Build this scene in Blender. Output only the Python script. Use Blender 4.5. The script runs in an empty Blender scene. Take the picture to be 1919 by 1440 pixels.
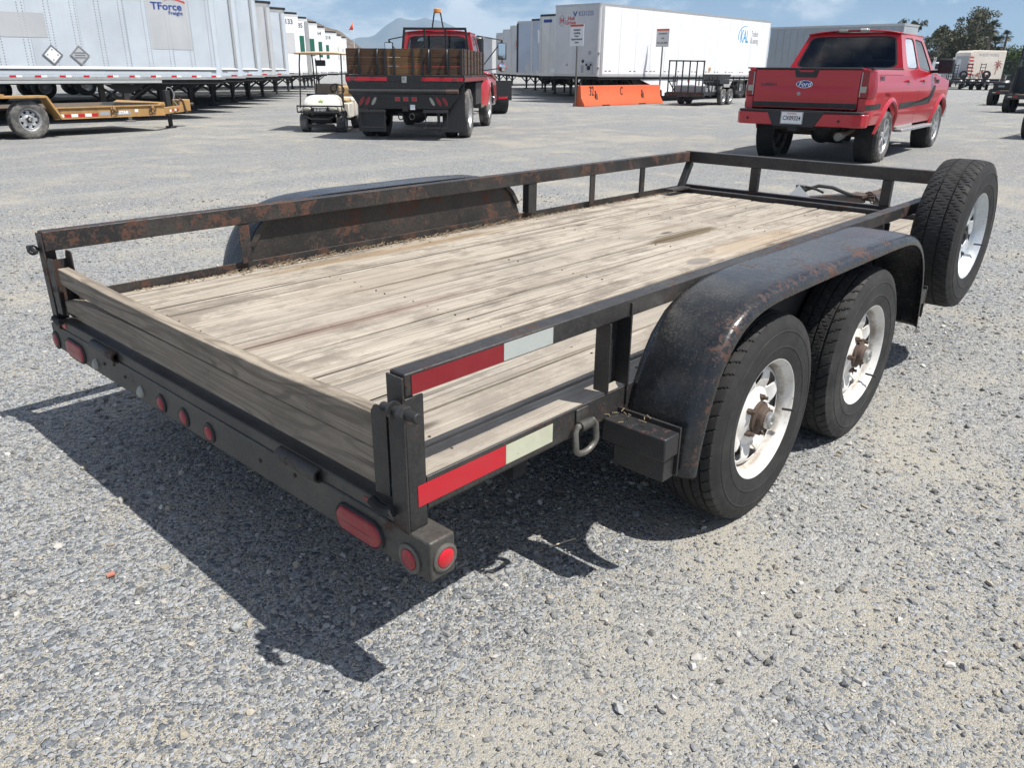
import bpy, bmesh, math, random
import numpy as np
from mathutils import Vector, Matrix
random.seed(7)
rng = np.random.default_rng(11)
S = bpy.context.scene
COL = S.collection
R = math.radians
PI = math.pi

# ------------------------------------------------------------------ camera
CAMLOC = Vector((-0.8493, -1.1235, 1.3611))
def make_camera():
    f, pitch, roll, yaw = 1456.127, 0.3837, 0.0086, 0.7472
    fw = Vector((math.cos(pitch)*math.cos(yaw), math.cos(pitch)*math.sin(yaw), -math.sin(pitch)))
    rt = fw.cross(Vector((0, 0, 1))).normalized()
    up = rt.cross(fw)
    c, s = math.cos(roll), math.sin(roll)
    r2 = c*rt + s*up
    u2 = -s*rt + c*up
    m = Matrix((r2, u2, -fw)).transposed().to_4x4()
    m.translation = CAMLOC
    cd = bpy.data.cameras.new('camera')
    cd.sensor_fit = 'HORIZONTAL'
    cd.sensor_width = 36.0
    cd.lens = 36.0*f/1919.0
    cd.clip_start = 0.05
    cd.clip_end = 40000
    o = bpy.data.objects.new('camera', cd)
    o.matrix_world = m
    COL.objects.link(o)
    S.camera = o
make_camera()
S.view_settings.view_transform = 'Standard'
S.view_settings.look = 'None'
S.view_settings.gamma = 1
S.view_settings.use_curve_mapping = False
S.view_settings.exposure = 0.50
S.cycles.max_bounces = 6
S.cycles.transparent_max_bounces = 8
S.cycles.use_denoising = True
S.cycles.volume_bounces = 0

# ------------------------------------------------------------------ sky and sun
SUN = Vector((0.2, -0.52, 1.0)).normalized()          # towards the sun
w = bpy.data.worlds.new('World')
S.world = w
w.use_nodes = True
def world():
    nt = w.node_tree
    nt.nodes.clear()
    L = nt.links.new
    out = nt.nodes.new('ShaderNodeOutputWorld')
    bg = nt.nodes.new('ShaderNodeBackground')
    bg.inputs['Strength'].default_value = 0.05
    sky = nt.nodes.new('ShaderNodeTexSky')
    sky.sky_type = 'NISHITA'
    sky.sun_disc = False
    sky.sun_elevation = math.asin(SUN.z)
    sky.sun_rotation = math.atan2(SUN.x, SUN.y)
    sky.altitude = 1200
    sky.air_density = 1.0
    sky.dust_density = 0.15
    sky.ozone_density = 4.5
    tc = nt.nodes.new('ShaderNodeTexCoord')
    # flat cloud deck: divide by elevation so that clouds pile up towards the horizon
    sep = nt.nodes.new('ShaderNodeSeparateXYZ')
    L(tc.outputs['Generated'], sep.inputs[0])
    def M(op, a, b=None, c=None):
        n = nt.nodes.new('ShaderNodeMath')
        n.operation = op
        for i, v in enumerate((a, b, c)):
            if v is None: continue
            if isinstance(v, (int, float)): n.inputs[i].default_value = v
            else: L(v, n.inputs[i])
        return n.outputs[0]
    z = M('MAXIMUM', sep.outputs['Z'], 0.0)
    az = M('ARCTAN2', sep.outputs['Y'], sep.outputs['X'])
    el = M('ARCSINE', z)
    v = nt.nodes.new('ShaderNodeCombineXYZ')
    L(M('MULTIPLY', az, 20.0), v.inputs[0])
    L(M('MULTIPLY', M('POWER', el, 0.8), 38.0), v.inputs[1])
    v.inputs[2].default_value = 3.7
    n1 = nt.nodes.new('ShaderNodeTexNoise')
    L(v.outputs[0], n1.inputs['Vector'])
    n1.inputs['Scale'].default_value = 0.42
    n1.inputs['Detail'].default_value = 9
    n1.inputs['Roughness'].default_value = 0.62
    n1.inputs['Distortion'].default_value = 0.25
    n2 = nt.nodes.new('ShaderNodeTexNoise')
    L(v.outputs[0], n2.inputs['Vector'])
    n2.inputs['Scale'].default_value = 0.13
    n2.inputs['Detail'].default_value = 2
    s = M('ADD', M('MULTIPLY', n1.outputs['Fac'], 0.65), M('MULTIPLY', n2.outputs['Fac'], 0.5))
    mr = nt.nodes.new('ShaderNodeMapRange')
    mr.interpolation_type = 'SMOOTHSTEP'
    L(s, mr.inputs['Value'])
    mr.inputs['From Min'].default_value = 0.535
    mr.inputs['From Max'].default_value = 0.655
    mr.inputs['To Max'].default_value = 0.9
    # cloud colour: white tops, slightly grey thick parts
    mx = nt.nodes.new('ShaderNodeMix')
    mx.data_type = 'RGBA'
    L(mr.outputs[0], mx.inputs[0])
    tint = nt.nodes.new('ShaderNodeMix')
    tint.data_type = 'RGBA'
    tint.blend_type = 'MULTIPLY'
    tint.inputs[0].default_value = 1.0
    L(sky.outputs[0], tint.inputs[6])
    tint.inputs[7].default_value = (0.98, 1.03, 1.25, 1)
    L(tint.outputs[2], mx.inputs[6])
    mx.inputs[7].default_value = (16.5, 16.6, 16.8, 1)
    L(mx.outputs[2], bg.inputs['Color'])
    L(bg.outputs[0], out.inputs['Surface'])
world()
ld = bpy.data.lights.new('sun', 'SUN')
ld.energy = 5.0
ld.angle = R(0.53)
ld.color = (1.0, 0.955, 0.89)
so = bpy.data.objects.new('sun', ld)
so.rotation_euler = SUN.to_track_quat('Z', 'Y').to_euler()
so.location = (0, 0, 50)
COL.objects.link(so)

# ------------------------------------------------------------------ mesh helper
class MB:
    def __init__(s):
        s.v = []
        s.f = []
    def add(s, vs, fs, m=None):
        b = len(s.v)
        for p in vs:
            p = Vector(p)
            s.v.append(tuple(m @ p) if m else tuple(p))
        for f in fs:
            s.f.append(tuple(i+b for i in f))
        return s
    def box(s, x0, x1, y0, y1, z0, z1, m=None):
        vs = [(x, y, z) for z in (z0, z1) for y in (y0, y1) for x in (x0, x1)]
        fs = [(0, 2, 3, 1), (4, 5, 7, 6), (0, 1, 5, 4), (2, 6, 7, 3), (0, 4, 6, 2), (1, 3, 7, 5)]
        return s.add(vs, fs, m)
    def bar(s, p, q, wd, ht, up=(0, 0, 1)):
        p, q = Vector(p), Vector(q)
        d = (q-p).normalized()
        up = Vector(up)
        if abs(d.dot(up)) > 0.98: up = Vector((1, 0, 0))
        sd = d.cross(up).normalized()
        u = sd.cross(d)
        vs = []
        for c in (p, q):
            for a, b in ((-1, -1), (1, -1), (1, 1), (-1, 1)):
                vs.append(c + sd*(a*wd/2) + u*(b*ht/2))
        fs = [(0, 1, 2, 3), (7, 6, 5, 4), (0, 4, 5, 1), (1, 5, 6, 2), (2, 6, 7, 3), (3, 7, 4, 0)]
        return s.add(vs, fs)
    def cyl(s, p, q, r, r2=None, n=16, cap=True):
        p, q = Vector(p), Vector(q)
        if r2 is None: r2 = r
        d = (q-p).normalized()
        a = Vector((0, 0, 1)) if abs(d.z) < 0.9 else Vector((1, 0, 0))
        u = d.cross(a).normalized()
        v = d.cross(u)
        vs, fs = [], []
        for c, rr in ((p, r), (q, r2)):
            for i in range(n):
                t = 2*PI*i/n
                vs.append(c + u*(rr*math.cos(t)) + v*(rr*math.sin(t)))
        for i in range(n):
            j = (i+1) % n
            fs.append((i, j, n+j, n+i))
        if cap:
            fs.append(tuple(range(n-1, -1, -1)))
            fs.append(tuple(range(n, 2*n)))
        return s.add(vs, fs)
    def tube(s, pts, r, n=8, closed=False):
        pts = [Vector(p) for p in pts]
        N = len(pts)
        vs, fs = [], []
        prev = None
        for i, p in enumerate(pts):
            a = pts[i-1] if (i > 0 or closed) else p
            b = pts[(i+1) % N] if (i < N-1 or closed) else p
            d = (b-a).normalized()
            if prev is None:
                k = Vector((0, 0, 1)) if abs(d.z) < 0.9 else Vector((1, 0, 0))
                u = d.cross(k).normalized()
            else:
                u = (prev - d*prev.dot(d)).normalized()
            prev = u
            v = d.cross(u)
            for j in range(n):
                t = 2*PI*j/n
                vs.append(p + u*(r*math.cos(t)) + v*(r*math.sin(t)))
        rng_ = N if closed else N-1
        for i in range(rng_):
            for j in range(n):
                k = (j+1) % n
                i2 = (i+1) % N
                fs.append((i*n+j, i*n+k, i2*n+k, i2*n+j))
        if not closed:
            fs.append(tuple(range(n-1, -1, -1)))
            fs.append(tuple(range((N-1)*n, N*n)))
        return s.add(vs, fs)
    def lathe(s, prof, c, n=48, axis='y', close=False):
        """prof: (radius, offset along axis); axis y = wheels, z = upright"""
        vs, fs = [], []
        m = len(prof)
        for i in range(n):
            t = 2*PI*i/n
            for r, a in prof:
                if axis == 'y': vs.append((c[0]+r*math.cos(t), c[1]+a, c[2]+r*math.sin(t)))
                elif axis == 'x': vs.append((c[0]+a, c[1]+r*math.cos(t), c[2]+r*math.sin(t)))
                else: vs.append((c[0]+r*math.cos(t), c[1]+r*math.sin(t), c[2]+a))
        for i in range(n):
            k = (i+1) % n
            for j in range(m-1 if not close else m):
                l = (j+1) % m
                fs.append((i*m+j, i*m+l, k*m+l, k*m+j))
        return s.add(vs, fs)
    def prism(s, poly, axis, a0, a1, m=None):
        """poly 2-D outline; axis x: (y,z), y: (x,z), z: (x,y)"""
        n = len(poly)
        vs = []
        for a in (a0, a1):
            for p, q in poly:
                vs.append({'x': (a, p, q), 'y': (p, a, q), 'z': (p, q, a)}[axis])
        fs = [tuple(range(n-1, -1, -1)), tuple(range(n, 2*n))]
        for i in range(n):
            j = (i+1) % n
            fs.append((i, j, n+j, n+i))
        return s.add(vs, fs, m)
    def grid(s, rows, closed=False):
        m = len(rows[0])
        vs = [p for r in rows for p in r]
        fs = []
        for i in range(len(rows)-1):
            for j in range(m if closed else m-1):
                k = (j+1) % m
                fs.append((i*m+j, i*m+k, (i+1)*m+k, (i+1)*m+j))
        return s.add(vs, fs)
    def ball(s, c, rx, ry=None, rz=None, n=12):
        ry = ry or rx
        rz = rz or rx
        rows = []
        h = n//2+1
        for i in range(h+1):
            ph = PI*i/h
            rows.append([(c[0]+rx*math.sin(ph)*math.cos(2*PI*j/n), c[1]+ry*math.sin(ph)*math.sin(2*PI*j/n), c[2]+rz*math.cos(ph)) for j in range(n)])
        return s.grid(rows, True)
    def build(s, name, mat, parent=None, bev=0, smooth=35, solid=0, label=None, weld=False, kind=None, seg=2):
        me = bpy.data.meshes.new(name)
        me.from_pydata(s.v, [], s.f)
        bm = bmesh.new()
        bm.from_mesh(me)
        if weld: bmesh.ops.remove_doubles(bm, verts=bm.verts, dist=0.0004)
        bmesh.ops.recalc_face_normals(bm, faces=bm.faces)
        bm.to_mesh(me)
        bm.free()
        if smooth is not None:
            me.polygons.foreach_set('use_smooth', [True]*len(me.polygons))
            me.set_sharp_from_angle(angle=R(smooth))
        me.materials.append(mat)
        o = bpy.data.objects.new(name, me)
        COL.objects.link(o)
        if parent: o.parent = parent
        if solid:
            md = o.modifiers.new('solid', 'SOLIDIFY')
            md.thickness = solid
            md.offset = 0
        if bev:
            md = o.modifiers.new('bevel', 'BEVEL')
            md.width = bev
            md.segments = seg
            md.limit_method = 'ANGLE'
            md.angle_limit = R(40)
        if label: o['label'] = label
        if kind: o['kind'] = kind
        return o

def tag(o, label=None, cat=None, group=None, kind=None):
    if label: o['label'] = label
    if cat: o['category'] = cat
    if group: o['group'] = group
    if kind: o['kind'] = kind
    return o
def thing(name, label, cat, loc=(0, 0, 0), rz=0, group=None, scale=1):
    o = bpy.data.objects.new(name, None)
    o.empty_display_size = 0.2
    COL.objects.link(o)
    o.location = loc
    o.rotation_euler = (0, 0, R(rz))
    o.scale = (scale,)*3
    return tag(o, label, cat, group)
def copy_tree(o, parent=None):
    c = o.copy()
    COL.objects.link(c)
    c.parent = parent
    for ch in list(o.children):
        copy_tree(ch, c)
    return c
def text(body, size, loc, rot, mat, parent, name='lettering', sx=1, shear=0, bold=0, align='CENTER', depth=0.002, spacing=1):
    cu = bpy.data.curves.new(name, 'FONT')
    cu.body = body
    cu.size = size
    cu.align_x = align
    cu.align_y = 'CENTER'
    cu.extrude = depth
    cu.shear = shear
    cu.offset = bold
    cu.space_character = spacing
    cu.resolution_u = 3
    cu.materials.append(mat)
    tmp = bpy.data.objects.new(name, cu)
    COL.objects.link(tmp)
    me = bpy.data.meshes.new_from_object(tmp)
    me.name = name
    bpy.data.objects.remove(tmp)
    bpy.data.curves.remove(cu)
    if not me.materials: me.materials.append(mat)
    o = bpy.data.objects.new(name, me)
    COL.objects.link(o)
    o.location = loc
    o.rotation_euler = rot
    o.scale = (sx, 1, 1)
    o.parent = parent
    return o
RY = (R(90), 0, 0)              # text reading on a face that looks towards -y
RX = (R(90), 0, R(-90))         # text reading on a face that looks towards -x

# ------------------------------------------------------------------ materials
class NT:
    def __init__(s, name):
        s.m = bpy.data.materials.new(name)
        s.m.use_nodes = True
        s.t = s.m.node_tree
        s.b = s.t.nodes['Principled BSDF']
        s.out = s.t.nodes['Material Output']
        s._c = None
    def node(s, t, **k):
        n = s.t.nodes.new('ShaderNode'+t)
        for a, b in k.items(): setattr(n, a, b)
        return n
    def put(s, sock, v):
        if isinstance(v, bpy.types.NodeSocket): s.t.links.new(v, sock)
        elif isinstance(v, (tuple, list)) and len(v) == 3 and sock.type == 'RGBA': sock.default_value = (*v, 1)
        else: sock.default_value = v
    def coord(s, scale=(1, 1, 1), rnd=False, kind='Object'):
        tc = s.node('TexCoord').outputs[kind]
        if kind == 'World': tc = s.node('NewGeometry').outputs['Position']
        mp = s.node('Mapping')
        s.put(mp.inputs['Vector'], tc)
        mp.inputs['Scale'].default_value = scale
        if rnd:
            oi = s.node('ObjectInfo')
            vm = s.node('VectorMath', operation='MULTIPLY')
            s.put(vm.inputs[0], oi.outputs['Random'])
            vm.inputs[1].default_value = (37.0, 91.0, 53.0)
            s.put(mp.inputs['Location'], vm.outputs[0])
        return mp.outputs[0]
    def wcoord(s, scale=(1, 1, 1)):
        mp = s.node('Mapping')
        s.put(mp.inputs['Vector'], s.node('NewGeometry').outputs['Position'])
        mp.inputs['Scale'].default_value = scale
        return mp.outputs[0]
    def noise(s, vec, scale, detail=4, rough=0.55, dist=0):
        n = s.node('TexNoise')
        s.put(n.inputs['Vector'], vec)
        n.inputs['Scale'].default_value = scale
        n.inputs['Detail'].default_value = detail
        n.inputs['Roughness'].default_value = rough
        n.inputs['Distortion'].default_value = dist
        return n.outputs['Fac']
    def vor(s, vec, scale, feat='F1', out='Distance', rnd=1):
        n = s.node('TexVoronoi', feature=feat)
        s.put(n.inputs['Vector'], vec)
        n.inputs['Scale'].default_value = scale
        n.inputs['Randomness'].default_value = rnd
        return n.outputs[out]
    def ramp(s, fac, a, b, lo=0.0, hi=1.0):
        n = s.node('MapRange', interpolation_type='SMOOTHSTEP')
        s.put(n.inputs['Value'], fac)
        n.inputs['From Min'].default_value = a
        n.inputs['From Max'].default_value = b
        n.inputs['To Min'].default_value = lo
        n.inputs['To Max'].default_value = hi
        return n.outputs[0]
    def mix(s, f, a, b, mode='MIX'):
        n = s.node('Mix', data_type='RGBA', blend_type=mode)
        s.put(n.inputs[0], f)
        s.put(n.inputs[6], a)
        s.put(n.inputs[7], b)
        return n.outputs[2]
    def math(s, op, a, b=0.0):
        n = s.node('Math', operation=op)
        s.put(n.inputs[0], a)
        s.put(n.inputs[1], b)
        return n.outputs[0]
    def sep(s, vec):
        n = s.node('SeparateXYZ')
        s.put(n.inputs[0], vec)
        return n.outputs
    def bump(s, h, strength=0.5, dist=0.01, prev=None):
        n = s.node('Bump')
        s.put(n.inputs['Height'], h)
        n.inputs['Strength'].default_value = strength
        n.inputs['Distance'].default_value = dist
        if prev: s.put(n.inputs['Normal'], prev)
        return n.outputs[0]
    def set(s, **k):
        for a, v in k.items():
            s.put(s.b.inputs[{'col': 'Base Color', 'rough': 'Roughness', 'metal': 'Metallic', 'normal': 'Normal', 'spec': 'Specular IOR Level',
                              'coat': 'Coat Weight', 'coatr': 'Coat Roughness', 'trans': 'Transmission Weight', 'emit': 'Emission Color', 'emits': 'Emission Strength', 'alpha': 'Alpha'}[a]], v)
        return s.m

def simple(name, col, rough=0.5, metal=0, var=0.15, scale=6, bump=0, bscale=60, coat=0, rnd=True):
    n = NT(name)
    c = n.coord(rnd=rnd)
    f = n.noise(c, scale, 5, 0.6)
    lo = tuple(x*(1-var) for x in col)
    hi = tuple(min(1, x*(1+var)) for x in col)
    n.set(col=n.mix(f, lo, hi), rough=n.ramp(n.noise(c, scale*2.7, 3), 0.3, 0.7, max(0.02, rough-0.08), min(1, rough+0.1)), metal=metal, coat=coat)
    if bump: n.set(normal=n.bump(n.noise(c, bscale, 4), bump, 0.004))
    return n.m

def steel(name, rust=0.5, base=(0.016, 0.017, 0.019), dust=0.3, rough=0.42, rustc=((0.085, 0.035, 0.022), (0.045, 0.022, 0.016))):
    """black painted steel with rust bloom, dust and scratches"""
    n = NT(name)
    c = n.coord(rnd=True)
    a = n.noise(c, 5.5, 9, 0.68, 0.3)
    b = n.noise(c, 38, 5, 0.7)
    b2 = n.noise(c, 120, 4, 0.75)
    f = n.math('ADD', n.math('MULTIPLY', a, 0.50), n.math('ADD', n.math('MULTIPLY', b, 0.28), n.math('MULTIPLY', b2, 0.22)))
    rm = n.ramp(f, 0.60-0.14*rust, 0.64-0.12*rust)
    rc = n.mix(n.noise(c, 22, 5, 0.7), rustc[0], rustc[1])
    dm = n.ramp(n.math('ADD', n.math('MULTIPLY', n.noise(c, 3.1, 8, 0.72), 0.6), n.math('MULTIPLY', b2, 0.4)), 0.40, 0.66, 0, dust)
    p = n.mix(dm, base, (0.13, 0.118, 0.10))
    sc = n.ramp(n.noise(n.coord((3, 60, 60), rnd=True), 2.5, 6, 0.75), 0.63, 0.72, 0, 0.35)
    p = n.mix(sc, p, (0.15, 0.145, 0.135))
    n.set(col=n.mix(rm, p, rc), rough=n.mix(rm, (rough,)*3, (0.88,)*3),
          normal=n.bump(n.math('ADD', n.math('MULTIPLY', b, 0.6), n.math('MULTIPLY', rm, 0.8)), 0.35, 0.002))
    return n.m

M = {}
M['steel'] = steel('black_steel', 0.30, dust=0.30)
M['steel_rusty'] = steel('rusty_black_steel', 0.66, base=(0.014, 0.014, 0.015), dust=0.32, rough=0.46, rustc=((0.120, 0.054, 0.034), (0.048, 0.027, 0.020)))
M['steel_mid'] = steel('worn_black_steel', 0.55, base=(0.017, 0.017, 0.018), dust=0.35, rough=0.46, rustc=((0.075, 0.034, 0.022), (0.035, 0.022, 0.017)))
M['steel_dusty'] = steel('dusty_bumper_steel', 0.22, base=(0.030, 0.031, 0.030), dust=0.6, rough=0.5)
M['rust'] = simple('rust', (0.16, 0.075, 0.04), 0.85, 0, 0.45, 30, 0.4, 200)
M['rusty_iron'] = simple('rusty_iron', (0.10, 0.07, 0.055), 0.7, 0.3, 0.5, 18, 0.4, 120)
M['zinc'] = simple('zinc', (0.42, 0.42, 0.40), 0.42, 0.8, 0.25, 20, 0.2, 90)
M['chrome'] = simple('chrome', (0.62, 0.62, 0.63), 0.18, 1, 0.1)
M['black'] = simple('black_plastic', (0.018, 0.018, 0.02), 0.5, 0, 0.25, 9, 0.15, 150)
M['blackgloss'] = simple('gloss_black', (0.012, 0.012, 0.014), 0.18, 0, 0.1)
M['dark'] = simple('dark_underbody', (0.016, 0.016, 0.017), 0.8, 0, 0.4, 5)
M['darkmetal'] = simple('dark_metal', (0.035, 0.035, 0.036), 0.6, 0.3, 0.4, 7, 0.2, 60)
M['white'] = simple('white_paint', (0.74, 0.75, 0.75), 0.4, 0, 0.05, 3)
M['rednew'] = simple('red_plastic', (0.22, 0.004, 0.008), 0.12, 0, 0.15, 20, coat=0.4)
M['amber'] = simple('amber_plastic', (0.62, 0.24, 0.03), 0.25, 0, 0.1, 8)
M['blue'] = simple('blue_print', (0.02, 0.05, 0.24), 0.5, 0, 0.05)
M['skyblue'] = simple('light_blue_print', (0.03, 0.30, 0.58), 0.5, 0, 0.05)
M['redprint'] = simple('red_print', (0.50, 0.03, 0.035), 0.5, 0, 0.06)
M['greyprint'] = simple('grey_print', (0.30, 0.31, 0.32), 0.55, 0, 0.06)
M['darkprint'] = simple('dark_print', (0.05, 0.055, 0.07), 0.55, 0, 0.06)
M['whiteprint'] = simple('white_print', (0.78, 0.79, 0.80), 0.5, 0, 0.04)
M['blackprint'] = simple('black_print', (0.025, 0.024, 0.024), 0.6, 0, 0.2)
M['orangeprint'] = simple('orange_print', (0.55, 0.09, 0.03), 0.5, 0, 0.06)
M['green'] = simple('green_tarp', (0.012, 0.11, 0.075), 0.6, 0, 0.15, 3)
M['silver'] = simple('silver_paint', (0.50, 0.51, 0.52), 0.33, 0.6, 0.12, 8)
M['alu'] = simple('worn_aluminium', (0.50, 0.50, 0.49), 0.42, 0.6, 0.15, 5)
M['grey'] = simple('grey_paint', (0.33, 0.34, 0.36), 0.5, 0, 0.1, 3)
M['straw'] = simple('straw', (0.20, 0.155, 0.10), 0.9, 0, 0.4, 60)

def lens_mat(name, col, rough=0.3, fade=0.3):
    n = NT(name)
    c = n.coord(rnd=True)
    cells = n.vor(c, 260, rnd=0.0)
    f = n.ramp(n.noise(c, 30, 5, 0.7), 0.4, 0.7, 0, fade)
    n.set(col=n.mix(f, col, (0.35, 0.16, 0.15)), rough=rough, normal=n.bump(cells, 0.25, 0.002), spec=0.6)
    return n.m
M['lens'] = lens_mat('red_lens', (0.27, 0.008, 0.018), 0.32, 0.25)
M['lens_bright'] = lens_mat('bright_red_lens', (0.50, 0.010, 0.022), 0.2, 0.08)
M['lens_clear'] = lens_mat('clear_lens', (0.36, 0.36, 0.31), 0.2, 0.1)
def tape(name, col, dirt=0.3, dc=(0.2, 0.18, 0.15), rough=0.35):
    n = NT(name)
    c = n.coord(rnd=True)
    hexa = n.vor(c, 330, 'DISTANCE_TO_EDGE')
    f = n.ramp(n.noise(c, 16, 7, 0.72), 0.4, 0.75, 0, dirt)
    base = n.mix(n.ramp(hexa, 0.0, 0.08), tuple(x*0.8 for x in col), col)
    chip = n.ramp(n.noise(c, 45, 6, 0.7), 0.68, 0.72)
    n.set(col=n.mix(chip, n.mix(f, base, dc), (0.05, 0.045, 0.04)), rough=rough)
    return n.m
M['tape_red'] = tape('red_reflective_tape', (0.21, 0.010, 0.017), 0.25, (0.25, 0.05, 0.05))
M['tape_red_bright'] = tape('bright_red_reflective_tape', (0.48, 0.014, 0.026), 0.25, (0.30, 0.06, 0.06))
M['tape_white'] = tape('cream_reflective_tape', (0.52, 0.53, 0.40), 0.35, (0.34, 0.34, 0.24))
M['tape_grey'] = tape('grey_reflective_tape', (0.42, 0.45, 0.43), 0.3, (0.3, 0.32, 0.30))

def rubber(name, base=0.022, dust=0.25, dcol=(0.20, 0.18, 0.155)):
    n = NT(name)
    c = n.coord(rnd=True)
    f = n.ramp(n.noise(c, 7, 8, 0.7), 0.38, 0.78, 0, dust)
    n.set(col=n.mix(f, (base, base, base*1.02), dcol), rough=n.ramp(n.noise(c, 25), 0.3, 0.7, 0.62, 0.85), spec=0.35,
          normal=n.bump(n.noise(c, 300, 3), 0.25, 0.001))
    return n.m
M['rubber'] = rubber('tyre_rubber', 0.021, 0.16, (0.15, 0.145, 0.135))
M['rubber_worn'] = rubber('worn_tyre_rubber', 0.024, 0.26, (0.16, 0.155, 0.145))
M['rubber_dusty'] = rubber('dusty_tyre_rubber', 0.065, 0.9, (0.28, 0.26, 0.23))

def rim_white(name, dirt):
    n = NT(name)
    c = n.coord(rnd=True)
    d1 = n.ramp(n.noise(c, 9, 8, 0.72), 0.45, 0.70, 0, dirt)
    r1 = n.ramp(n.noise(c, 42, 7, 0.75), 0.62, 0.70, 0, dirt*1.3)
    col = n.mix(d1, (0.70, 0.69, 0.66), (0.36, 0.31, 0.24))
    col = n.mix(r1, col, (0.14, 0.07, 0.04))
    x, y, z = n.sep(n.node('TexCoord').outputs['Object'])
    rad = n.math('SQRT', n.math('ADD', n.math('MULTIPLY', x, x), n.math('MULTIPLY', z, z)))
    ring = n.math('ABSOLUTE', n.math('SUBTRACT', rad, 0.1765))
    rg = n.math('MULTIPLY', n.ramp(ring, 0.0005, 0.0045, 1, 0), n.ramp(n.noise(c, 14, 6, 0.7), 0.35, 0.6, 0, dirt))
    col = n.mix(rg, col, (0.20, 0.15, 0.10))
    ring2 = n.ramp(rad, 0.2010, 0.2045)
    col = n.mix(n.math('MULTIPLY', ring2, n.ramp(n.noise(c, 25, 5), 0.45, 0.6, 0, dirt)), col, (0.13, 0.06, 0.035))
    n.set(col=col, rough=n.mix(d1, (0.38,)*3, (0.8,)*3))
    return n.m
M['rim_old'] = rim_white('old_white_rim', 0.75)
M['rim_new'] = simple('galvanised_rim', (0.58, 0.615, 0.64), 0.34, 0.45, 0.10, 30)

def wood(name, c1, c2, dark, grain=1.0, dirt=0.5, axis=0, ring=0, stain=False, rough=0.85, bump=0.6):
    """weathered boards; grain runs along axis"""
    n = NT(name)
    sc = [9.0, 9.0, 9.0]
    sc[axis] = 1.3
    c = n.coord(tuple(sc), rnd=True)
    sc2 = [95.0, 95.0, 95.0]
    sc2[axis] = 0.9
    cf = n.coord(tuple(sc2), rnd=True)
    a = n.noise(c, 2.2, 8, 0.70, 0.25)
    sc3 = [7.0, 7.0, 7.0]
    sc3[axis] = 0.8 if ring else 0.3
    lowf = n.noise(n.coord(tuple(sc3), rnd=True), 0.9, 2, 0.5, 0.2)
    rings = n.math('SINE', n.math('MULTIPLY', lowf, 95.0 if ring else 48.0))
    b = n.noise(cf, 1.0, 6, 0.7, 0.2)
    sc4 = [4.5, 4.5, 4.5]
    sc4[axis] = 2.6
    big = n.noise(n.coord(tuple(sc4), rnd=True), 1.5, 10, 0.74)
    col = n.mix(n.ramp(b, 0.33, 0.68), c1, c2)
    col = n.mix(n.ramp(rings, 0.35, 1.0, 0, 0.62 if ring else 0.20), col, tuple(x*0.55 for x in c2))
    col = n.mix(n.ramp(a, 0.50, 0.70, 0, 0.35), col, tuple(x*0.62 for x in c2))
    crack = n.ramp(n.noise(cf, 0.42, 3, 0.5, 0.3), 0.62, 0.66)
    col = n.mix(n.math('MULTIPLY', crack, 0.8), col, dark)
    col = n.mix(n.ramp(big, 0.46, 0.62, 0, dirt), col, tuple(x*0.45+y*0.55 for x, y in zip(c2, dark)))
    # each board its own tone
    oi = n.node('ObjectInfo').outputs['Random']
    col = n.mix(n.ramp(oi, 0, 1, 0.0, 0.50), col, tuple(x*0.62 for x in c1))
    # knots and nail heads
    k = n.node('TexVoronoi')
    n.put(k.inputs['Vector'], n.coord((1.6, 5.5, 5.5) if axis == 0 else (5.5, 1.6, 5.5), rnd=True))
    k.inputs['Scale'].default_value = 1.0
    col = n.mix(n.ramp(k.outputs['Distance'], 0.05, 0.13, 0.75, 0), col, dark)
    h = n.math('ADD', n.math('ADD', n.math('MULTIPLY', b, 1.0), n.math('MULTIPLY', rings, -0.18)), n.math('MULTIPLY', crack, -1.2))
    rg = rough
    if stain:
        wp = n.node('NewGeometry').outputs['Position']
        x, y, z = n.sep(wp)
        wob = n.math('MULTIPLY', n.math('SUBTRACT', n.noise(n.wcoord((6, 30, 1)), 1.0, 5, 0.7), 0.5), 1.0)
        def blob(cx, cy, rx, ry, e0=0.9, e1=1.15):
            dx = n.math('DIVIDE', n.math('SUBTRACT', x, cx), rx)
            dy = n.math('DIVIDE', n.math('SUBTRACT', y, cy), ry)
            d = n.math('SQRT', n.math('ADD', n.math('MULTIPLY', dx, dx), n.math('MULTIPLY', dy, dy)))
            return n.ramp(n.math('ADD', d, n.math('MULTIPLY', wob, 0.8)), e0, e1, 1, 0)
        for (cx, cy, rx, ry, colr, st) in STAINS:
            col = n.mix(n.math('MULTIPLY', blob(cx, cy, rx, ry, 0.75 if st > 0.7 else 0.2, 1.1), st), col, colr)
    n.set(col=col, rough=rg, spec=0.25, normal=n.bump(h, bump, 0.004))
    return n.m
STAINS = [(2.98, 1.12, 0.36, 0.055, (0.135, 0.105, 0.068), 0.93), (3.12, 1.30, 0.30, 0.05, (0.26, 0.21, 0.15), 0.7),
          (2.45, 0.72, 0.10, 0.05, (0.16, 0.155, 0.15), 0.75), (3.1, 0.75, 0.8, 0.14, (0.34, 0.25, 0.16), 0.5),
          (0.75, 1.12, 0.75, 0.06, (0.17, 0.11, 0.09), 0.6), (1.2, 1.5, 0.6, 0.25, (0.30, 0.25, 0.20), 0.45),
          (1.6, 1.95, 1.1, 0.08, (0.25, 0.17, 0.09), 0.6), (2.0, 0.55, 0.6, 0.12, (0.30, 0.25, 0.19), 0.5)]
M['deck'] = wood('weathered_deck_wood', (0.50, 0.452, 0.385), (0.255, 0.220, 0.178), (0.055, 0.042, 0.034), dirt=0.62, stain=True, bump=1.0)
M['lumber'] = wood('grey_weathered_lumber', (0.40, 0.345, 0.275), (0.19, 0.16, 0.128), (0.025, 0.021, 0.018), axis=1, dirt=0.45, bump=1.0, ring=1)
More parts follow.
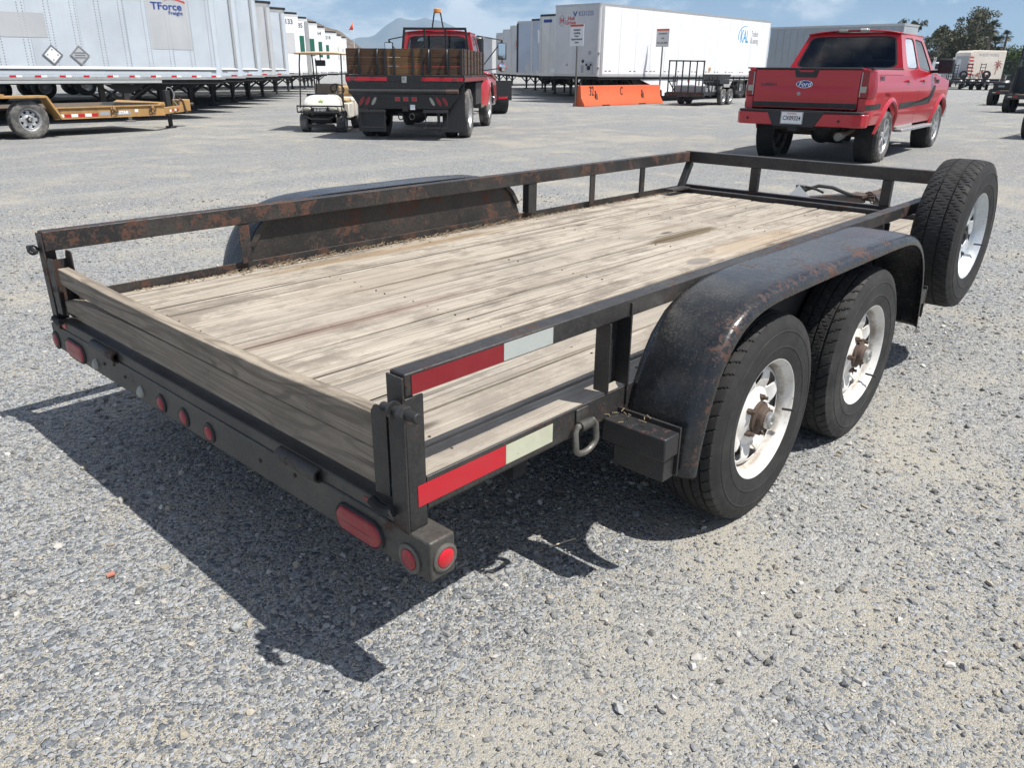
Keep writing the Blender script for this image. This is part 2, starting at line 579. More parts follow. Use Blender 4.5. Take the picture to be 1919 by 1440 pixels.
M['stake'] = wood('brown_stake_wood', (0.115, 0.068, 0.042), (0.065, 0.038, 0.026), (0.015, 0.011, 0.009), axis=1, dirt=0.4)
M['stake_new'] = wood('light_brown_stake_wood', (0.20, 0.115, 0.055), (0.13, 0.075, 0.038), (0.03, 0.018, 0.012), axis=1, dirt=0.25)
M['stake_x'] = wood('brown_side_stake_wood', (0.12, 0.078, 0.05), (0.07, 0.045, 0.032), (0.015, 0.011, 0.009), axis=0, dirt=0.4)
M['plank_old'] = wood('old_trailer_deck_wood', (0.16, 0.125, 0.09), (0.10, 0.08, 0.06), (0.03, 0.025, 0.02), axis=0, dirt=0.4)

def carpaint(name, col, dust=0.0, dustc=(0.42, 0.34, 0.29), z0=0.4, z1=1.1, rough=0.3, coat=0.9):
    n = NT(name)
    c = n.coord()
    x, y, z = n.sep(n.node('TexCoord').outputs['Object'])
    low = n.ramp(z, z0, z1, 1, 0.22)
    f = n.math('MULTIPLY', n.ramp(n.noise(c, 3, 9, 0.7), 0.25, 0.75, 0.1, 1.0), low)
    f = n.math('MULTIPLY', f, dust)
    n.set(col=n.mix(f, col, dustc), rough=n.ramp(f, 0, 0.5, rough, 0.75), coat=n.ramp(f, 0, 0.6, coat, 0.0), coatr=0.08)
    return n.m
M['red'] = carpaint('red_car_paint', (0.42, 0.002, 0.012), 0.07, coat=0.6)
M['truckred'] = carpaint('red_truck_paint', (0.42, 0.010, 0.020), 0.25)
M['cream'] = carpaint('cream_cart_body', (0.80, 0.785, 0.71), 0.15, coat=0.4)

def glass(name, tint, refl=0.5):
    n = NT(name)
    tr = n.node('BsdfTransparent')
    tr.inputs['Color'].default_value = (*tint, 1)
    gl = n.node('BsdfGlossy')
    gl.inputs['Roughness'].default_value = 0.03
    gl.inputs['Color'].default_value = (1, 1, 1, 1)
    fr = n.node('Fresnel')
    fr.inputs['IOR'].default_value = 1.5
    ms = n.node('MixShader')
    n.put(ms.inputs[0], fr.outputs[0])
    n.put(ms.inputs[1], tr.outputs[0])
    n.put(ms.inputs[2], gl.outputs[0])
    n.put(n.out.inputs['Surface'], ms.outputs[0])
    return n.m
M['glass_dark'] = glass('tinted_glass', (0.09, 0.10, 0.105))
M['glass'] = glass('clear_glass', (0.55, 0.60, 0.60))
M['mirror'] = simple('mirror_glass', (0.75, 0.77, 0.8), 0.04, 1, 0.02)

def panel_mat(name, col, streak=0.25, scol=(0.25, 0.24, 0.22), rough=0.4, metal=0.0, wav=0.0):
    n = NT(name)
    c = n.coord((0.35, 0.35, 0.35), rnd=True)
    cs = n.coord((3.5, 3.5, 0.18), rnd=True)
    f = n.ramp(n.noise(cs, 1.2, 8, 0.7), 0.48, 0.78, 0, streak)
    g = n.noise(c, 1.6, 6, 0.62, 0.8)
    col2 = n.mix(n.ramp(g, 0.3, 0.7), tuple(x*0.90 for x in col), tuple(min(1, x*1.07) for x in col))
    spots = n.ramp(n.noise(n.coord(rnd=True), 14, 6, 0.7), 0.66, 0.74, 0, streak*0.8)
    n.set(col=n.mix(spots, n.mix(f, col2, scol), scol), rough=rough, metal=metal)
    if wav: n.set(normal=n.bump(n.noise(c, 2.2, 3, 0.5), wav, 0.06))
    return n.m
M['fleet_grey'] = panel_mat('light_grey_trailer_sheet', (0.49, 0.545, 0.60), 0.16, (0.33, 0.33, 0.33), 0.42, 0.0, 0.35)
M['fleet_grey2'] = panel_mat('mid_grey_trailer_sheet', (0.47, 0.49, 0.51), 0.35, (0.26, 0.25, 0.23), 0.5, 0.0, 0.35)
M['frp'] = panel_mat('white_trailer_panel', (0.80, 0.815, 0.83), 0.10, (0.50, 0.49, 0.46), 0.35)
M['frp_old'] = panel_mat('dirty_white_trailer_panel', (0.64, 0.64, 0.62), 0.45, (0.22, 0.20, 0.16), 0.5)
M['frp_grey'] = panel_mat('pale_grey_trailer_panel', (0.55, 0.56, 0.57), 0.25, (0.32, 0.31, 0.29), 0.45)
M['frp_blue'] = panel_mat('pale_blue_grey_trailer_panel', (0.42, 0.48, 0.58), 0.25, (0.28, 0.28, 0.30), 0.45)
M['container'] = panel_mat('grey_ribbed_trailer_sheet', (0.34, 0.38, 0.41), 0.2, (0.25, 0.25, 0.25), 0.5)
M['patch'] = panel_mat('grey_sticker_patch', (0.44, 0.46, 0.48), 0.1, (0.3, 0.3, 0.3), 0.5)
M['orange'] = panel_mat('orange_barrier_paint', (0.66, 0.125, 0.045), 0.35, (0.40, 0.10, 0.06), 0.6)
M['yellow'] = panel_mat('worn_yellow_paint', (0.40, 0.235, 0.085), 0.75, (0.09, 0.055, 0.035), 0.6)
M['tan'] = simple('tan_vinyl', (0.50, 0.36, 0.20), 0.5, 0, 0.1)
M['taupe'] = simple('taupe_vinyl', (0.25, 0.215, 0.18), 0.6, 0, 0.12)
M['flag'] = simple('orange_flag', (0.85, 0.10, 0.04), 0.6, 0, 0.05)
M['rv'] = panel_mat('cream_rv_panel', (0.68, 0.62, 0.54), 0.2, (0.35, 0.27, 0.2), 0.5)

# ------------------------------------------------------------------ where a bearing in the photograph lies on the ground
HX, HY = math.cos(0.7472), math.sin(0.7472)
def at(u, dh, z=0.0):
    lat = (u-959.5)/1456.127*dh*0.9273
    return Vector((CAMLOC.x+HX*dh+HY*lat, CAMLOC.y+HY*dh-HX*lat, z))

# ------------------------------------------------------------------ ground
def ground_mat():
    n = NT('gravel_lot')
    p = n.wcoord()
    big = n.noise(p, 0.16, 5, 0.6)
    med = n.noise(p, 1.3, 6, 0.62)
    warp = n.node('VectorMath', operation='ADD')
    wn = n.node('TexNoise')
    n.put(wn.inputs['Vector'], p)
    wn.inputs['Scale'].default_value = 25
    wv = n.node('VectorMath', operation='SCALE')
    n.put(wv.inputs[0], wn.outputs['Color'])
    wv.inputs['Scale'].default_value = 0.02
    n.put(warp.inputs[0], p)
    n.put(warp.inputs[1], wv.outputs[0])
    q = warp.outputs[0]
    def cells(scale):
        v = n.node('TexVoronoi')
        n.put(v.inputs['Vector'], q)
        v.inputs['Scale'].default_value = scale
        return v.outputs['Distance'], n.sep(v.outputs['Color'])
    d1, c1 = cells(105)
    d2, c2 = cells(250)
    d3, c3 = cells(52)
    fine = n.noise(p, 520, 3, 0.8)
    # grains: fine chips, then stones on top
    g2 = n.mix(n.ramp(c2[0], 0, 1), (0.07, 0.077, 0.085), (0.52, 0.52, 0.505))
    dust = n.ramp(n.math('ADD', n.math('MULTIPLY', med, 0.55), n.math('MULTIPLY', big, 0.55)), 0.49, 0.70)
    sand = n.mix(n.ramp(n.noise(p, 230, 5, 0.8), 0.36, 0.64), (0.15, 0.138, 0.112), (0.70, 0.63, 0.485))
    col = n.mix(n.math('MULTIPLY', n.ramp(n.math('ADD', c2[1], n.math('MULTIPLY', dust, 0.7)), 0.45, 1.0), 0.85), g2, sand)
    g1 = n.mix(n.ramp(c1[0], 0, 1), (0.12, 0.135, 0.152), (0.43, 0.45, 0.465))
    m1 = n.ramp(n.math('SUBTRACT', n.math('ADD', c1[1], n.math('MULTIPLY', dust, -0.35)), n.math('MULTIPLY', d1, 0.45)), 0.25, 0.32)
    col = n.mix(m1, col, g1)
    g3 = n.mix(n.ramp(c3[0], 0, 1), (0.14, 0.158, 0.178), (0.40, 0.42, 0.435))
    m3 = n.ramp(n.math('SUBTRACT', n.math('ADD', c3[1], n.math('MULTIPLY', dust, -0.2)), n.math('MULTIPLY', d3, 0.7)), 0.42, 0.5)
    col = n.mix(m3, col, g3)
    col = n.mix(n.ramp(big, 0.35, 0.65, 0, 0.22), col, (0.27, 0.285, 0.30))
    # faint wheel tracks, paler packed dust
    tr = n.noise(n.wcoord((0.05, 0.9, 1)), 1.0, 4, 0.6)
    col = n.mix(n.ramp(tr, 0.50, 0.70, 0, 0.42), col, (0.42, 0.41, 0.375))
    h = n.math('ADD', n.math('MULTIPLY', n.math('SUBTRACT', 1.0, d2), 0.35), n.math('MULTIPLY', m1, n.math('SUBTRACT', 1.1, d1)))
    h = n.math('ADD', h, n.math('MULTIPLY', m3, n.math('SUBTRACT', 1.6, n.math('MULTIPLY', d3, 1.4))))
    h = n.math('ADD', h, n.math('MULTIPLY', fine, 0.35))
    return n.set(col=col, rough=0.92, spec=0.2, normal=n.bump(h, 1.0, 0.0075))
M['ground'] = ground_mat()
def ground():
    b = MB()
    rings = [0, 3, 6, 10, 16, 25, 40, 65, 100, 160, 260, 420, 700, 1200, 2200, 4000, 7300]
    nseg = 64
    vs = [(0, 0, 0)]
    for r in rings[1:]:
        for i in range(nseg):
            t = 2*PI*i/nseg
            vs.append((r*math.cos(t), r*math.sin(t), 0))
    fs = [(0, 1+i, 1+(i+1) % nseg) for i in range(nseg)]
    for k in range(len(rings)-2):
        a, c = 1+k*nseg, 1+(k+1)*nseg
        for i in range(nseg):
            j = (i+1) % nseg
            fs.append((a+i, c+i, c+j, a+j))
    b.add(vs, fs)
    o = b.build('ground', M['ground'], smooth=None)
    tag(o, 'pale grey gravel lot with tan dust', kind='structure')
ground()

def stone_mat():
    n = NT('crushed_stone')
    at_ = n.node('Attribute')
    at_.attribute_name = 'tint'
    c = n.coord()
    f = n.noise(c, 160, 4, 0.7)
    n.set(col=n.mix(n.ramp(f, 0.3, 0.75, 0, 0.45), at_.outputs['Color'], (0.42, 0.38, 0.31)), rough=0.9, spec=0.25)
    return n.m
M['stone'] = stone_mat()
def gravel():
    """crushed stone lying loose on the near part of the lot"""
    t = (1+5**0.5)/2
    ico = np.array([(-1, t, 0), (1, t, 0), (-1, -t, 0), (1, -t, 0), (0, -1, t), (0, 1, t), (0, -1, -t), (0, 1, -t), (t, 0, -1), (t, 0, 1), (-t, 0, -1), (-t, 0, 1)], float)
    ico /= np.linalg.norm(ico[0])
    tri = np.array([(0, 11, 5), (0, 5, 1), (0, 1, 7), (0, 7, 10), (0, 10, 11), (1, 5, 9), (5, 11, 4), (11, 10, 2), (10, 7, 6), (7, 1, 8),
                    (3, 9, 4), (3, 4, 2), (3, 2, 6), (3, 6, 8), (3, 8, 9), (4, 9, 5), (2, 4, 11), (6, 2, 10), (8, 6, 7), (9, 8, 1)])
    N0 = 520000
    r = 9.5*np.sqrt(rng.random(N0))**1.15
    th = rng.random(N0)*2*PI
    x = 1.2+r*np.cos(th)
    y = 0.6+r*np.sin(th)
    # clumps: more stones in patches
    cl = np.sin(x*2.1+1.3*np.sin(y*1.7))+np.sin(y*2.7+1.9*np.sin(x*1.3+2))+0.6*np.sin(5.3*x+4.1*y)
    dist = np.hypot(x+0.85, y+1.12)
    keep = (rng.random(N0) < (0.22+0.20*(cl+1.2)/3)*np.clip(4.2/(dist+0.4), 0.10, 1.15)) & (dist < 9.5)
    x, y = x[keep], y[keep]
    n = len(x)
    n = min(n, 105000)
    x, y = x[:n], y[:n]
    dist = np.hypot(x+0.85, y+1.12)
    sz = 0.0027*np.exp(np.abs(rng.normal(0, 0.60, n)))*(1+0.06*dist)
    sz = np.clip(sz, 0.0022, 0.0125)
    V = ico[None]*(1+rng.normal(0, 0.20, (n, 12, 1)))
    sc = np.stack([sz*rng.uniform(0.85, 1.6, n), sz*rng.uniform(0.7, 1.1, n), sz*rng.uniform(0.5, 0.95, n)], 1)
    V = V*sc[:, None, :]
    a = rng.random(n)*2*PI
    tl = rng.normal(0, 0.35, n)
    ca, sa, ct, st = np.cos(a), np.sin(a), np.cos(tl), np.sin(tl)
    X, Y, Z = V[..., 0], V[..., 1], V[..., 2]
    Y, Z = Y*ct[:, None]-Z*st[:, None], Y*st[:, None]+Z*ct[:, None]
    X, Y = X*ca[:, None]-Y*sa[:, None], X*sa[:, None]+Y*ca[:, None]
    P = np.stack([X+x[:, None], Y+y[:, None], Z+(sc[:, 2]*rng.uniform(0.05, 0.6, n))[:, None]], -1).reshape(-1, 3)
    F = (tri[None]+(np.arange(n)*12)[:, None, None]).reshape(-1, 3)
    me = bpy.data.meshes.new('loose_gravel')
    me.vertices.add(len(P))
    me.vertices.foreach_set('co', P.astype(np.float32).ravel())
    me.loops.add(len(F)*3)
    me.loops.foreach_set('vertex_index', F.astype(np.int32).ravel())
    me.polygons.add(len(F))
    me.polygons.foreach_set('loop_start', np.arange(0, len(F)*3, 3, dtype=np.int32))
    me.update(calc_edges=True)
    me.polygons.foreach_set('use_smooth', [False]*len(F))
    pal = np.array([(0.22, 0.235, 0.255), (0.30, 0.31, 0.32), (0.15, 0.165, 0.185), (0.44, 0.43, 0.41), (0.37, 0.33, 0.27), (0.55, 0.54, 0.52), (0.09, 0.098, 0.11)])
    pk = rng.choice(len(pal), n, p=[0.27, 0.24, 0.18, 0.12, 0.08, 0.05, 0.06])
    cc = pal[pk]*rng.uniform(0.65, 1.1, (n, 1))
    C = np.ones((n, 12, 4), np.float32)
    C[..., :3] = cc[:, None, :]
    at_ = me.color_attributes.new('tint', 'FLOAT_COLOR', 'POINT')
    at_.data.foreach_set('color', C.ravel())
    me.materials.append(M['stone'])
    o = bpy.data.objects.new('loose_gravel', me)
    COL.objects.link(o)
    tag(o, 'loose crushed grey stones over the lot', kind='stuff')
gravel()

# ------------------------------------------------------------------ hills
def rock_mat(name, a, b, sc, c2=None):
    n = NT(name)
    p = n.wcoord((sc, sc, sc*1.5))
    f = n.noise(p, 1.0, 9, 0.68)
    v = n.vor(p, 3.2, rnd=1)
    col = n.mix(n.ramp(f, 0.35, 0.68), a, b)
    col = n.mix(n.ramp(v, 0.15, 0.38, 0.6, 0), col, c2 or b)
    return n.set(col=col, rough=0.95, spec=0.1, normal=n.bump(f, 0.8, 6.0))
M['hill'] = rock_mat('boulder_hill', (0.085, 0.066, 0.050), (0.20, 0.158, 0.122), 0.075, (0.30, 0.25, 0.205))
M['mountain'] = rock_mat('far_mountain', (0.09, 0.085, 0.075), (0.15, 0.13, 0.11), 0.004)
from mathutils import noise as mnoise
def ridge(name, label, mat, pts, dist, depth, rough, seed, na=160, nd=26):
    """pts: (bearing deg, elevation deg) of the skyline seen from the lot"""
    pts = sorted(pts)
    A = [p[0] for p in pts]
    E = [p[1] for p in pts]
    rows = []
    for j in range(nd):
        t = j/(nd-1)                       # 0 foot on the near side, ~0.6 crest, 1 behind
        row = []
        for i in range(na):
            az = A[0]+(A[-1]-A[0])*i/(na-1)
            el = float(np.interp(az, A, E))
            D = dist+depth*(t-0.6)
            H = dist*math.tan(R(max(el, 0)))+1.36
            prof = math.sin(min(t/0.6, 1)*PI/2)**1.25 if t < 0.6 else 1-((t-0.6)/0.4)**1.6
            x = CAMLOC.x+D*math.cos(R(az))
            y = CAMLOC.y+D*math.sin(R(az))
            k = rough/dist*9
            nz = mnoise.fractal(Vector((x*k/60*dist/100, y*k/60*dist/100, seed)), 0.9, 2.1, 6)
            h = H*prof*(1+0.0*nz)+nz*H*0.14*math.sin(PI*min(1, t*1.02))*(max(0.04, min(1, abs(t-0.6)*5)) if t < 0.62 else 0.0)
            row.append((x, y, max(h, 0)-2*(t > 0.97)-1.0*(t < 0.03)))
        rows.append(row)
    b = MB().grid(rows)
    o = b.build(name, mat, smooth=60)
    tag(o, label, kind='structure')
ridge('far_mountain', 'hazy blue mountain range on the horizon', M['mountain'],
      [(80, 0.7), (70, 1.0), (62, 1.3), (56, 1.55), (54.6, 1.62), (54.0, 1.72), (53.3, 1.95), (52.6, 1.98), (52.2, 2.1), (51.7, 2.5), (51.3, 2.78), (50.9, 3.0), (50.5, 3.22), (50.1, 3.1), (49.6, 3.05), (49.0, 3.16), (48.5, 3.12), (48.0, 3.08),
       (47.6, 2.98), (47.0, 2.75), (46.4, 2.45), (45.8, 2.2), (45.0, 2.02), (44.4, 1.95), (43.5, 2.05), (42.5, 2.22), (41.5, 2.28), (40, 2.1), (36, 1.6), (30, 1.1), (22, 0.7), (10, 0.4)], 6700, 1600, 4.0, 3.1, 320, 30)
ridge('low_mountain', 'low hazy hill below the far mountains', M['mountain'],
      [(58, 0.5), (54.5, 0.75), (53.6, 0.92), (52.8, 1.02), (52.2, 1.08), (51.6, 1.06), (50.9, 0.95), (50.2, 0.85), (48, 0.7), (44, 0.6), (40, 0.3)], 4300, 1200, 3.0, 8.2, 140, 20)
ridge('boulder_hill', 'brown boulder covered hill behind the white trailers', M['hill'],
      [(66, 1.2), (62, 2.1), (59, 2.7), (57.4, 2.98), (56.6, 3.02), (56.2, 2.94), (55.8, 2.75), (55.35, 2.55), (54.95, 2.42), (54.6, 2.36), (54.3, 2.2), (54.0, 1.98), (53.6, 1.7), (53.2, 1.4), (52.8, 1.1), (52.4, 0.8), (52, 0.5), (51, 0.1), (50, 0)], 900, 420, 6.0, 5.5, 260, 50)
ridge('distant_hill', 'faint low hill beyond the right hand trees', M['mountain'],
      [(20, 0.2), (17, 0.6), (14.5, 1.0), (13.4, 1.3), (12.6, 1.38), (11.5, 1.45), (9, 1.7), (5, 1.2), (0, 0.5)], 3000, 900, 3.0, 1.7, 90, 18)

# air: far things fade to blue
def haze():
    n = NT('haze')
    n.t.nodes.remove(n.b)
    v = n.node('VolumePrincipled')
    v.inputs['Color'].default_value = (0.52, 0.76, 1.0, 1)
    v.inputs['Density'].default_value = 0.00017
    v.inputs['Anisotropy'].default_value = 0.0
    n.t.links.new(v.outputs[0], n.out.inputs['Volume'])
    b = MB().box(-7600, 7600, -7600, 7600, -1.2, 460, Matrix.Rotation(R(45), 4, 'Z'))
    o = b.build('haze', n.m, smooth=None)
    tag(o, 'thin blue haze in the air', kind='stuff')
haze()

# ------------------------------------------------------------------ wheels
def tyre_bm(c, R_, W, rr, n, style, out=-1):
    """tread columns with grooves; style rib / block / road"""
    h = W/2
    side = [(rr, -0.40*W), (rr+0.010, -0.455*W), (rr+0.22*(R_-rr), -0.487*W), (rr+0.30*(R_-rr), -0.497*W), (rr+0.30*(R_-rr)+0.002, -0.505*W), (rr+0.30*(R_-rr)+0.005, -0.505*W), (rr+0.30*(R_-rr)+0.007, -0.499*W), (rr+0.5*(R_-rr), -0.5*W), (rr+0.62*(R_-rr), -0.497*W), (rr+0.62*(R_-rr)+0.002, -0.503*W), (rr+0.62*(R_-rr)+0.006, -0.502*W), (rr+0.62*(R_-rr)+0.008, -0.493*W), (rr+0.72*(R_-rr), -0.492*W),
            (R_-0.030*R_/0.345, -0.462*W), (R_-0.016*R_/0.345, -0.435*W)]
    e = 0.012
    if style == 'rib': g = [(-0.62, 0.045), (-0.2, 0.045), (0.2, 0.045), (0.62, 0.045)]
    elif style == 'block': g = [(-0.5, 0.06), (0.0, 0.05), (0.5, 0.06)]
    else: g = [(-0.36, 0.05), (0.36, 0.05)]
    cols = [-1.0]
    for s0, w_ in g: cols += [s0-w_, s0-w_+e, s0+w_-e, s0+w_]
    cols += [1.0]
    full = [-1.0, -0.86]+cols[1:-1]+[0.86, 1.0]
    mid = []
    for a, b in zip(full[:-1], full[1:]):
        mid.append(a)
        if b-a > 0.12: mid += [a+(b-a)/3, a+2*(b-a)/3]
    full = mid+[1.0]
    P = max(4, int(round(n/50)))
    def hit(i, sh, off=0): return (i+int(round(sh*P/6.0))) % P == off
    def depth(i, s):
        k = R_/0.345
        for s0, w_ in g:
            if s0-w_+e/2 < s < s0+w_-e/2: return 0.008*k
        a = abs(s)
        if style == 'rib':
            if a > 0.62: return 0.006*k if hit(i, (0 if s > 0 else 3)+abs(s)*5) else 0
            if a > 0.2: return 0.005*k if hit(i, a*16) and a < 0.57 else 0
            return 0
        if style == 'block':
            if a > 0.5: return 0.007*k if hit(i, a*8) else 0
            return 0.006*k if hit(i, s*14) else 0
        if a > 0.36: return 0.0065*k if hit(i, -(a-0.36)*12) else 0
        return 0.004*k if hit(i, s*10, P//2) and a > 0.1 else 0
    b = MB()
    rows = []
    for i in range(n):
        t = 2*PI*i/n
        row = []
        for r, a in side: row.append((r, a))
        for s in full:
            r = R_-0.009*(R_/0.345)*abs(s)**4-0.001-depth(i, s)
            row.append((r, s*0.425*W))
        for r, a in reversed(side): row.append((r, -a))
        rows.append([(c[0]+r*math.cos(t), c[1]+a, c[2]+r*math.sin(t)) for r, a in row])
    rows.append(rows[0])
    # closed ring
    m = len(rows[0])
    vs = [p for r in rows[:-1] for p in r]
    fs = []
    for i in range(n):
        k = (i+1) % n
        for j in range(m-1): fs.append((i*m+j, i*m+j+1, k*m+j+1, k*m+j))
    b.add(vs, fs)
    return b
def barrel(b, c, rr, W, out, n=64, deep=0.4):
    o = out
    fl = rr*1.092
    prof = [(fl-0.004, o*0.40*W), (fl, o*0.425*W), (fl-0.003, o*0.445*W), (fl-0.009, o*0.445*W), (fl-0.014, o*0.425*W), (rr*0.985, o*0.36*W), (rr*0.955, o*0.33*W),
            (rr*0.93, o*0.24*W), (rr*0.925, o*0.12*W), (rr*0.88, o*0.02*W), (rr*0.88, -o*0.30*W), (rr, -o*0.42*W)]
    b.lathe(prof, c, n)
def disc_spoke(b, c, rr, y0, out, nwin=8, n=240):
    """dished disc with a ring of triangular windows"""
    radii = [0.045, 0.055, 0.075, 0.098, 0.104, 0.110, 0.116, 0.122, 0.128, 0.134, 0.140, 0.146, 0.152, 0.156, 0.162, 0.905*0.19]
    radii = [r*rr/0.19 for r in radii]
    ys = [0.014, 0.016, 0.006, -0.002, 0.0, 0.002, 0.004, 0.006, 0.007, 0.008, 0.008, 0.007, 0.006, 0.004, 0.0, -0.012]
    vs, fs = [], []
    m = len(radii)
    for i in range(n):
        t = 2*PI*i/n
        for r, a in zip(radii, ys): vs.append((c[0]+r*math.cos(t), c[1]+y0+out*a, c[2]+r*math.sin(t)))
    per = n//nwin
    for i in range(n):
        k = (i+1) % n
        ph = abs((i % per)+0.5-per/2)/(per/2)
        for j in range(m-1):
            if 4 <= j <= 12 and ph < (0.10, 0.18, 0.25, 0.32, 0.39, 0.46, 0.52, 0.56, 0.48)[j-4]: continue
            fs.append((i*m+j, i*m+j+1, k*m+j+1, k*m+j))
    b.add(vs, fs)
def hub_bm(c, y0, out, r=0.036, L=0.046):
    b = MB()
    o = out
    b.lathe([(0.0, y0-o*0.06), (r*1.5, y0-o*0.06), (r*1.5, y0+o*0.012), (r*1.12, y0+o*0.016), (r*1.08, y0+o*0.030), (r, y0+o*0.032), (r*0.97, y0+o*(L-0.012)), (r*0.80, y0+o*(L-0.010)), (r*0.76, y0+o*L), (0.0, y0+o*L)], c, 24)
    return b
def cap_bm(c, y0, out, r, L):
    return MB().lathe([(r*0.80, y0-out*0.004), (r*0.78, y0+out*L*0.7), (r*0.62, y0+out*L), (r*0.3, y0+out*L), (r*0.28, y0+out*(L-0.004)), (0, y0+out*(L-0.004))], c, 20)
def lug_bm(p, out, r=0.0105, L=0.03):
    b = MB()
    b.cyl(p, (p[0], p[1]+out*L*0.6, p[2]), r, n=6)
    b.cyl((p[0], p[1]+out*L*0.6, p[2]), (p[0], p[1]+out*L, p[2]), r*0.55, n=8)
    return b
def trailer_wheel(root, c, R_, W, rr, out, style, rub, rimm, hubm=None, n=600, y0=None, name='wheel', rot=0.0):
    wob = tyre_bm((0, 0, 0), R_, W, rr, n, style, out).build(name, rub, root, smooth=28)
    wob.location = c
    wob.rotation_euler = (0, rot, 0)
    rb = MB()
    barrel(rb, (0, 0, 0), rr, W, out)
    y0 = out*0.040 if y0 is None else y0
    disc_spoke(rb, (0, 0, 0), rr, y0, out)
    rb.build('rim', rimm, wob, smooth=30, solid=0.003)
    MB().lathe([(0.02, y0-out*0.030), (rr*0.80, y0-out*0.030), (rr*0.80, y0-out*0.075)], (0, 0, 0), 40).build('shade_disc', M['dark'], wob)  # dark disc added behind the windows so the openings look black with shade
    if hubm:
        hub_bm((0, 0, 0), y0+out*0.014, out).build('hub', hubm, wob)
        cap_bm((0, 0, 0), y0+out*0.051, out, 0.036, 0.016).build('grease_cap', M['zinc'], wob)
        for q in range(5):
            a = 2*PI*q/5+0.35
            lug_bm((0.066*math.cos(a), y0+out*0.005, 0.066*math.sin(a)), out).build('lug_nut', M['rusty_iron'], wob, smooth=None)
    st = MB().cyl((0.150*rr/0.19, y0+out*0.03, 0.03), (0.158*rr/0.19, y0+out*0.07, 0.035), 0.004, n=8)
    st.build('valve_stem', M['black'], wob)
    return wob

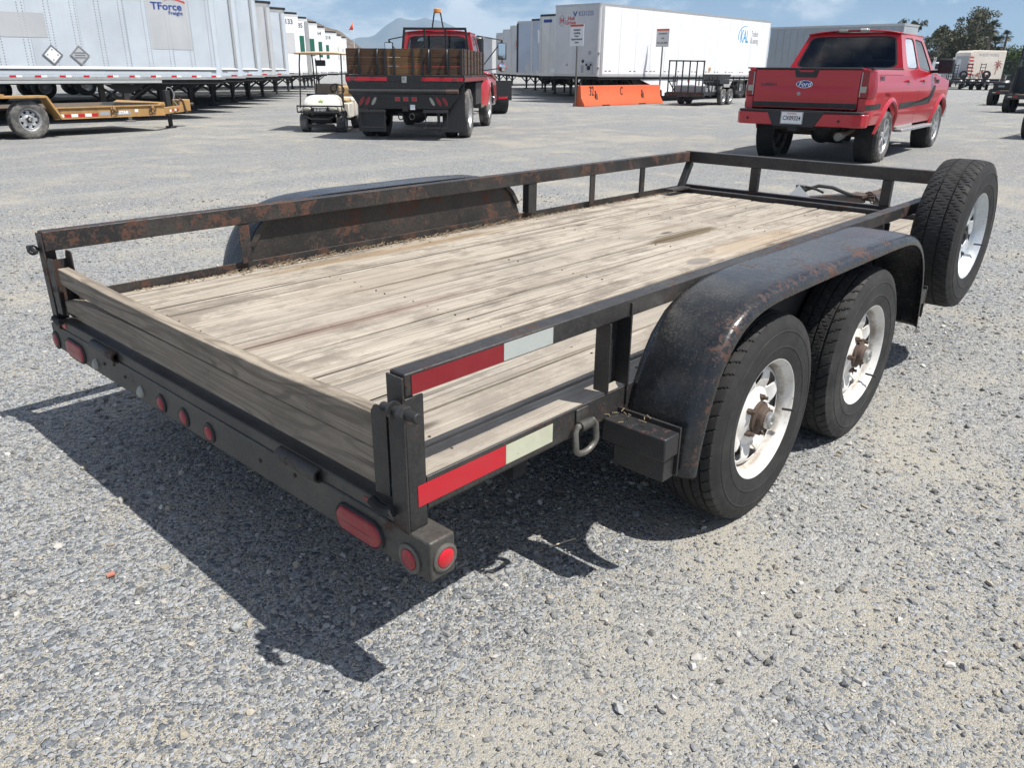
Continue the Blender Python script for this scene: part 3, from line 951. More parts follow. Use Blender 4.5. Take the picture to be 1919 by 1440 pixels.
# ------------------------------------------------------------------ the flatbed utility trailer
W_ = 2.0947
L_ = 4.5947
def main_trailer():
    T = thing('utility_trailer', 'rusty black tandem axle trailer with weathered wooden deck, in the foreground', 'trailer')
    st, rs, mid, du = M['steel'], M['steel_rusty'], M['steel_mid'], M['steel_dusty']
    # deck planks
    n = 13
    y0, y1 = 0.009, W_-0.009
    pw = (y1-y0)/n
    for i in range(n):
        g = 0.0040+0.0024*random.random()
        a, b_ = y0+i*pw+g, y0+(i+1)*pw-g
        z = 0.519+random.uniform(-0.0026, 0.0026)
        rows = []
        ns = 14
        xs0 = 0.14+random.uniform(-0.004, 0.01)
        ph = random.random()*6
        for k in range(ns+1):
            x = xs0+(4.418-xs0)*k/ns
            dz = 0.0018*math.sin(x*2.3+ph)
            cup = 0.0014*math.sin(x*1.1+ph*2)
            jy = 0.0010*math.sin(x*5.1+ph)
            rows.append([(x, a+jy, z+dz-0.036), (x, a+jy, z+dz-0.003), (x, a+0.003+jy, z+dz+cup), (x, (a+b_)/2, z+dz-cup), (x, b_-0.003+jy, z+dz+cup), (x, b_+jy, z+dz-0.003), (x, b_+jy, z+dz-0.036)])
        mb = MB().grid(rows, True)
        m = 7
        mb.f.append(tuple(range(m)))
        mb.f.append(tuple(range(ns*m, ns*m+m)))
        mb.build('plank', M['deck'], T, smooth=25)
    sc = MB()
    for x in (0.28, 1.05, 1.85, 2.65, 3.4, 4.1):
        for i in range(n):
            for d in (0.28, 0.72):
                yy = y0+(i+d)*pw+random.uniform(-0.01, 0.01)
                xx = x+random.uniform(-0.015, 0.015)
                sc.lathe([(0.0040, -0.003), (0.0036, 0.0012), (0.002, 0.0012), (0, 0.0005)], (xx, yy, 0.519), 8, 'z')
    sc.build('deck_screws', M['rusty_iron'], T, kind='stuff')
    # perimeter frame
    MB().box(0.10, 4.54, 0.0, 0.007, 0.479, 0.556).box(0.10, 4.54, 0.0075, 0.06, 0.470, 0.4785).build('side_rail', st, T, bev=0.0015)
    MB().box(0.10, 4.54, W_-0.007, W_, 0.479, 0.556).box(0.10, 4.54, W_-0.06, W_-0.0075, 0.470, 0.4785).build('side_rail', rs, T, bev=0.0015)
    MB().box(4.455, 4.50, 0.048, W_-0.048, 0.440, 0.545).build('front_rail', mid, T, bev=0.004)
    MB().box(4.545, 4.595, 0.0, W_, 0.479, 0.560).build('front_rail', rs, T, bev=0.004)
    # underbody
    ub = MB()
    for x in (0.45, 0.95, 1.45, 1.95, 2.45, 2.95, 3.45, 3.95, 4.3): ub.box(x-0.025, x+0.025, 0.05, W_-0.05, 0.40, 0.472)
    for y in (0.42, W_-0.42): ub.box(0.13, 4.45, y-0.025, y+0.025, 0.375, 0.398)
    ub.build('crossmembers', M['dark'], T, kind='stuff')
    for x in (1.3507, 2.1873):
        MB().cyl((x, -0.06, 0.335), (x, W_+0.06, 0.335), 0.038, n=16).build('axle', M['darkmetal'], T)
    for y in (0.07, W_-0.07):
        for x in (1.3507, 2.1873):
            sp = MB()
            for q in range(4):
                hw = 0.30-0.05*q
                pts = [(x-hw+2*hw*k/8, y, 0.425-0.030*(1-((k-4)/4)**2)-0.009*q) for k in range(9)]
                for p_, q_ in zip(pts[:-1], pts[1:]): sp.bar(p_, q_, 0.045, 0.008)
            sp.build('leaf_spring', M['rusty_iron'], T)
    # bumper
    MB().box(0.0475, 0.120, -0.062, W_+0.062, 0.341, 0.440).build('bumper', du, T, bev=0.006, seg=3)
    MB().box(0.0500, 0.132, 0.052, W_-0.052, 0.4405, 0.476).build('rear_sill', du, T, bev=0.004)
    hp = MB()
    for a, b_ in ((0.33, 0.505), (1.515, 1.715)):
        pr = [(0.0, 0.0), (0.0195, 0.0), (0.0195, b_-a), (0.012, b_-a), (0.012, b_-a-0.05), (0, b_-a-0.05)]
        hb = MB().lathe([(0.013, 0.03), (0.013, 0.0), (0.0195, 0.0), (0.0195, b_-a), (0.013, b_-a), (0.013, b_-a-0.03)], (0.046, a, 0.4555), 20)
        hb.build('hinge_pipe', mid, T)
    for yy, zz, wv in ((0.95, 0.458, 0.32), (1.80, 0.46, 0.12)):
        pass
    # lamps on the bumper
    def oval(yc, zc, ww, hh, x0, name, mat, par=T):
        def loop(k, x):
            pts = []
            rr_ = hh/2*k
            for s in range(24):
                t = 2*PI*s/24
                cx_ = (ww/2-hh/2)*(1 if math.cos(t) > 0 else -1)
                pts.append((x, yc+cx_+rr_*math.cos(t), zc+rr_*math.sin(t)))
            return pts
        rb = MB().grid([loop(1.18, x0+0.004), loop(1.18, x0-0.004), loop(1.10, x0-0.008), loop(1.0, x0-0.007), loop(0.98, x0+0.004)], True)
        g = rb.build('grommet', M['black'], par, smooth=40)
        lb = MB().grid([loop(0.98, x0), loop(0.97, x0-0.006), loop(0.85, x0-0.011), loop(0.5, x0-0.0135), loop(0.02, x0-0.0145)], True)
        return g, lb
    for yc, lab in ((0.182, 'oval red tail lamp at the right end of the bumper'), (1.918, 'oval red tail lamp at the left end of the bumper')):
        g, lb = oval(yc, 0.380, 0.168, 0.066, 0.0475, 'tail_lamp', M['lens'])
        l = lb.build('tail_lamp', M['lens'], T)
        g.parent = l
    def round_lamp(c, r, axis, sgn, mat, ring, par=T, name='marker_lamp'):
        lb = MB().lathe([(r, 0.0), (r*0.97, sgn*0.006), (r*0.75, sgn*0.0095), (r*0.3, sgn*0.011), (0, sgn*0.0112)], c, 24, axis)
        l = lb.build(name, mat, par)
        MB().lathe([(r*1.42, -sgn*0.001), (r*1.40, sgn*0.004), (r*1.15, sgn*0.0065), (r*1.0, sgn*0.005), (r*0.99, -sgn*0.002)], c, 24, axis).build('bezel', ring, l)
        return l
    for yy in (1.209, 1.056, 0.899): round_lamp((0.0475, yy, 0.380), 0.0225, 'x', -1, M['lens'], M['black'])
    round_lamp((0.0475, 0.005, 0.374), 0.0255, 'x', -1, M['lens'], M['zinc_worn'])
    round_lamp((0.0475, W_+0.028, 0.374), 0.0255, 'x', -1, M['lens'], M['black'])
    round_lamp((0.088, -0.062, 0.389), 0.0235, 'y', -1, M['lens_bright'], M['zinc_worn'])
    round_lamp((0.088, W_+0.062, 0.389), 0.0235, 'y', 1, M['lens'], M['zinc'])
    for yy in (1.735, 1.362):
        tb = MB()
        rows = []
        for k in range(5):
            s = (1, 0.92, 0.7, 0.35, 0.02)[k]
            x = 0.0475-(0, 0.006, 0.011, 0.015, 0.017)[k]
            rows.append([(x, yy+s*0.016*math.cos(t)*(1-0.45*max(0, math.sin(t))), 0.372+s*(0.019*math.sin(t) if math.sin(t) < 0 else 0.025*math.sin(t))) for t in [2*PI*q/16 for q in range(16)]])
        tb.grid(rows, True).build('license_lamp', M['lens_clear'], T)
    for yy, zz in ((1.48, 0.395), (1.56, 0.418), (1.65, 0.398), (0.62, 0.39), (0.45, 0.41)):
        MB().lathe([(0.006, 0.0), (0.006, -0.004), (0, -0.006)], (0.0475, yy, zz), 8, 'x').build('bolt', M['rusty_iron'], T)
    # reflective patches on the sill
    for pts in ([(0.086, 0.446), (0.160, 0.4605), (0.150, 0.449), (0.135, 0.474), (0.09, 0.472)],):
        MB().prism([(0.084, 0.4445), (0.098, 0.445), (0.160, 0.457), (0.163, 0.466), (0.150, 0.466), (0.090, 0.472)], 'x', 0.0485, 0.0498).build('reflector_patch', M['tape_red'], T, smooth=None)
    MB().prism([(1.985, 0.447), (2.035, 0.446), (2.040, 0.474), (1.99, 0.475)], 'x', 0.0485, 0.0498).build('reflector_patch', M['tape_red_bright'], T, smooth=None)
    # rear posts, gate channels, end boards
    for sgn, y in ((1, 0.0), (-1, W_)):
        def yy(a): return y+sgn*a
        a0, a1 = sorted((yy(0.0), yy(0.05)))
        MB().box(0.0435, 0.0495, a0, a1, 0.436, 0.797).build('rear_post', mid if sgn > 0 else rs, T, bev=0.0015)
        a0, a1 = sorted((yy(0.0), yy(0.006)))
        MB().box(0.050, 0.098, a0, a1, 0.4415, 0.75).build('rear_post', st, T, bev=0.0015)
        q0, q1 = sorted((yy(0.0605), yy(0.112)))
        pl = [(q0, 0.505), (q1, 0.500), (q1, 0.695), (q1-0.012, 0.712), (q0+0.004, 0.714), (q0, 0.70)]
        MB().prism(pl, 'x', 0.046, 0.0515).build('board_channel', mid, T, bev=0.001)
        q0, q1 = sorted((yy(0.055), yy(0.118)))
        pl = [(q0, 0.505), (q1, 0.500), (q1, 0.71), (q1-0.012, 0.732), (q0+0.004, 0.734), (q0, 0.72)]
        MB().prism(pl, 'x', 0.112, 0.117).build('board_channel', mid, T, bev=0.001)
        q0, q1 = sorted((yy(0.0535), yy(0.0595)))
        MB().box(0.052, 0.117, q0, q1, 0.485, 0.70).build('board_channel', mid, T)
        # hinge pin with washer and nut
        pin = MB().cyl((0.024, yy(0.040), 0.733), (0.024, yy(-0.070 if sgn > 0 else -0.045), 0.739), 0.0105 if sgn > 0 else 0.008, n=18)
        p_ = pin.build('hinge_pin', M['darkmetal'], T, bev=0.002)
        MB().lathe([(0.011, -0.003), (0.019, -0.003), (0.019, 0.003), (0.011, 0.003)], (0.024, yy(0.004), 0.7355), 20).build('washer', M['steel'], p_)
        MB().cyl((0.024, yy(-0.016), 0.7365), (0.024, yy(-0.038 if sgn > 0 else -0.022), 0.738), 0.0175 if sgn > 0 else 0.011, n=6).build('nut', M['steel'], p_, smooth=None, bev=0.002)
        MB().cyl((0.0115, yy(0.028), 0.7335), (0.0108, yy(0.028), 0.7335), 0.003, n=8).build('pin_hole', M['dark'], p_)
        # D shaped keeper under the boards
        MB().tube([(0.035, yy(0.04+0.075*k/6), 0.482-0.010*math.sin(PI*k/6)) for k in range(7)], 0.012, 8).build('keeper', M['dark'], T)
    ub_ = [(0.1135, 0.5955), (0.5, 0.5965), (1.0, 0.5985), (1.55, 0.602), (1.80, 0.607), (1.985, 0.621), (1.985, 0.677), (1.5, 0.664), (1.0, 0.659), (0.5, 0.667), (0.1135, 0.682)]
    lb_ = [(0.1135, 0.5035), (1.0, 0.505), (1.985, 0.514), (1.985, 0.555), (1.86, 0.575), (1.7, 0.586), (1.4, 0.592), (1.0, 0.5935), (0.1135, 0.593)]
    for pl, dx in ((ub_, 0.0), (lb_, 0.002)):
        bb = MB().prism(pl, 'x', 0.0600+dx, 0.100+dx)
        o = bb.build('end_board', M['lumber'], T, bev=0.003)
    # upper rails
    MB().box(0.051, 4.535, 0.0, 0.048, 0.7535, 0.8035).build('top_rail', mid, T, bev=0.004, seg=3)
    MB().box(0.051, 4.535, W_-0.048, W_, 0.7305, 0.8035).build('top_rail', rs, T, bev=0.004, seg=3)
    MB().box(4.545, 4.595, -0.004, W_, 0.7255, 0.8055).build('front_top_rail', M['steel_mid'], T, bev=0.004, seg=3)
    def channel(x0, x1, y, sgn, z0, z1, mat):
        yy = lambda a: y+sgn*a
        for xa in (x0, x1-0.006):
            a, b_ = sorted((yy(-0.004), yy(0.044)))
            MB().box(xa, xa+0.006, a, b_, z0, z1).build('stake_post', mat, T, bev=0.0015)
        a, b_ = sorted((yy(0.038), yy(0.0435)))
        MB().box(x0+0.007, x1-0.007, a, b_, z0, z1).build('stake_post', mat, T)
    def angle(x0, x1, y, sgn, z0, z1, mat):
        yy = lambda a: y+sgn*a
        a, b_ = sorted((yy(0.038), yy(0.044)))
        o = MB().box(x0, x1, a, b_, z0, z1)
        a, b_ = sorted((yy(0.0), yy(0.0375)))
        o.box(x1-0.006, x1, a, b_, z0, z1)
        o.build('stake_post', mat, T, bev=0.0015)
    channel(0.735, 0.83, 0.0, 1, 0.558, 0.7530, st)
    MB().box(0.824, 0.830, -0.0065, -0.0005, 0.50, 0.792).build('stake_post', st, T, bev=0.001)
    channel(2.72, 2.80, 0.0, 1, 0.558, 0.7530, st)
    for x in (3.33, 3.92): angle(x, x+0.05, 0.0, 1, 0.558, 0.7530, st)
    angle(0.82, 0.87, W_, -1, 0.558, 0.7300, rs)
    channel(2.71, 2.785, W_, -1, 0.558, 0.7300, st)
    for x in (3.32, 3.90): angle(x, x+0.05, W_, -1, 0.558, 0.7300, rs)
    # front posts
    MB().bar((4.575, W_-0.03, 0.724), (4.47, W_-0.03, 0.547), 0.045, 0.045, (1, 0, 0)).build('front_post', st, T, bev=0.003)
    for y in (1.52, 0.60):
        MB().box(4.548, 4.592, y-0.03, y+0.03, 0.562, 0.7245).build('front_post', mid, T, bev=0.003)
    MB().box(4.548, 4.592, 0.0, 0.05, 0.562, 0.7245).build('front_post', mid, T, bev=0.003)
    MB().box(4.20, 4.44, W_-0.13, W_-0.05, 0.5465, 0.562).build('corner_plate', mid, T, bev=0.002)
    # fenders
    half = [(0.815, 0.345), (0.822, 0.40), (0.836, 0.47), (0.858, 0.55), (0.890, 0.625), (0.935, 0.690), (0.995, 0.742), (1.07, 0.778), (1.16, 0.797), (1.27, 0.803), (1.50, 0.8045), (1.769, 0.8045)]
    prof = half+[(3.538-x, z) for x, z in reversed(half[:-1])]
    def fender(y_in, sgn, mat):
        npt = len(prof)
        rows = []
        lip = [(0.0, 0), (0.06, 0.001), (0.12, 0.0015), (0.165, 0), (0.190, -0.003), (0.207, -0.010), (0.217, -0.021), (0.221, -0.034), (0.221, -0.044)]
        for i, (x, z) in enumerate(prof):
            a = prof[max(i-1, 0)]
            b_ = prof[min(i+1, npt-1)]
            tx, tz = b_[0]-a[0], b_[1]-a[1]
            l = math.hypot(tx, tz)
            nx, nz = -tz/l, tx/l
            dent = 0.003*math.sin(x*9+1)+0.004*math.exp(-((x-2.25)/0.12)**2)*(-2)
            rows.append([(x+nx*(d+(dent if 0.05 < yy < 0.2 else 0)), y_in+sgn*yy, z+nz*(d+(dent if 0.05 < yy < 0.2 else 0))) for yy, d in lip])
        o = MB().grid(rows).build('fender', mat, T, smooth=60)
        sub = o.modifiers.new('sub', 'SUBSURF')
        sub.levels = sub.render_levels = 2
        md = o.modifiers.new('solid', 'SOLIDIFY')
        md.thickness = 0.004
        md.offset = -1 if sgn < 0 else 1
        md.use_even_offset = False
        return o
    fender(-0.005, -1, M['fender'])
    fender(W_+0.005, 1, M['fender'])
    # inner walls of the wheel boxes
    inner = [(x, z-0.006) for x, z in prof if z > 0.50]
    inner = [(0.85, 0.485)]+inner+[(3.538-0.85, 0.485)]
    MB().prism(inner, 'y', W_+0.0005, W_+0.0045).build('fender_wall', rs, T, smooth=None)
    MB().prism([(x, z) for x, z in inner], 'y', -0.0045, -0.0005).build('fender_wall', st, T, smooth=None)
    # rusty edge where the fender arch meets the wall on the left
    edge = [(x, W_-0.012, z-0.004) for x, z in prof if 0.55 < z < 0.79]
    for half_ in (edge[:len(edge)//2], edge[len(edge)//2:]):
        b = MB()
        for p, q in zip(half_[:-1], half_[1:]): b.bar(p, q, 0.024, 0.006, (0, 1, 0))
        b.build('fender_edge', rs, T)
    # stub brackets carrying the fenders
    for sgn, y in ((-1, 0.0), (1, W_)):
        for xa in (0.725, 2.745):
            a, b_ = sorted((y+sgn*0.001, y+sgn*0.200))
            MB().box(xa, xa+0.068, a, b_, 0.425, 0.489).build('fender_bracket', st, T, bev=0.004)
            MB().box(xa+0.070, xa+0.078, a, b_, 0.36, 0.50).build('fender_bracket', st, T, bev=0.001)
            MB().box(xa+0.02, xa+0.069, *sorted((y+sgn*0.03, y+sgn*0.19)), 0.355, 0.4245).build('fender_bracket', st, T, bev=0.002)
    # wheels
    trailer_wheel(T, (1.3507, -0.101, 0.338), 0.345, 0.188, 0.19, -1, 'rib', M['rubber'], M['rim_old'], M['rusty_iron'], rot=0.3)
    trailer_wheel(T, (2.1873, -0.101, 0.338), 0.345, 0.188, 0.19, -1, 'block', M['rubber_worn'], M['rim_old'], M['rusty_iron'], rot=1.0)
    for x in (1.3507, 2.1873):
        trailer_wheel(T, (x, W_+0.104, 0.338), 0.345, 0.188, 0.19, 1, 'block', M['rubber_worn'], M['rim_old'], M['rusty_iron'], n=96)
    # tape
    def strip(x0, x1, z0, z1, mat, t=-0.0012):
        MB().box(x0, x1, t, -0.0004, z0, z1).build('reflective_tape', mat, T, smooth=None)
    strip(0.068, 0.3345, 0.7560, 0.7975, M['tape_red'])
    strip(0.3355, 0.5050, 0.7575, 0.7985, M['tape_grey'])
    strip(0.073, 0.3430, 0.4930, 0.5440, M['tape_red_bright'])
    strip(0.3440, 0.5140, 0.4935, 0.5435, M['tape_white'])
    # D ring on the side rail
    ring = MB()
    c = (0.628, -0.022, 0.470)
    pts = []
    for k in range(17):
        t = PI+PI*k/16
        pts.append((c[0]+0.043*math.cos(t), c[1]-0.004*math.sin(t), c[2]+0.030*math.sin(t)-0.012))
    pts += [(c[0]+0.043, c[1]+0.004, c[2]+0.028), (c[0]+0.034, c[1]+0.006, c[2]+0.040), (c[0]-0.034, c[1]+0.006, c[2]+0.040), (c[0]-0.043, c[1]+0.004, c[2]+0.028)]
    ring.tube(pts, 0.0085, 10, True)
    ro = ring.build('tie_down_ring', M['zinc_worn'], T)
    cl = MB().cyl((0.604, -0.017, 0.508), (0.652, -0.017, 0.508), 0.0145, n=14)
    cl.box(0.604, 0.652, -0.006, -0.0005, 0.505, 0.552)
    cl.build('ring_clip', M['steel_dusty'], ro, bev=0.002)
    # dry straw and dirt lying along the left rail and in the bracket corner
    db = MB()
    for k in range(260):
        x = random.uniform(0.75, 2.9)
        a = random.uniform(-0.5, 0.5)
        l = random.uniform(0.008, 0.035)
        y = 2.082-abs(random.gauss(0, 0.030))*(1.4 if 0.8 < x < 1.2 or 1.6 < x < 2.1 else 0.6)
        z = 0.5225+random.uniform(0, 0.010)
        db.bar((x, y, z), (x+l*math.cos(a), y+l*math.sin(a), z+random.uniform(-0.002, 0.008)), 0.0025, 0.002)
    for k in range(12):
        x, y = random.uniform(0.73, 0.80), -random.uniform(0.0, 0.12)
        a = random.uniform(0, PI)
        l = random.uniform(0.01, 0.035)
        z = 0.492+random.uniform(0, 0.012)
        db.bar((x, y, z), (x+l*math.cos(a)*0.6, y+l*math.sin(a)*0.8, z+random.uniform(0, 0.01)), 0.002, 0.002)
    db.build('dry_straw', M['straw'], T, smooth=None, kind='stuff')
    dl = MB()
    for k in range(900):
        x = random.uniform(0.35, 4.3)
        y = 2.083-abs(random.gauss(0, 0.024))
        r = random.uniform(0.0015, 0.0045)
        dl.ball((x, y, 0.521+r*0.4), r*1.5, r, r*0.7, 5)
    dl.build('dirt_crumbs', M['dirt'], T, kind='stuff')
    # tongue
    for s in (1, -1):
        MB().bar((4.60, W_/2+s*0.52, 0.452), (5.62, W_/2+s*0.05, 0.452), 0.05, 0.075).build('tongue_beam', mid, T, bev=0.003)
    MB().bar((5.10, W_/2-0.26, 0.44), (5.10, W_/2+0.26, 0.44), 0.04, 0.05).build('tongue_crossbar', mid, T)
    cp = MB().box(5.60, 5.86, W_/2-0.045, W_/2+0.045, 0.43, 0.49)
    cp.ball((5.88, W_/2, 0.455), 0.06, 0.055, 0.05, 16)
    cp.build('coupler', M['rusty_iron'], T, bev=0.006)
    jk = MB().cyl((4.98, 1.345, 0.20), (4.98, 1.345, 0.56), 0.026, n=16)
    jk.box(4.955, 5.005, 1.31, 1.375, 0.555, 0.585)
    jk.cyl((4.98, 1.345, 0.05), (4.98, 1.345, 0.20), 0.02, n=14)
    jk.cyl((4.98, 1.345, 0.0), (4.98, 1.345, 0.05), 0.05, n=14)
    j = jk.build('jack', M['zinc_worn'], T, bev=0.003)
    MB().tube([(4.98, 1.36, 0.570), (4.97, 1.28, 0.575), (4.97, 1.22, 0.565), (4.985, 1.17, 0.545)], 0.009, 8).build('handle', M['darkmetal'], j)
    pl = MB().box(-0.065, 0.065, -0.003, 0.003, -0.065, 0.065, Matrix.Translation((4.90, 1.325, 0.500)) @ Matrix.Rotation(R(-55), 4, 'Z') @ Matrix.Rotation(R(45), 4, 'Y'))
    pl.build('sign_plate', M['whiteprint'], T)
    hb = MB()
    pts = [(5.02, 1.37, 0.50), (5.05, 1.33, 0.545), (5.10, 1.26, 0.575), (5.16, 1.18, 0.565), (5.22, 1.11, 0.53), (5.28, 1.06, 0.505), (5.4, 1.03, 0.50), (5.5, 1.02, 0.51)]
    hb.tube(pts, 0.013, 8)
    hb.build('wiring_loom', M['black'], T)
    ch = MB()
    for k in range(13):
        t = k/12
        p = Vector((5.33+0.05*math.sin(t*3), 0.93+0.09*t, 0.47+0.05*math.sin(t*PI)-0.10*(t > 0.8)*(t-0.8)*4))
        q = [p+Vector((0.012*math.cos(a)*(1 if k % 2 else 0.3), 0.016*math.sin(a), 0.012*math.cos(a)*(0.3 if k % 2 else 1))) for a in [2*PI*i/8 for i in range(8)]]
        ch.tube(q, 0.0045, 5, True)
    ch.build('safety_chain', M['rusty_iron'], T, kind='stuff')
    MB().box(5.26, 5.44, 0.985, 1.10, 0.49, 0.515).build('tongue_plate', M['rusty_iron'], T, bev=0.003)
    return T
def fender_mat():
    n = NT('scuffed_fender_paint')
    c = n.coord()
    a = n.noise(c, 4.2, 9, 0.7, 0.4)
    sc = n.ramp(n.noise(n.coord((9, 60, 9)), 3.0, 7, 0.78, 0.6), 0.60, 0.70, 0, 0.5)
    sc2 = n.ramp(n.noise(n.coord((60, 14, 20)), 2.0, 7, 0.75, 0.9), 0.61, 0.70, 0, 0.45)
    dm = n.ramp(n.noise(c, 7, 8, 0.75), 0.42, 0.74, 0, 0.28)
    col = n.mix(dm, (0.013, 0.015, 0.018), (0.11, 0.10, 0.085))
    col = n.mix(sc, col, (0.12, 0.115, 0.105))
    col = n.mix(sc2, col, (0.10, 0.10, 0.095))
    x, y, z = n.sep(n.node('TexCoord').outputs['Object'])
    lipd = n.ramp(n.math('ABSOLUTE', n.math('SUBTRACT', n.math('ABSOLUTE', n.math('SUBTRACT', y, 1.047)), 1.262)), 0.0, 0.055, 0.036, 0)
    fz = n.noise(c, 55, 6, 0.75)
    rm = n.ramp(n.math('ADD', lipd, n.math('ADD', n.math('MULTIPLY', a, 0.55), n.math('MULTIPLY', fz, 0.45))), 0.565, 0.61)
    spk = n.ramp(n.math('ADD', n.math('MULTIPLY', n.noise(c, 150, 5, 0.8), 0.6), n.math('MULTIPLY', n.noise(c, 5, 5, 0.7), 0.4)), 0.51, 0.62, 0, 0.36)
    col = n.mix(spk, col, (0.13, 0.125, 0.11))
    col = n.mix(n.math('MULTIPLY', rm, 0.85), col, n.mix(n.noise(c, 30, 4), (0.10, 0.042, 0.026), (0.055, 0.028, 0.02)))
    sp = n.ramp(n.noise(c, 16, 4, 0.6), 0.74, 0.78)
    col = n.mix(sp, col, (0.30, 0.25, 0.17))
    return n.set(col=col, rough=n.ramp(n.math('ADD', dm, rm), 0, 1.0, 0.24, 0.75), normal=n.bump(n.noise(c, 18, 5, 0.65), 0.35, 0.006))
M['fender'] = fender_mat()
M['zinc_worn'] = simple('worn_zinc', (0.15, 0.145, 0.13), 0.5, 0.5, 0.6, 26, 0.3, 120)
M['dirt'] = simple('dry_dirt', (0.27, 0.21, 0.14), 0.95, 0, 0.4, 30)
main_trailer()
def spare():
    T = thing('spare_tyre', 'spare tyre with clean silver white rim hung on the right rail of the wooden trailer', 'spare tyre')
    trailer_wheel(T, (3.30, -0.135, 0.655), 0.345, 0.205, 0.19, -1, 'road', M['rubber'], M['rim_new'], None, rot=0.6)
    MB().box(3.22, 3.38, -0.03, -0.006, 0.60, 0.74).build('mount_plate', M['steel'], T)
    MB().cyl((3.30, -0.20, 0.655), (3.30, -0.02, 0.655), 0.02, n=12).build('mount_bolt', M['darkmetal'], T)
spare()

# ------------------------------------------------------------------ vehicle helpers
def qpt(Q, u, v):
    a, b, c, d = [Vector(q) for q in Q]
    return a*(1-u)*(1-v)+b*u*(1-v)+c*u*v+d*(1-u)*v
def window_panel(Q, inset, mat, gmat, root, thick=0.03, n=48, name='pillar_frame', p=7, gname='window', normal=None, seal=True):
    """a body panel Q with a rounded window opening; frame, rubber seal and glass"""
    u0, u1, v0, v1 = inset
    out, inn, sl = [], [], []
    for i in range(n):
        t = 2*PI*i/n
        c, s = math.cos(t), math.sin(t)
        k = max(abs(c), abs(s))
        out.append(qpt(Q, 0.5+0.5*c/k, 0.5+0.5*s/k))
        e = 2.0/p
        a = math.copysign(abs(c)**e, c)
        b = math.copysign(abs(s)**e, s)
        inn.append(qpt(Q, (u0+u1)/2+(u1-u0)/2*a, (v0+v1)/2+(v1-v0)/2*b))
        sl.append(qpt(Q, (u0+u1)/2+(u1-u0)/2*a*0.965, (v0+v1)/2+(v1-v0)/2*b*0.95))
    nrm = Vector(normal) if normal else (Vector(Q[1])-Vector(Q[0])).cross(Vector(Q[3])-Vector(Q[0])).normalized()
    m = MB()
    m.grid([out, inn, [q-nrm*thick for q in inn]], True)
    m.grid([out, [q-nrm*thick for q in out]], True)
    m.build(name, mat, root, smooth=30)
    if seal: MB().grid([[q-nrm*0.004 for q in inn], [q-nrm*0.002 for q in sl], [q-nrm*0.012 for q in sl]], True).build('window_seal', M['black'], root)
    g = MB()
    g.add([q-nrm*0.010 for q in inn], [tuple(range(n))])
    return g.build(gname, gmat, root, smooth=None)
def shell(name, poly, zs, xs, yfun, sgn, mat, root, off=0.0, thick=0.0, smooth=40):
    bm = bmesh.new()
    vs = [bm.verts.new((x, 0, z)) for x, z in poly]
    bm.faces.new(vs)
    bmesh.ops.triangulate(bm, faces=bm.faces[:], ngon_method='EAR_CLIP')
    for z in zs:
        bmesh.ops.bisect_plane(bm, geom=bm.verts[:]+bm.edges[:]+bm.faces[:], plane_co=(0, 0, z), plane_no=(0, 0, 1))
    for x in xs:
        bmesh.ops.bisect_plane(bm, geom=bm.verts[:]+bm.edges[:]+bm.faces[:], plane_co=(x, 0, 0), plane_no=(1, 0, 0))
    for v in bm.verts: v.co.y = sgn*(yfun(v.co.x, v.co.z)+off)
    bmesh.ops.dissolve_degenerate(bm, dist=0.0015, edges=bm.edges[:])
    bmesh.ops.recalc_face_normals(bm, faces=bm.faces[:])
    if len(bm.faces) and sum(f.normal.y for f in bm.faces)*sgn < 0: bmesh.ops.reverse_faces(bm, faces=bm.faces[:])
    me = bpy.data.meshes.new(name)
    bm.to_mesh(me)
    bm.free()
    me.polygons.foreach_set('use_smooth', [True]*len(me.polygons))
    me.set_sharp_from_angle(angle=R(smooth))
    me.materials.append(mat)
    o = bpy.data.objects.new(name, me)
    COL.objects.link(o)
    o.parent = root
    return o
def arc(cx, cz, r, a0, a1, n):
    return [(cx+r*math.cos(R(a0+(a1-a0)*i/n)), cz+r*math.sin(R(a0+(a1-a0)*i/n))) for i in range(n+1)]
def flare(root, cx, cz, r, a0, a1, yfun, sgn, mat, wd=0.06, bulge=0.03):
    rows = []
    for i in range(29):
        t = R(a0+(a1-a0)*i/28)
        row = []
        for k, (dr, dy) in enumerate(((-0.012, -0.04), (-0.010, bulge*0.6), (0.0, bulge), (0.025, bulge), (wd, bulge*0.35), (wd+0.012, -0.004))):
            x, z = cx+(r+dr)*math.cos(t), cz+(r+dr)*math.sin(t)
            row.append((x, sgn*(yfun(x, z)+dy), z))
        rows.append(row)
    MB().grid(rows).build('wheel_flare', mat, root, smooth=50)
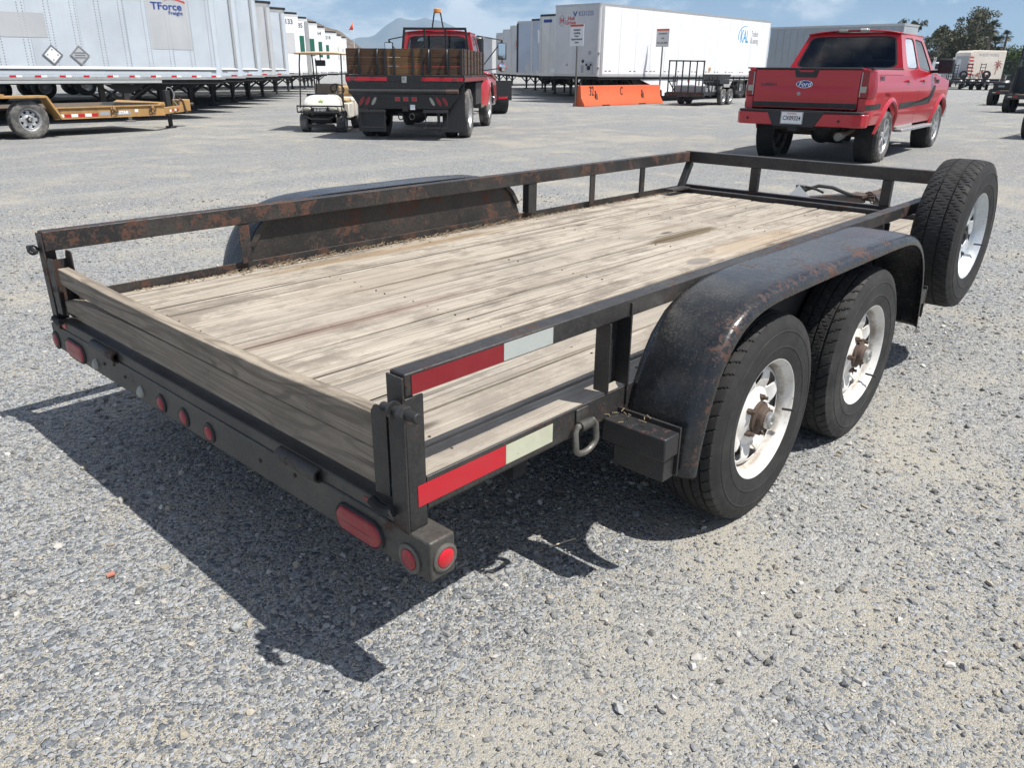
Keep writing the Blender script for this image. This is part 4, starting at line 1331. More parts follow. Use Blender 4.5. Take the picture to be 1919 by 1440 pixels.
def alloy(root, c, R_, W, rr, out, rub, spokes, style='road', n=120, rot=0.2, rm=None):
    t = tyre_bm((0, 0, 0), R_, W, rr, n, style, out).build('wheel', rub, root, smooth=28)
    t.location = c
    t.rotation_euler = (0, rot, 0)
    rm = rm or M['silver']
    b = MB()
    fl = rr*1.03
    o = out
    b.lathe([(fl, o*0.40*W), (fl+0.004, o*0.44*W), (fl-0.012, o*0.445*W), (rr*0.93, o*0.40*W), (rr*0.90, o*0.25*W), (rr*0.88, -o*0.3*W)], (0, 0, 0), 56)
    r = b.build('rim', rm, t, smooth=40)
    sp = MB()
    for i in range(spokes):
        a = 2*PI*i/spokes
        for da in (-0.085, 0.085):
            p = (0.07*math.cos(a+da*0.6), o*0.37*W, 0.07*math.sin(a+da*0.6))
            q = (rr*0.93*math.cos(a+da*1.4), o*0.36*W, rr*0.93*math.sin(a+da*1.4))
            sp.bar(p, q, 0.026, 0.02, (0, 1, 0))
    sp.lathe([(0, o*0.41*W), (0.045, o*0.41*W), (0.075, o*0.385*W), (0.08, o*0.33*W)], (0, 0, 0), 24)
    sp.build('spokes', rm, t, smooth=40)
    MB().lathe([(0, -o*0.1*W), (rr*0.86, -o*0.1*W), (rr*0.86, -o*0.05*W)], (0, 0, 0), 32).build('brake_disc', M['dark'], t)
    return t

# ------------------------------------------------------------------ red pickup
def pickup():
    T = thing('pickup_truck', 'dusty red crew cab pickup with black stripes, parked beyond the wooden trailer', 'pickup', (13.0, 4.5, 0), 4.76, scale=1.031)
    red = M['red']
    def yf(x, z):
        y = 0.985
        if z > 1.05: y -= 0.05*((z-1.05)/0.33)**2
        if z < 0.72: y -= 0.05*((0.72-z)/0.2)
        if 0.98 < z < 1.2: y += 0.006
        if x < -0.95: y -= 0.075*((-0.95-x)/0.2)**2
        if x > 4.0: y -= 0.22*((x-4.0)/0.6)**2
        return y
    ra, fa = 0.50, 0.50
    low = arc(3.68, 0.42, fa, 12, 168, 18)
    rear = arc(0, 0.42, ra, 12, 168, 18)
    poly = [(-1.15, 0.60), (-1.15, 1.36), (-1.13, 1.385), (0.60, 1.385), (0.66, 1.395), (1.72, 1.385), (2.2, 1.365), (2.5, 1.33), (3.1, 1.30), (3.7, 1.255), (4.3, 1.17), (4.5, 1.08), (4.56, 0.9), (4.55, 0.60)]
    poly += [(4.20, 0.52)]+low+[(3.16, 0.52), (0.52, 0.52)]+rear+[(-0.54, 0.60)]
    zs = [0.6+0.05*k for k in range(16)]
    xs = [-1.1, -1.05, -1.0, -0.95]+[-0.85+0.15*k for k in range(36)]
    for sg in (-1, 1):
        shell('body_side', poly, zs, xs, yf, sg, red, T, thick=0.03)
        flare(T, 0, 0.42, ra-0.006, 4, 176, yf, sg, red)
        flare(T, 3.68, 0.42, fa-0.006, 4, 176, yf, sg, red)
        MB().lathe([(ra+0.02, -0.02), (ra-0.01, -0.30)] if sg > 0 else [(ra+0.02, 0.02), (ra-0.01, 0.30)], (0, sg*0.95, 0.42), 40).build('wheel_well', M['dark'], T)
        MB().lathe([(ra+0.02, -0.02), (ra-0.01, -0.30)] if sg > 0 else [(ra+0.02, 0.02), (ra-0.01, 0.30)], (3.68, sg*0.95, 0.42), 40).build('wheel_well', M['dark'], T)
        # bedside decals, stripes, seams
        shell('stripe', [(-1.15, 0.815), (-0.62, 0.83), (-0.60, 0.905), (-1.15, 0.895)], [], [-1.1, -1.05, -1.0, -0.95], yf, sg, M['blackprint'], T, 0.003)
        shell('stripe', [(0.50, 0.79), (2.62, 0.83), (2.80, 0.93), (2.92, 1.08), (2.96, 1.27), (2.80, 1.275), (2.72, 1.1), (2.58, 0.96), (2.42, 0.905), (0.50, 0.885)], [0.9, 1.0, 1.1, 1.2], [1, 1.5, 2, 2.5], yf, sg, M['blackprint'], T, 0.003)
        for px in (0.60, 1.70, 2.86):
            z1 = 1.38 if px < 2.5 else 1.31
            shell('door_seam', [(px, 0.56), (px+0.012, 0.56), (px+0.012, z1), (px, z1)], [0.7, 0.9, 1.05, 1.2], [], yf, sg, M['dark'], T, 0.0015)
        shell('fuel_door_seam', [(-0.85, 1.30), (0.58, 1.30), (0.58, 1.307), (-0.85, 1.307)], [], [-0.3, 0.2], yf, sg, M['dark'], T, 0.001)
        for px in (0.78, 1.86):
            MB().bar((px, sg*(yf(px, 1.2)+0.022), 1.215), (px+0.20, sg*(yf(px, 1.2)+0.022), 1.22), 0.024, 0.035).build('door_handle', red, T, bev=0.006)
            MB().box(px+0.13, px+0.20, *sorted((sg*(yf(px, 1.2)-0.004), sg*(yf(px, 1.2)+0.003))), 1.13, 1.20).build('handle_pocket', M['black'], T)
        MB().box(2.98, 3.16, *sorted((sg*(yf(3.0, 1.2)-0.004), sg*(yf(3.0, 1.2)+0.012))), 1.165, 1.235).build('fender_vent', M['black'], T, bev=0.004)
        # tail lamp wraps the corner
        ls = shell('taillight', [(-1.15, 0.985), (-1.00, 1.0), (-0.93, 1.35), (-1.15, 1.35)], [1.1, 1.2], [-1.1, -1.05, -1.0, -0.95], yf, sg, M['rednew'], T, 0.008)
        rl = MB().box(-1.168, -1.145, *sorted((sg*0.795, sg*0.915)), 0.985, 1.352).build('taillight', M['rednew'], T, bev=0.008)
        MB().box(-1.172, -1.166, *sorted((sg*0.815, sg*0.895)), 1.06, 1.145).build('reverse_lens', M['lens_clear'], rl, bev=0.003)
        MB().box(-1.171, -1.166, *sorted((sg*0.805, sg*0.818)), 1.0, 1.34).build('lens_bar', M['zinc'], rl)
        MB().box(-1.15, -1.11, *sorted((sg*0.80, sg*0.915)), 0.60, 0.983).build('corner_panel', red, T, bev=0.01)
        MB().box(-1.15, -1.11, *sorted((sg*0.80, sg*0.905)), 1.353, 1.385).build('corner_panel', red, T, bev=0.008)
        # running board
        MB().box(0.72, 2.95, *sorted((sg*0.90, sg*1.05)), 0.425, 0.475).build('running_board', M['silver'], T, bev=0.012)
        for px in (0.95, 2.7):
            MB().bar((px, sg*0.75, 0.50), (px, sg*0.93, 0.45), 0.05, 0.04).build('step_bracket', M['dark'], T)
        # bed rail cap
        MB().box(-1.14, 0.59, *sorted((sg*0.845, sg*0.945)), 1.383, 1.402).build('bed_rail_cap', M['black'], T, bev=0.006)
        # mirror
        m = MB().box(2.62, 2.74, *sorted((sg*1.02, sg*1.27)), 1.33, 1.58).build('mirror', M['black'], T, bev=0.035, seg=3)
        MB().box(2.612, 2.622, *sorted((sg*1.05, sg*1.245)), 1.36, 1.55).build('mirror_glass', M['blackgloss'], m)
        MB().bar((2.72, sg*0.90, 1.36), (2.70, sg*1.05, 1.37), 0.07, 0.05).build('mirror_arm', M['black'], T, bev=0.01)
    # tailgate
    tg = MB().box(-1.172, -1.11, -0.792, 0.792, 0.815, 1.372).build('tailgate', red, T, bev=0.014, seg=3)
    MB().box(-1.178, -1.10, -0.80, 0.80, 1.372, 1.400).build('tailgate_cap', M['black'], tg, bev=0.01)
    MB().box(-1.1755, -1.170, -0.78, 0.78, 1.236, 1.242).build('crease', M['truckred'], tg)
    rows = []
    for z, d in ((0.93, 0.0), (0.965, 0.010), (1.10, 0.012), (1.14, 0.0)):
        rows.append([(-1.1735-d*(1 if abs(y) < 0.7 else 0), y, z) for y in (-0.78, -0.70, -0.3, 0, 0.3, 0.70, 0.78)])
    MB().grid(rows).build('pressing', red, tg, smooth=60)
    MB().box(-1.1768, -1.170, -0.79, 0.79, 0.835, 0.905).build('stripe', M['blackprint'], tg)
    MB().prism([(0.185, 1.384), (0.150, 1.262), (-0.150, 1.262), (-0.185, 1.384), (-0.12, 1.384), (-0.10, 1.335), (0.10, 1.335), (0.12, 1.384)], 'x', -1.186, -1.170).build('handle_bezel', M['black'], tg, bev=0.003)
    MB().box(-1.181, -1.171, -0.10, 0.10, 1.272, 1.325).build('handle', M['blackgloss'], tg, bev=0.004)
    em = MB()
    def ell(a, b_, x): return [(x, 0.005+a*math.cos(2*PI*k/32), 1.165+b_*math.sin(2*PI*k/32)) for k in range(32)]
    em.grid([ell(0.128, 0.055, -1.176), ell(0.128, 0.055, -1.192), ell(0.117, 0.047, -1.193), ell(0.117, 0.047, -1.188)], True)
    e = em.build('emblem_ring', M['chrome'], tg)
    MB().grid([ell(0.118, 0.048, -1.180), ell(0.117, 0.047, -1.1895), ell(0.06, 0.02, -1.1900), ell(0.001, 0.001, -1.1902)], True).build('emblem', M['blue'], tg)
    text('Ford', 0.098, (-1.192, 0.003, 1.163), RX, M['whiteprint'], tg, shear=0.25, bold=0.0008)
    text('LARIAT', 0.062, (-1.1765, 0.555, 1.155), RX, M['darkprint'], tg, sx=1.25, bold=0.001)
    MB().lathe([(0.028, -0.003), (0.02, -0.0035), (0.0, -0.0035)], (-1.185, 0.075, 1.03), 14, 'x').build('smudge', M['greyprint'], tg)
    text('FX4', 0.135, (-0.70, -(yf(-0.7, 1.25)+0.003), 1.235), RY, M['darkprint'], T, shear=0.3, bold=0.004, sx=1.05)
    # bumper
    plan = [(-1.12, 0.985), (-1.24, 0.98), (-1.30, 0.93), (-1.335, 0.80), (-1.345, 0.42), (-1.345, -0.42), (-1.335, -0.80), (-1.30, -0.93), (-1.24, -0.98), (-1.12, -0.985)]
    MB().prism(plan, 'z', 0.575, 0.765).build('bumper', red, T, bev=0.02, seg=3)
    MB().prism([(x*1.003, y*0.985) for x, y in plan], 'z', 0.7655, 0.795).build('bumper_step', M['black'], T, bev=0.006)
    MB().prism([(0.47, 0.775), (0.36, 0.56), (-0.27, 0.56), (-0.40, 0.775)], 'x', -1.362, -1.335).build('bumper_insert', M['black'], T, bev=0.006)
    pl = MB().box(-1.372, -1.3635, -0.085, 0.225, 0.607, 0.765).build('licence_plate', M['whiteprint'], T, bev=0.003)
    MB().box(-1.3695, -1.3625, -0.100, 0.240, 0.595, 0.777).build('plate_frame', M['zinc'], pl)
    text('CX09324', 0.088, (-1.3735, 0.07, 0.680), RX, M['blackprint'], pl, sx=0.80, bold=0.001)
    text('CALIFORNIA', 0.026, (-1.3735, 0.07, 0.745), RX, M['redprint'], pl)
    for y in (-0.62, 0.78): MB().lathe([(0.02, 0), (0.018, -0.004), (0, -0.004)], (-1.341, y, 0.66), 12, 'x').build('sensor', M['blackgloss'], T)
    # cab
    zb = 1.388
    for sg in (-1, 1):
        B = [(0.63, sg*0.925, zb), (1.72, sg*0.925, 1.385), (1.66, sg*0.735, 1.945), (0.92, sg*0.725, 1.935)]
        F = [(1.72, sg*0.925, 1.385), (3.12, sg*0.90, 1.315), (2.36, sg*0.735, 1.92), (1.66, sg*0.735, 1.945)]
        nb = Vector((0, sg, 0.35)).normalized()
        window_panel(B, (0.26, 0.955, 0.03, 0.88), red, M['glass_dark'], T, normal=nb, gname='side_window')
        window_panel(F, (0.05, 0.80, 0.04, 0.88), red, M['glass_dark'], T, normal=nb, gname='side_window')
    RQ = [(0.62, -0.925, zb), (0.62, 0.925, zb), (0.90, 0.725, 1.955), (0.90, -0.725, 1.955)]
    window_panel(RQ, (0.045, 0.955, 0.03, 0.90), red, M['glass_dark'], T, normal=(-0.88, 0, 0.47), p=9, gname='rear_window')
    WQ = [(3.15, 0.88, 1.31), (3.15, -0.88, 1.31), (2.38, -0.72, 1.93), (2.38, 0.72, 1.93)]
    window_panel(WQ, (0.05, 0.95, 0.03, 0.95), red, M['glass'], T, normal=(0.6, 0, 0.8), gname='windscreen')
    rows = []
    for i in range(9):
        x = 0.88+(2.42-0.88)*i/8
        row = []
        for j in range(13):
            v = -1+2*j/12
            z = 1.932+0.075*(1-abs(v)**2.6)*(0.55+0.45*math.sin(PI*(0.12+0.76*i/8)))
            row.append((x-(0.03 if i == 0 else 0)+0.05*(1-v*v)*(1 if i == 8 else 0), v*0.742, z))
        rows.append(row)
    MB().grid(rows).build('roof', red, T, smooth=60, solid=0.02)
    bl = MB().box(0.845, 0.885, -0.10, 0.10, 1.965, 1.998).build('brake_lamp', M['rednew'], T, bev=0.004)
    for y in (-0.175, 0.175): MB().box(0.842, 0.885, y-0.07, y+0.07, 1.962, 2.002).build('cargo_lamp', M['lens_clear'], T, bev=0.008)
    MB().prism([(1.35, 2.0), (1.60, 2.0), (1.52, 2.045), (1.40, 2.045)], 'y', -0.06, 0.06).build('antenna_fin', M['silver'], T, bev=0.01)
    # inside
    MB().box(0.66, 3.1, -0.86, 0.86, 1.0, 1.02).build('cab_floor', M['dark'], T)
    for x in (1.05, 1.95):
        for y in (-0.42, 0.42):
            MB().box(x, x+0.14, y-0.25, y+0.25, 1.0, 1.52).build('seat', M['black'], T, bev=0.04)
            MB().box(x-0.01, x+0.09, y-0.13, y+0.13, 1.55, 1.74).build('headrest', M['black'], T, bev=0.03)
    MB().box(2.75, 3.05, -0.85, 0.85, 1.1, 1.34).build('dashboard', M['black'], T, bev=0.03)
    MB().box(0.60, 0.64, -0.90, 0.90, 0.75, 1.386).build('cab_back', red, T)
    MB().box(-1.10, 0.58, -0.84, 0.84, 0.86, 0.90).build('bed_floor', M['black'], T)
    for sg in (-1, 1): MB().box(-1.10, 0.58, *sorted((sg*0.80, sg*0.85)), 0.9, 1.38).build('bed_wall', M['black'], T)
    # bonnet and nose
    rows = []
    for i in range(8):
        x = 3.05+(4.5-3.05)*i/7
        rows.append([(x, v*(0.92-0.16*(i/7)**2), 1.315-0.17*(i/7)**1.7+0.03*(1-v*v)) for v in [-1+2*j/10 for j in range(11)]])
    MB().grid(rows).build('bonnet', red, T, smooth=50, solid=0.02)
    MB().box(4.46, 4.58, -0.78, 0.78, 0.80, 1.12).build('grille', M['black'], T, bev=0.02)
    MB().box(4.45, 4.70, -0.92, 0.92, 0.52, 0.78).build('front_bumper', M['chrome'], T, bev=0.04)
    # underneath
    MB().box(-1.1, 4.3, -0.45, 0.45, 0.50, 0.62).build('chassis', M['dark'], T)
    MB().cyl((0, -0.72, 0.41), (0, 0.72, 0.41), 0.05).build('axle', M['rusty_iron'], T)
    MB().ball((0, 0.0, 0.41), 0.17, 0.19, 0.17, 16).build('differential', M['darkmetal'], T)
    MB().cyl((-0.75, 0.0, 0.50), (-0.75, 0.0, 0.72), 0.36, n=28).build('spare_wheel', M['rubber_worn'], T, bev=0.04)
    MB().tube([(0.4, -0.55, 0.50), (-0.3, -0.60, 0.52), (-0.9, -0.62, 0.47), (-1.30, -0.64, 0.455)], 0.042, 14).build('exhaust', M['rusty_iron'], T)
    MB().cyl((-1.12, -0.63, 0.455), (-1.38, -0.66, 0.445), 0.055, 0.06, 18).build('exhaust_tip', M['zinc_worn'], T)
    MB().box(-1.40, -1.15, -0.035, 0.10, 0.50, 0.565).build('tow_receiver', M['dark'], T)
    for (x, y, o) in ((0, -0.845, -1), (0, 0.845, 1), (3.68, -0.845, -1), (3.68, 0.845, 1)):
        alloy(T, (x, y, 0.398), 0.40, 0.27, 0.262, o, M['rubber_dusty'], 6, 'block', rot=0.3+x)
pickup()

# ------------------------------------------------------------------ red stake bed truck
def stake_truck():
    T = thing('stake_truck', 'red truck with black flatbed and brown wooden stake sides, beside the golf cart', 'truck', (10.85, 12.61, 0), 37.86)
    blk, red = M['blackgloss'], M['truckred']
    x0, x1 = -1.12, 2.45
    hw = 1.215
    MB().box(x0+0.05, x1, -hw+0.02, hw-0.02, 1.20, 1.245).build('bed_floor', M['plank_old'], T)
    bd = MB().box(x0, x0+0.05, -hw, hw, 1.135, 1.262).build('bed_rail', blk, T, bev=0.004)
    for sg in (-1, 1):
        MB().box(x0+0.052, x1, *sorted((sg*(hw-0.05), sg*hw)), 1.135, 1.262).build('bed_rail', blk, T, bev=0.004)
        MB().box(x0+0.10, x1-0.05, *sorted((sg*hw, sg*(hw+0.004))), 1.150, 1.222).build('reflective_strip', M['tape_red'], T)
    MB().box(x1-0.05, x1, -hw+0.055, hw-0.055, 1.10, 1.262).build('bed_rail', blk, T)
    MB().box(x0-0.004, x0, 0.36, hw-0.02, 1.150, 1.222).build('reflective_strip', M['tape_red_bright'], T)
    MB().box(x0-0.004, x0, -hw+0.02, -0.35, 1.150, 1.222).build('reflective_strip', M['tape_red_bright'], T)
    for y in (1.05, -1.04):
        l = MB().box(x0-0.012, x0-0.004, y-0.05, y+0.05, 1.152, 1.225).build('marker_lamp', M['zinc_worn'], T)
        MB().box(x0-0.016, x0-0.012, y-0.036, y+0.036, 1.163, 1.213).build('lens', M['lens'], l)
    MB().box(x0-0.008, x0, -0.045, 0.055, 1.115, 1.235).build('latch_plate', M['zinc'], T, bev=0.004)
    text('P', 0.07, (x0-0.0095, 0.01, 1.18), RX, M['darkprint'], T)
    MB().prism([(hw-0.01, 1.134), (-hw+0.01, 1.134), (-hw+0.12, 0.99), (hw-0.06, 0.99)], 'x', x0-0.004, x0+0.03).build('rear_apron', blk, T)
    for y in (0.29, 0.0, -0.30):
        MB().box(x0-0.018, x0-0.004, y-0.06, y+0.05, 1.035, 1.05).build('hinge', M['darkmetal'], T)
    MB().cyl((x0-0.02, 1.15, 0.945), (x0-0.02, -0.85, 0.955), 0.045, n=14).build('roller_bar', M['darkmetal'], T)
    MB().cyl((x0-0.02, -0.85, 0.955), (x0-0.02, -1.10, 0.958), 0.045, n=14).build('roller_bar', M['rusty_iron'], T)
    MB().prism([(1.13, 0.90), (-1.13, 0.90), (-0.90, 0.62), (0.93, 0.62)], 'x', x0-0.004, x0+0.04).build('lamp_panel', blk, T)
    for y, sl in ((0.90, 1), (0.775, 1), (-0.69, -1), (-0.82, -1)):
        c = (x0-0.006, y, 0.765)
        b = MB()
        for k, s in enumerate((1, 0.95, 0.7, 0.02)):
            pass
        rows = [[(x0-0.006-0.012*(1-s*s), y+s*(0.040*math.cos(t))-0.5*sl*s*0.085*math.sin(t), 0.765+s*0.085*math.sin(t)) for t in [2*PI*q/20 for q in range(20)]] for s in (1, 0.9, 0.6, 0.02)]
        b.grid(rows, True).build('tail_lamp', M['lens'], T)
    for y, sl in ((0.645, 1), (-0.555, -1)):
        MB().grid([[(x0-0.006-0.012*(1-s*s), y+s*(0.036*math.cos(t))-0.5*sl*s*0.08*math.sin(t), 0.765+s*0.08*math.sin(t)) for t in [2*PI*q/20 for q in range(20)]] for s in (1, 0.9, 0.6, 0.02)], True).build('reverse_lamp', M['lens_clear'], T)
    for y in (0.155, -0.015, -0.19):
        l = MB().box(x0-0.012, x0-0.004, y-0.055, y+0.055, 0.765, 0.85).build('marker_lamp', M['zinc_worn'], T)
        MB().box(x0-0.016, x0-0.012, y-0.04, y+0.04, 0.778, 0.837).build('lens', M['lens_bright'], l)
    MB().box(x0-0.012, x0-0.004, -0.20, -0.10, 0.605, 0.70).build('plate', M['whiteprint'], T)
    for y0_, y1_ in ((0.98, 0.42), (-0.36, -0.88)):
        st = MB().box(x0-0.03, x0+0.10, min(y0_, y1_), max(y0_, y1_), 0.545, 0.60).build('step', M['darkmetal'], T, bev=0.006)
        MB().tube([(x0, y0_-0.05, 0.55), (x0, y0_-0.05, 0.255), (x0, y1_+0.02, 0.255), (x0, y1_+0.02, 0.55)], 0.014, 8).build('step_loop', M['black'], T)
    MB().box(x0-0.06, x0+0.3, -0.045, 0.055, 0.575, 0.68).build('receiver_hitch', M['dark'], T)
    for y in (0.10, -0.13):
        MB().tube([(x0-0.02, y+0.05*math.cos(2*PI*k/12), 0.47+0.06*math.sin(2*PI*k/12)) for k in range(12)], 0.012, 6, True).build('chain_ring', M['darkmetal'], T)
    MB().box(x0+0.03, x0+0.036, 0.43, 1.00, 0.17, 0.545).build('mud_flap', M['black'], T)
    MB().prism([(-1.20, 1.10), (-1.14, 1.10), (-0.68, 0.20), (-0.68, 0.17), (-1.20, 0.165)], 'x', x0+0.16, x0+0.168).build('mud_flap', M['black'], T)
    MB().box(x0+0.16, x0+0.166, -0.68, -0.62, 0.165, 0.60).build('mud_flap', M['black'], T)
    # stake gate: three boards and uprights
    z = [1.268, 1.432, 1.597]
    for zz in z:
        for ya, yb, mat in ((-hw+0.03, -0.36, 'stake'), (-0.355, 0.355, 'stake_new'), (0.36, hw-0.03, 'stake')):
            MB().box(x0+0.045, x0+0.075, ya, yb, zz, zz+0.158+random.uniform(-0.003, 0.003)).build('stake_board', M[mat], T, bev=0.003)
    for y in (0.92, 0.55, 0.385, 0.205, -0.175, -0.37, -0.53, -0.90, -1.16):
        MB().box(x0+0.022, x0+0.044, y-0.024, y+0.024, 1.262, 1.755).build('stake_upright', M['black'], T, bev=0.003)
    for y in (0.90, 0.53, -0.51, -0.88):
        MB().tube([(x0+0.02, y, 1.34), (x0-0.03, y, 1.40), (x0-0.035, y, 1.63), (x0+0.0, y, 1.71), (x0+0.03, y, 1.73)], 0.022, 8).build('gate_handle', M['black'], T)
    for sg in (-1, 1):
        for zz in z:
            MB().box(x0+0.08, x1-0.05, *sorted((sg*(hw-0.055), sg*(hw-0.03))), zz, zz+0.158).build('stake_board', M['stake_x'], T, bev=0.003)
        for x in (-0.95, -0.45, 0.05, 0.55, 1.05, 1.55, 2.05):
            MB().box(x-0.03, x+0.03, *sorted((sg*(hw-0.029), sg*(hw-0.008))), 1.262, 1.755).build('stake_upright', M['black'], T, bev=0.003)
    # headboard rack
    def br(p, q, w_=0.05, name='headache_rack'): MB().bar(p, q, w_, w_, (1, 0, 0)).build(name, M['black'], T, bev=0.004)
    xr = x1-0.02
    br((xr, 0.76, 2.275), (xr, -0.76, 2.275), 0.055)
    br((xr, 0.74, 2.25), (xr, 0.87, 1.25))
    br((xr, -0.74, 2.25), (xr, -0.87, 1.25))
    for y in (0.255, -0.255): br((xr, y, 2.25), (xr, y, 1.25), 0.045)
    br((xr, 0.84, 1.72), (xr, -0.84, 1.72), 0.05)
    # beacon
    MB().tube([(xr+0.35, 0.13, 2.27), (xr+0.35, 0.065, 2.64), (xr+0.35, -0.085, 2.64), (xr+0.35, -0.15, 2.27)], 0.018, 8).build('beacon_stand', M['black'], T)
    MB().lathe([(0.0, 0.085), (0.07, 0.085), (0.088, 0.07), (0.09, 0.0), (0, 0.0)], (xr+0.35, -0.01, 2.645), 20, 'z').build('beacon', M['amber'], T)
    # cab
    cx = 2.62
    hwb, hwt = 0.98, 0.80
    zb, zt = 1.50, 2.22
    RQ = [(cx, -hwb, 1.35), (cx, hwb, 1.35), (cx+0.10, hwt, zt), (cx+0.10, -hwt, zt)]
    window_panel(RQ, (0.08, 0.92, 0.30, 0.90), red, M['glass'], T, normal=(-1, 0, 0.1), gname='rear_window')
    for sg in (-1, 1):
        SQ = [(cx+0.0, sg*hwb, 1.35), (4.02, sg*hwb, 1.35), (3.62, sg*hwt, zt), (cx+0.10, sg*hwt, zt)]
        window_panel(SQ, (0.22, 0.86, 0.22, 0.90), red, M['glass'], T, normal=Vector((0, sg, 0.2)).normalized(), gname='side_window')
        shell('door', [(cx, 0.62), (4.02, 0.62), (4.02, 1.352), (cx, 1.352)], [0.8, 1.1], [3.2], lambda x, zz: 0.98, sg, red, T, thick=0.03)
        shell('door_seam', [(2.86, 0.66), (2.875, 0.66), (2.875, 1.36), (2.86, 1.36)], [], [], lambda x, zz: 0.983, sg, M['dark'], T)
        MB().box(2.95, 3.10, *sorted((sg*0.98, sg*1.0)), 1.22, 1.26).build('door_handle', M['black'], T)
        # front wing flares out beyond the cab
        fw = arc(3.95, 0.52, 0.60, 2, 178, 18)
        shell('front_wing', [(5.0, 0.62), (4.95, 1.12), (4.6, 1.28), (4.02, 1.34), (3.35, 1.30), (3.18, 1.0), (3.16, 0.52), (3.34, 0.52)]+list(reversed(fw)), [0.8, 1.0, 1.1, 1.2], [3.3, 3.5, 4.2, 4.6],
              lambda x, zz: 1.20-0.20*max(0, (zz-1.0)/0.34)**2-0.22*max(0, (3.5-x)/0.34)**2, sg, red, T, thick=0.03)
        rows = [[(x, sg*(0.70+0.50*k/6), 1.345-0.05*abs(x-3.9)-0.05*(k/6)**3-0.13*max(0, (x-4.4)/0.6)) for k in range(7)] for x in (3.35, 3.6, 3.9, 4.3, 4.7, 5.0)]
        MB().grid(rows).build('front_wing', red, T, smooth=50, solid=0.02)
        # mirrors on a bracket
        mh = MB().box(3.82, 3.90, *sorted((sg*1.36, sg*1.58)), 1.62, 2.02).build('mirror', M['black'], T, bev=0.02)
        MB().box(3.812, 3.821, *sorted((sg*1.38, sg*1.56)), 1.64, 2.0).build('mirror_glass', M['mirror'], mh)
        for p, q in (((3.55, sg*0.86, 2.17), (3.86, sg*1.47, 2.08)), ((3.86, sg*1.47, 2.08), (3.86, sg*1.47, 1.40)), ((3.86, sg*1.47, 1.42), (3.75, sg*1.0, 1.36)), ((3.86, sg*1.46, 2.06), (3.70, sg*0.98, 1.45))):
            MB().cyl(p, q, 0.014, n=8).build('mirror_bracket', M['black'], T)
        mr = MB().lathe([(0, 0.0), (0.10, 0.0), (0.115, 0.02), (0.09, 0.08), (0, 0.11)], (3.84, sg*1.47, 1.44), 20, 'x').build('round_mirror', red, T)
        MB().lathe([(0, -0.012), (0.07, -0.006), (0.10, -0.001)], (3.84, sg*1.47, 1.44), 20, 'x').build('mirror_glass', M['mirror'], mr)
        MB().box(1.35, 2.35, *sorted((sg*0.72, sg*1.12)), 0.62, 1.10).build('tool_box', M['darkmetal'], T, bev=0.01)
        MB().box(2.45, 3.12, *sorted((sg*0.80, sg*1.10)), 0.50, 0.56).build('cab_step', M['zinc_worn'], T, bev=0.01)
        MB().box(2.40, 2.52, *sorted((sg*0.82, sg*1.10)), 0.50, 1.05).build('step_panel', M['darkmetal'], T)
    MB().box(cx, cx+0.03, -0.97, 0.97, 0.75, 1.35).build('cab_back', red, T)
    WQ = [(4.05, 0.95, 1.36), (4.05, -0.95, 1.36), (3.62, -hwt, zt), (3.62, hwt, zt)]
    window_panel(WQ, (0.06, 0.94, 0.05, 0.93), red, M['glass'], T, normal=(0.9, 0, 0.4), gname='windscreen')
    rows = [[(cx+0.08+(3.66-cx-0.08)*i/6, v*(hwt+0.015), zt-0.02+0.075*(1-abs(v)**3)*(0.6+0.4*math.sin(PI*i/6))) for v in [-1+2*j/10 for j in range(11)]] for i in range(7)]
    MB().grid(rows).build('roof', red, T, smooth=60, solid=0.02)
    for y in (-0.5, 0.45):
        MB().box(3.0, 3.14, y-0.26, y+0.26, 1.0, 1.80).build('seat', M['black'], T, bev=0.05)
        MB().box(2.99, 3.10, y-0.14, y+0.14, 1.82, 2.02).build('headrest', M['black'], T, bev=0.04)
    bag = MB().ball((2.86, -0.02, 1.70), 0.13, 0.36, 0.27, 14)
    bag.build('canvas_bag', M['bag'], T)
    MB().box(cx+0.03, 4.0, -0.95, 0.95, 0.95, 1.0).build('cab_floor', M['dark'], T)
    MB().box(3.75, 4.0, -0.9, 0.9, 1.2, 1.42).build('dashboard', M['black'], T, bev=0.03)
    MB().prism([(4.03, 1.36), (4.9, 1.26), (5.05, 1.15), (5.05, 0.7), (4.03, 0.7)], 'y', -0.72, 0.72).build('bonnet', red, T, bev=0.05)
    MB().box(5.05, 5.12, -0.55, 0.55, 0.75, 1.12).build('grille', M['chrome'], T)
    MB().box(5.02, 5.22, -1.15, 1.15, 0.48, 0.70).build('front_bumper', M['chrome'], T, bev=0.03)
    # running gear
    for y in (-0.42, 0.42): MB().box(-1.0, 5.0, y-0.04, y+0.04, 0.78, 1.0).build('chassis_rail', M['dark'], T)
    MB().box(-0.95, 2.4, -0.9, 0.9, 1.05, 1.13).build('bed_crossmembers', M['dark'], T)
    MB().cyl((0, -0.8, 0.5), (0, 0.8, 0.5), 0.075).build('axle', M['dark'], T)
    MB().ball((0, 0, 0.5), 0.22, 0.25, 0.22, 16).build('differential', M['darkmetal'], T)
    for y in (-0.5, 0.5): MB().box(-0.6, 0.6, y-0.05, y+0.05, 0.62, 0.74).build('leaf_spring', M['dark'], T)
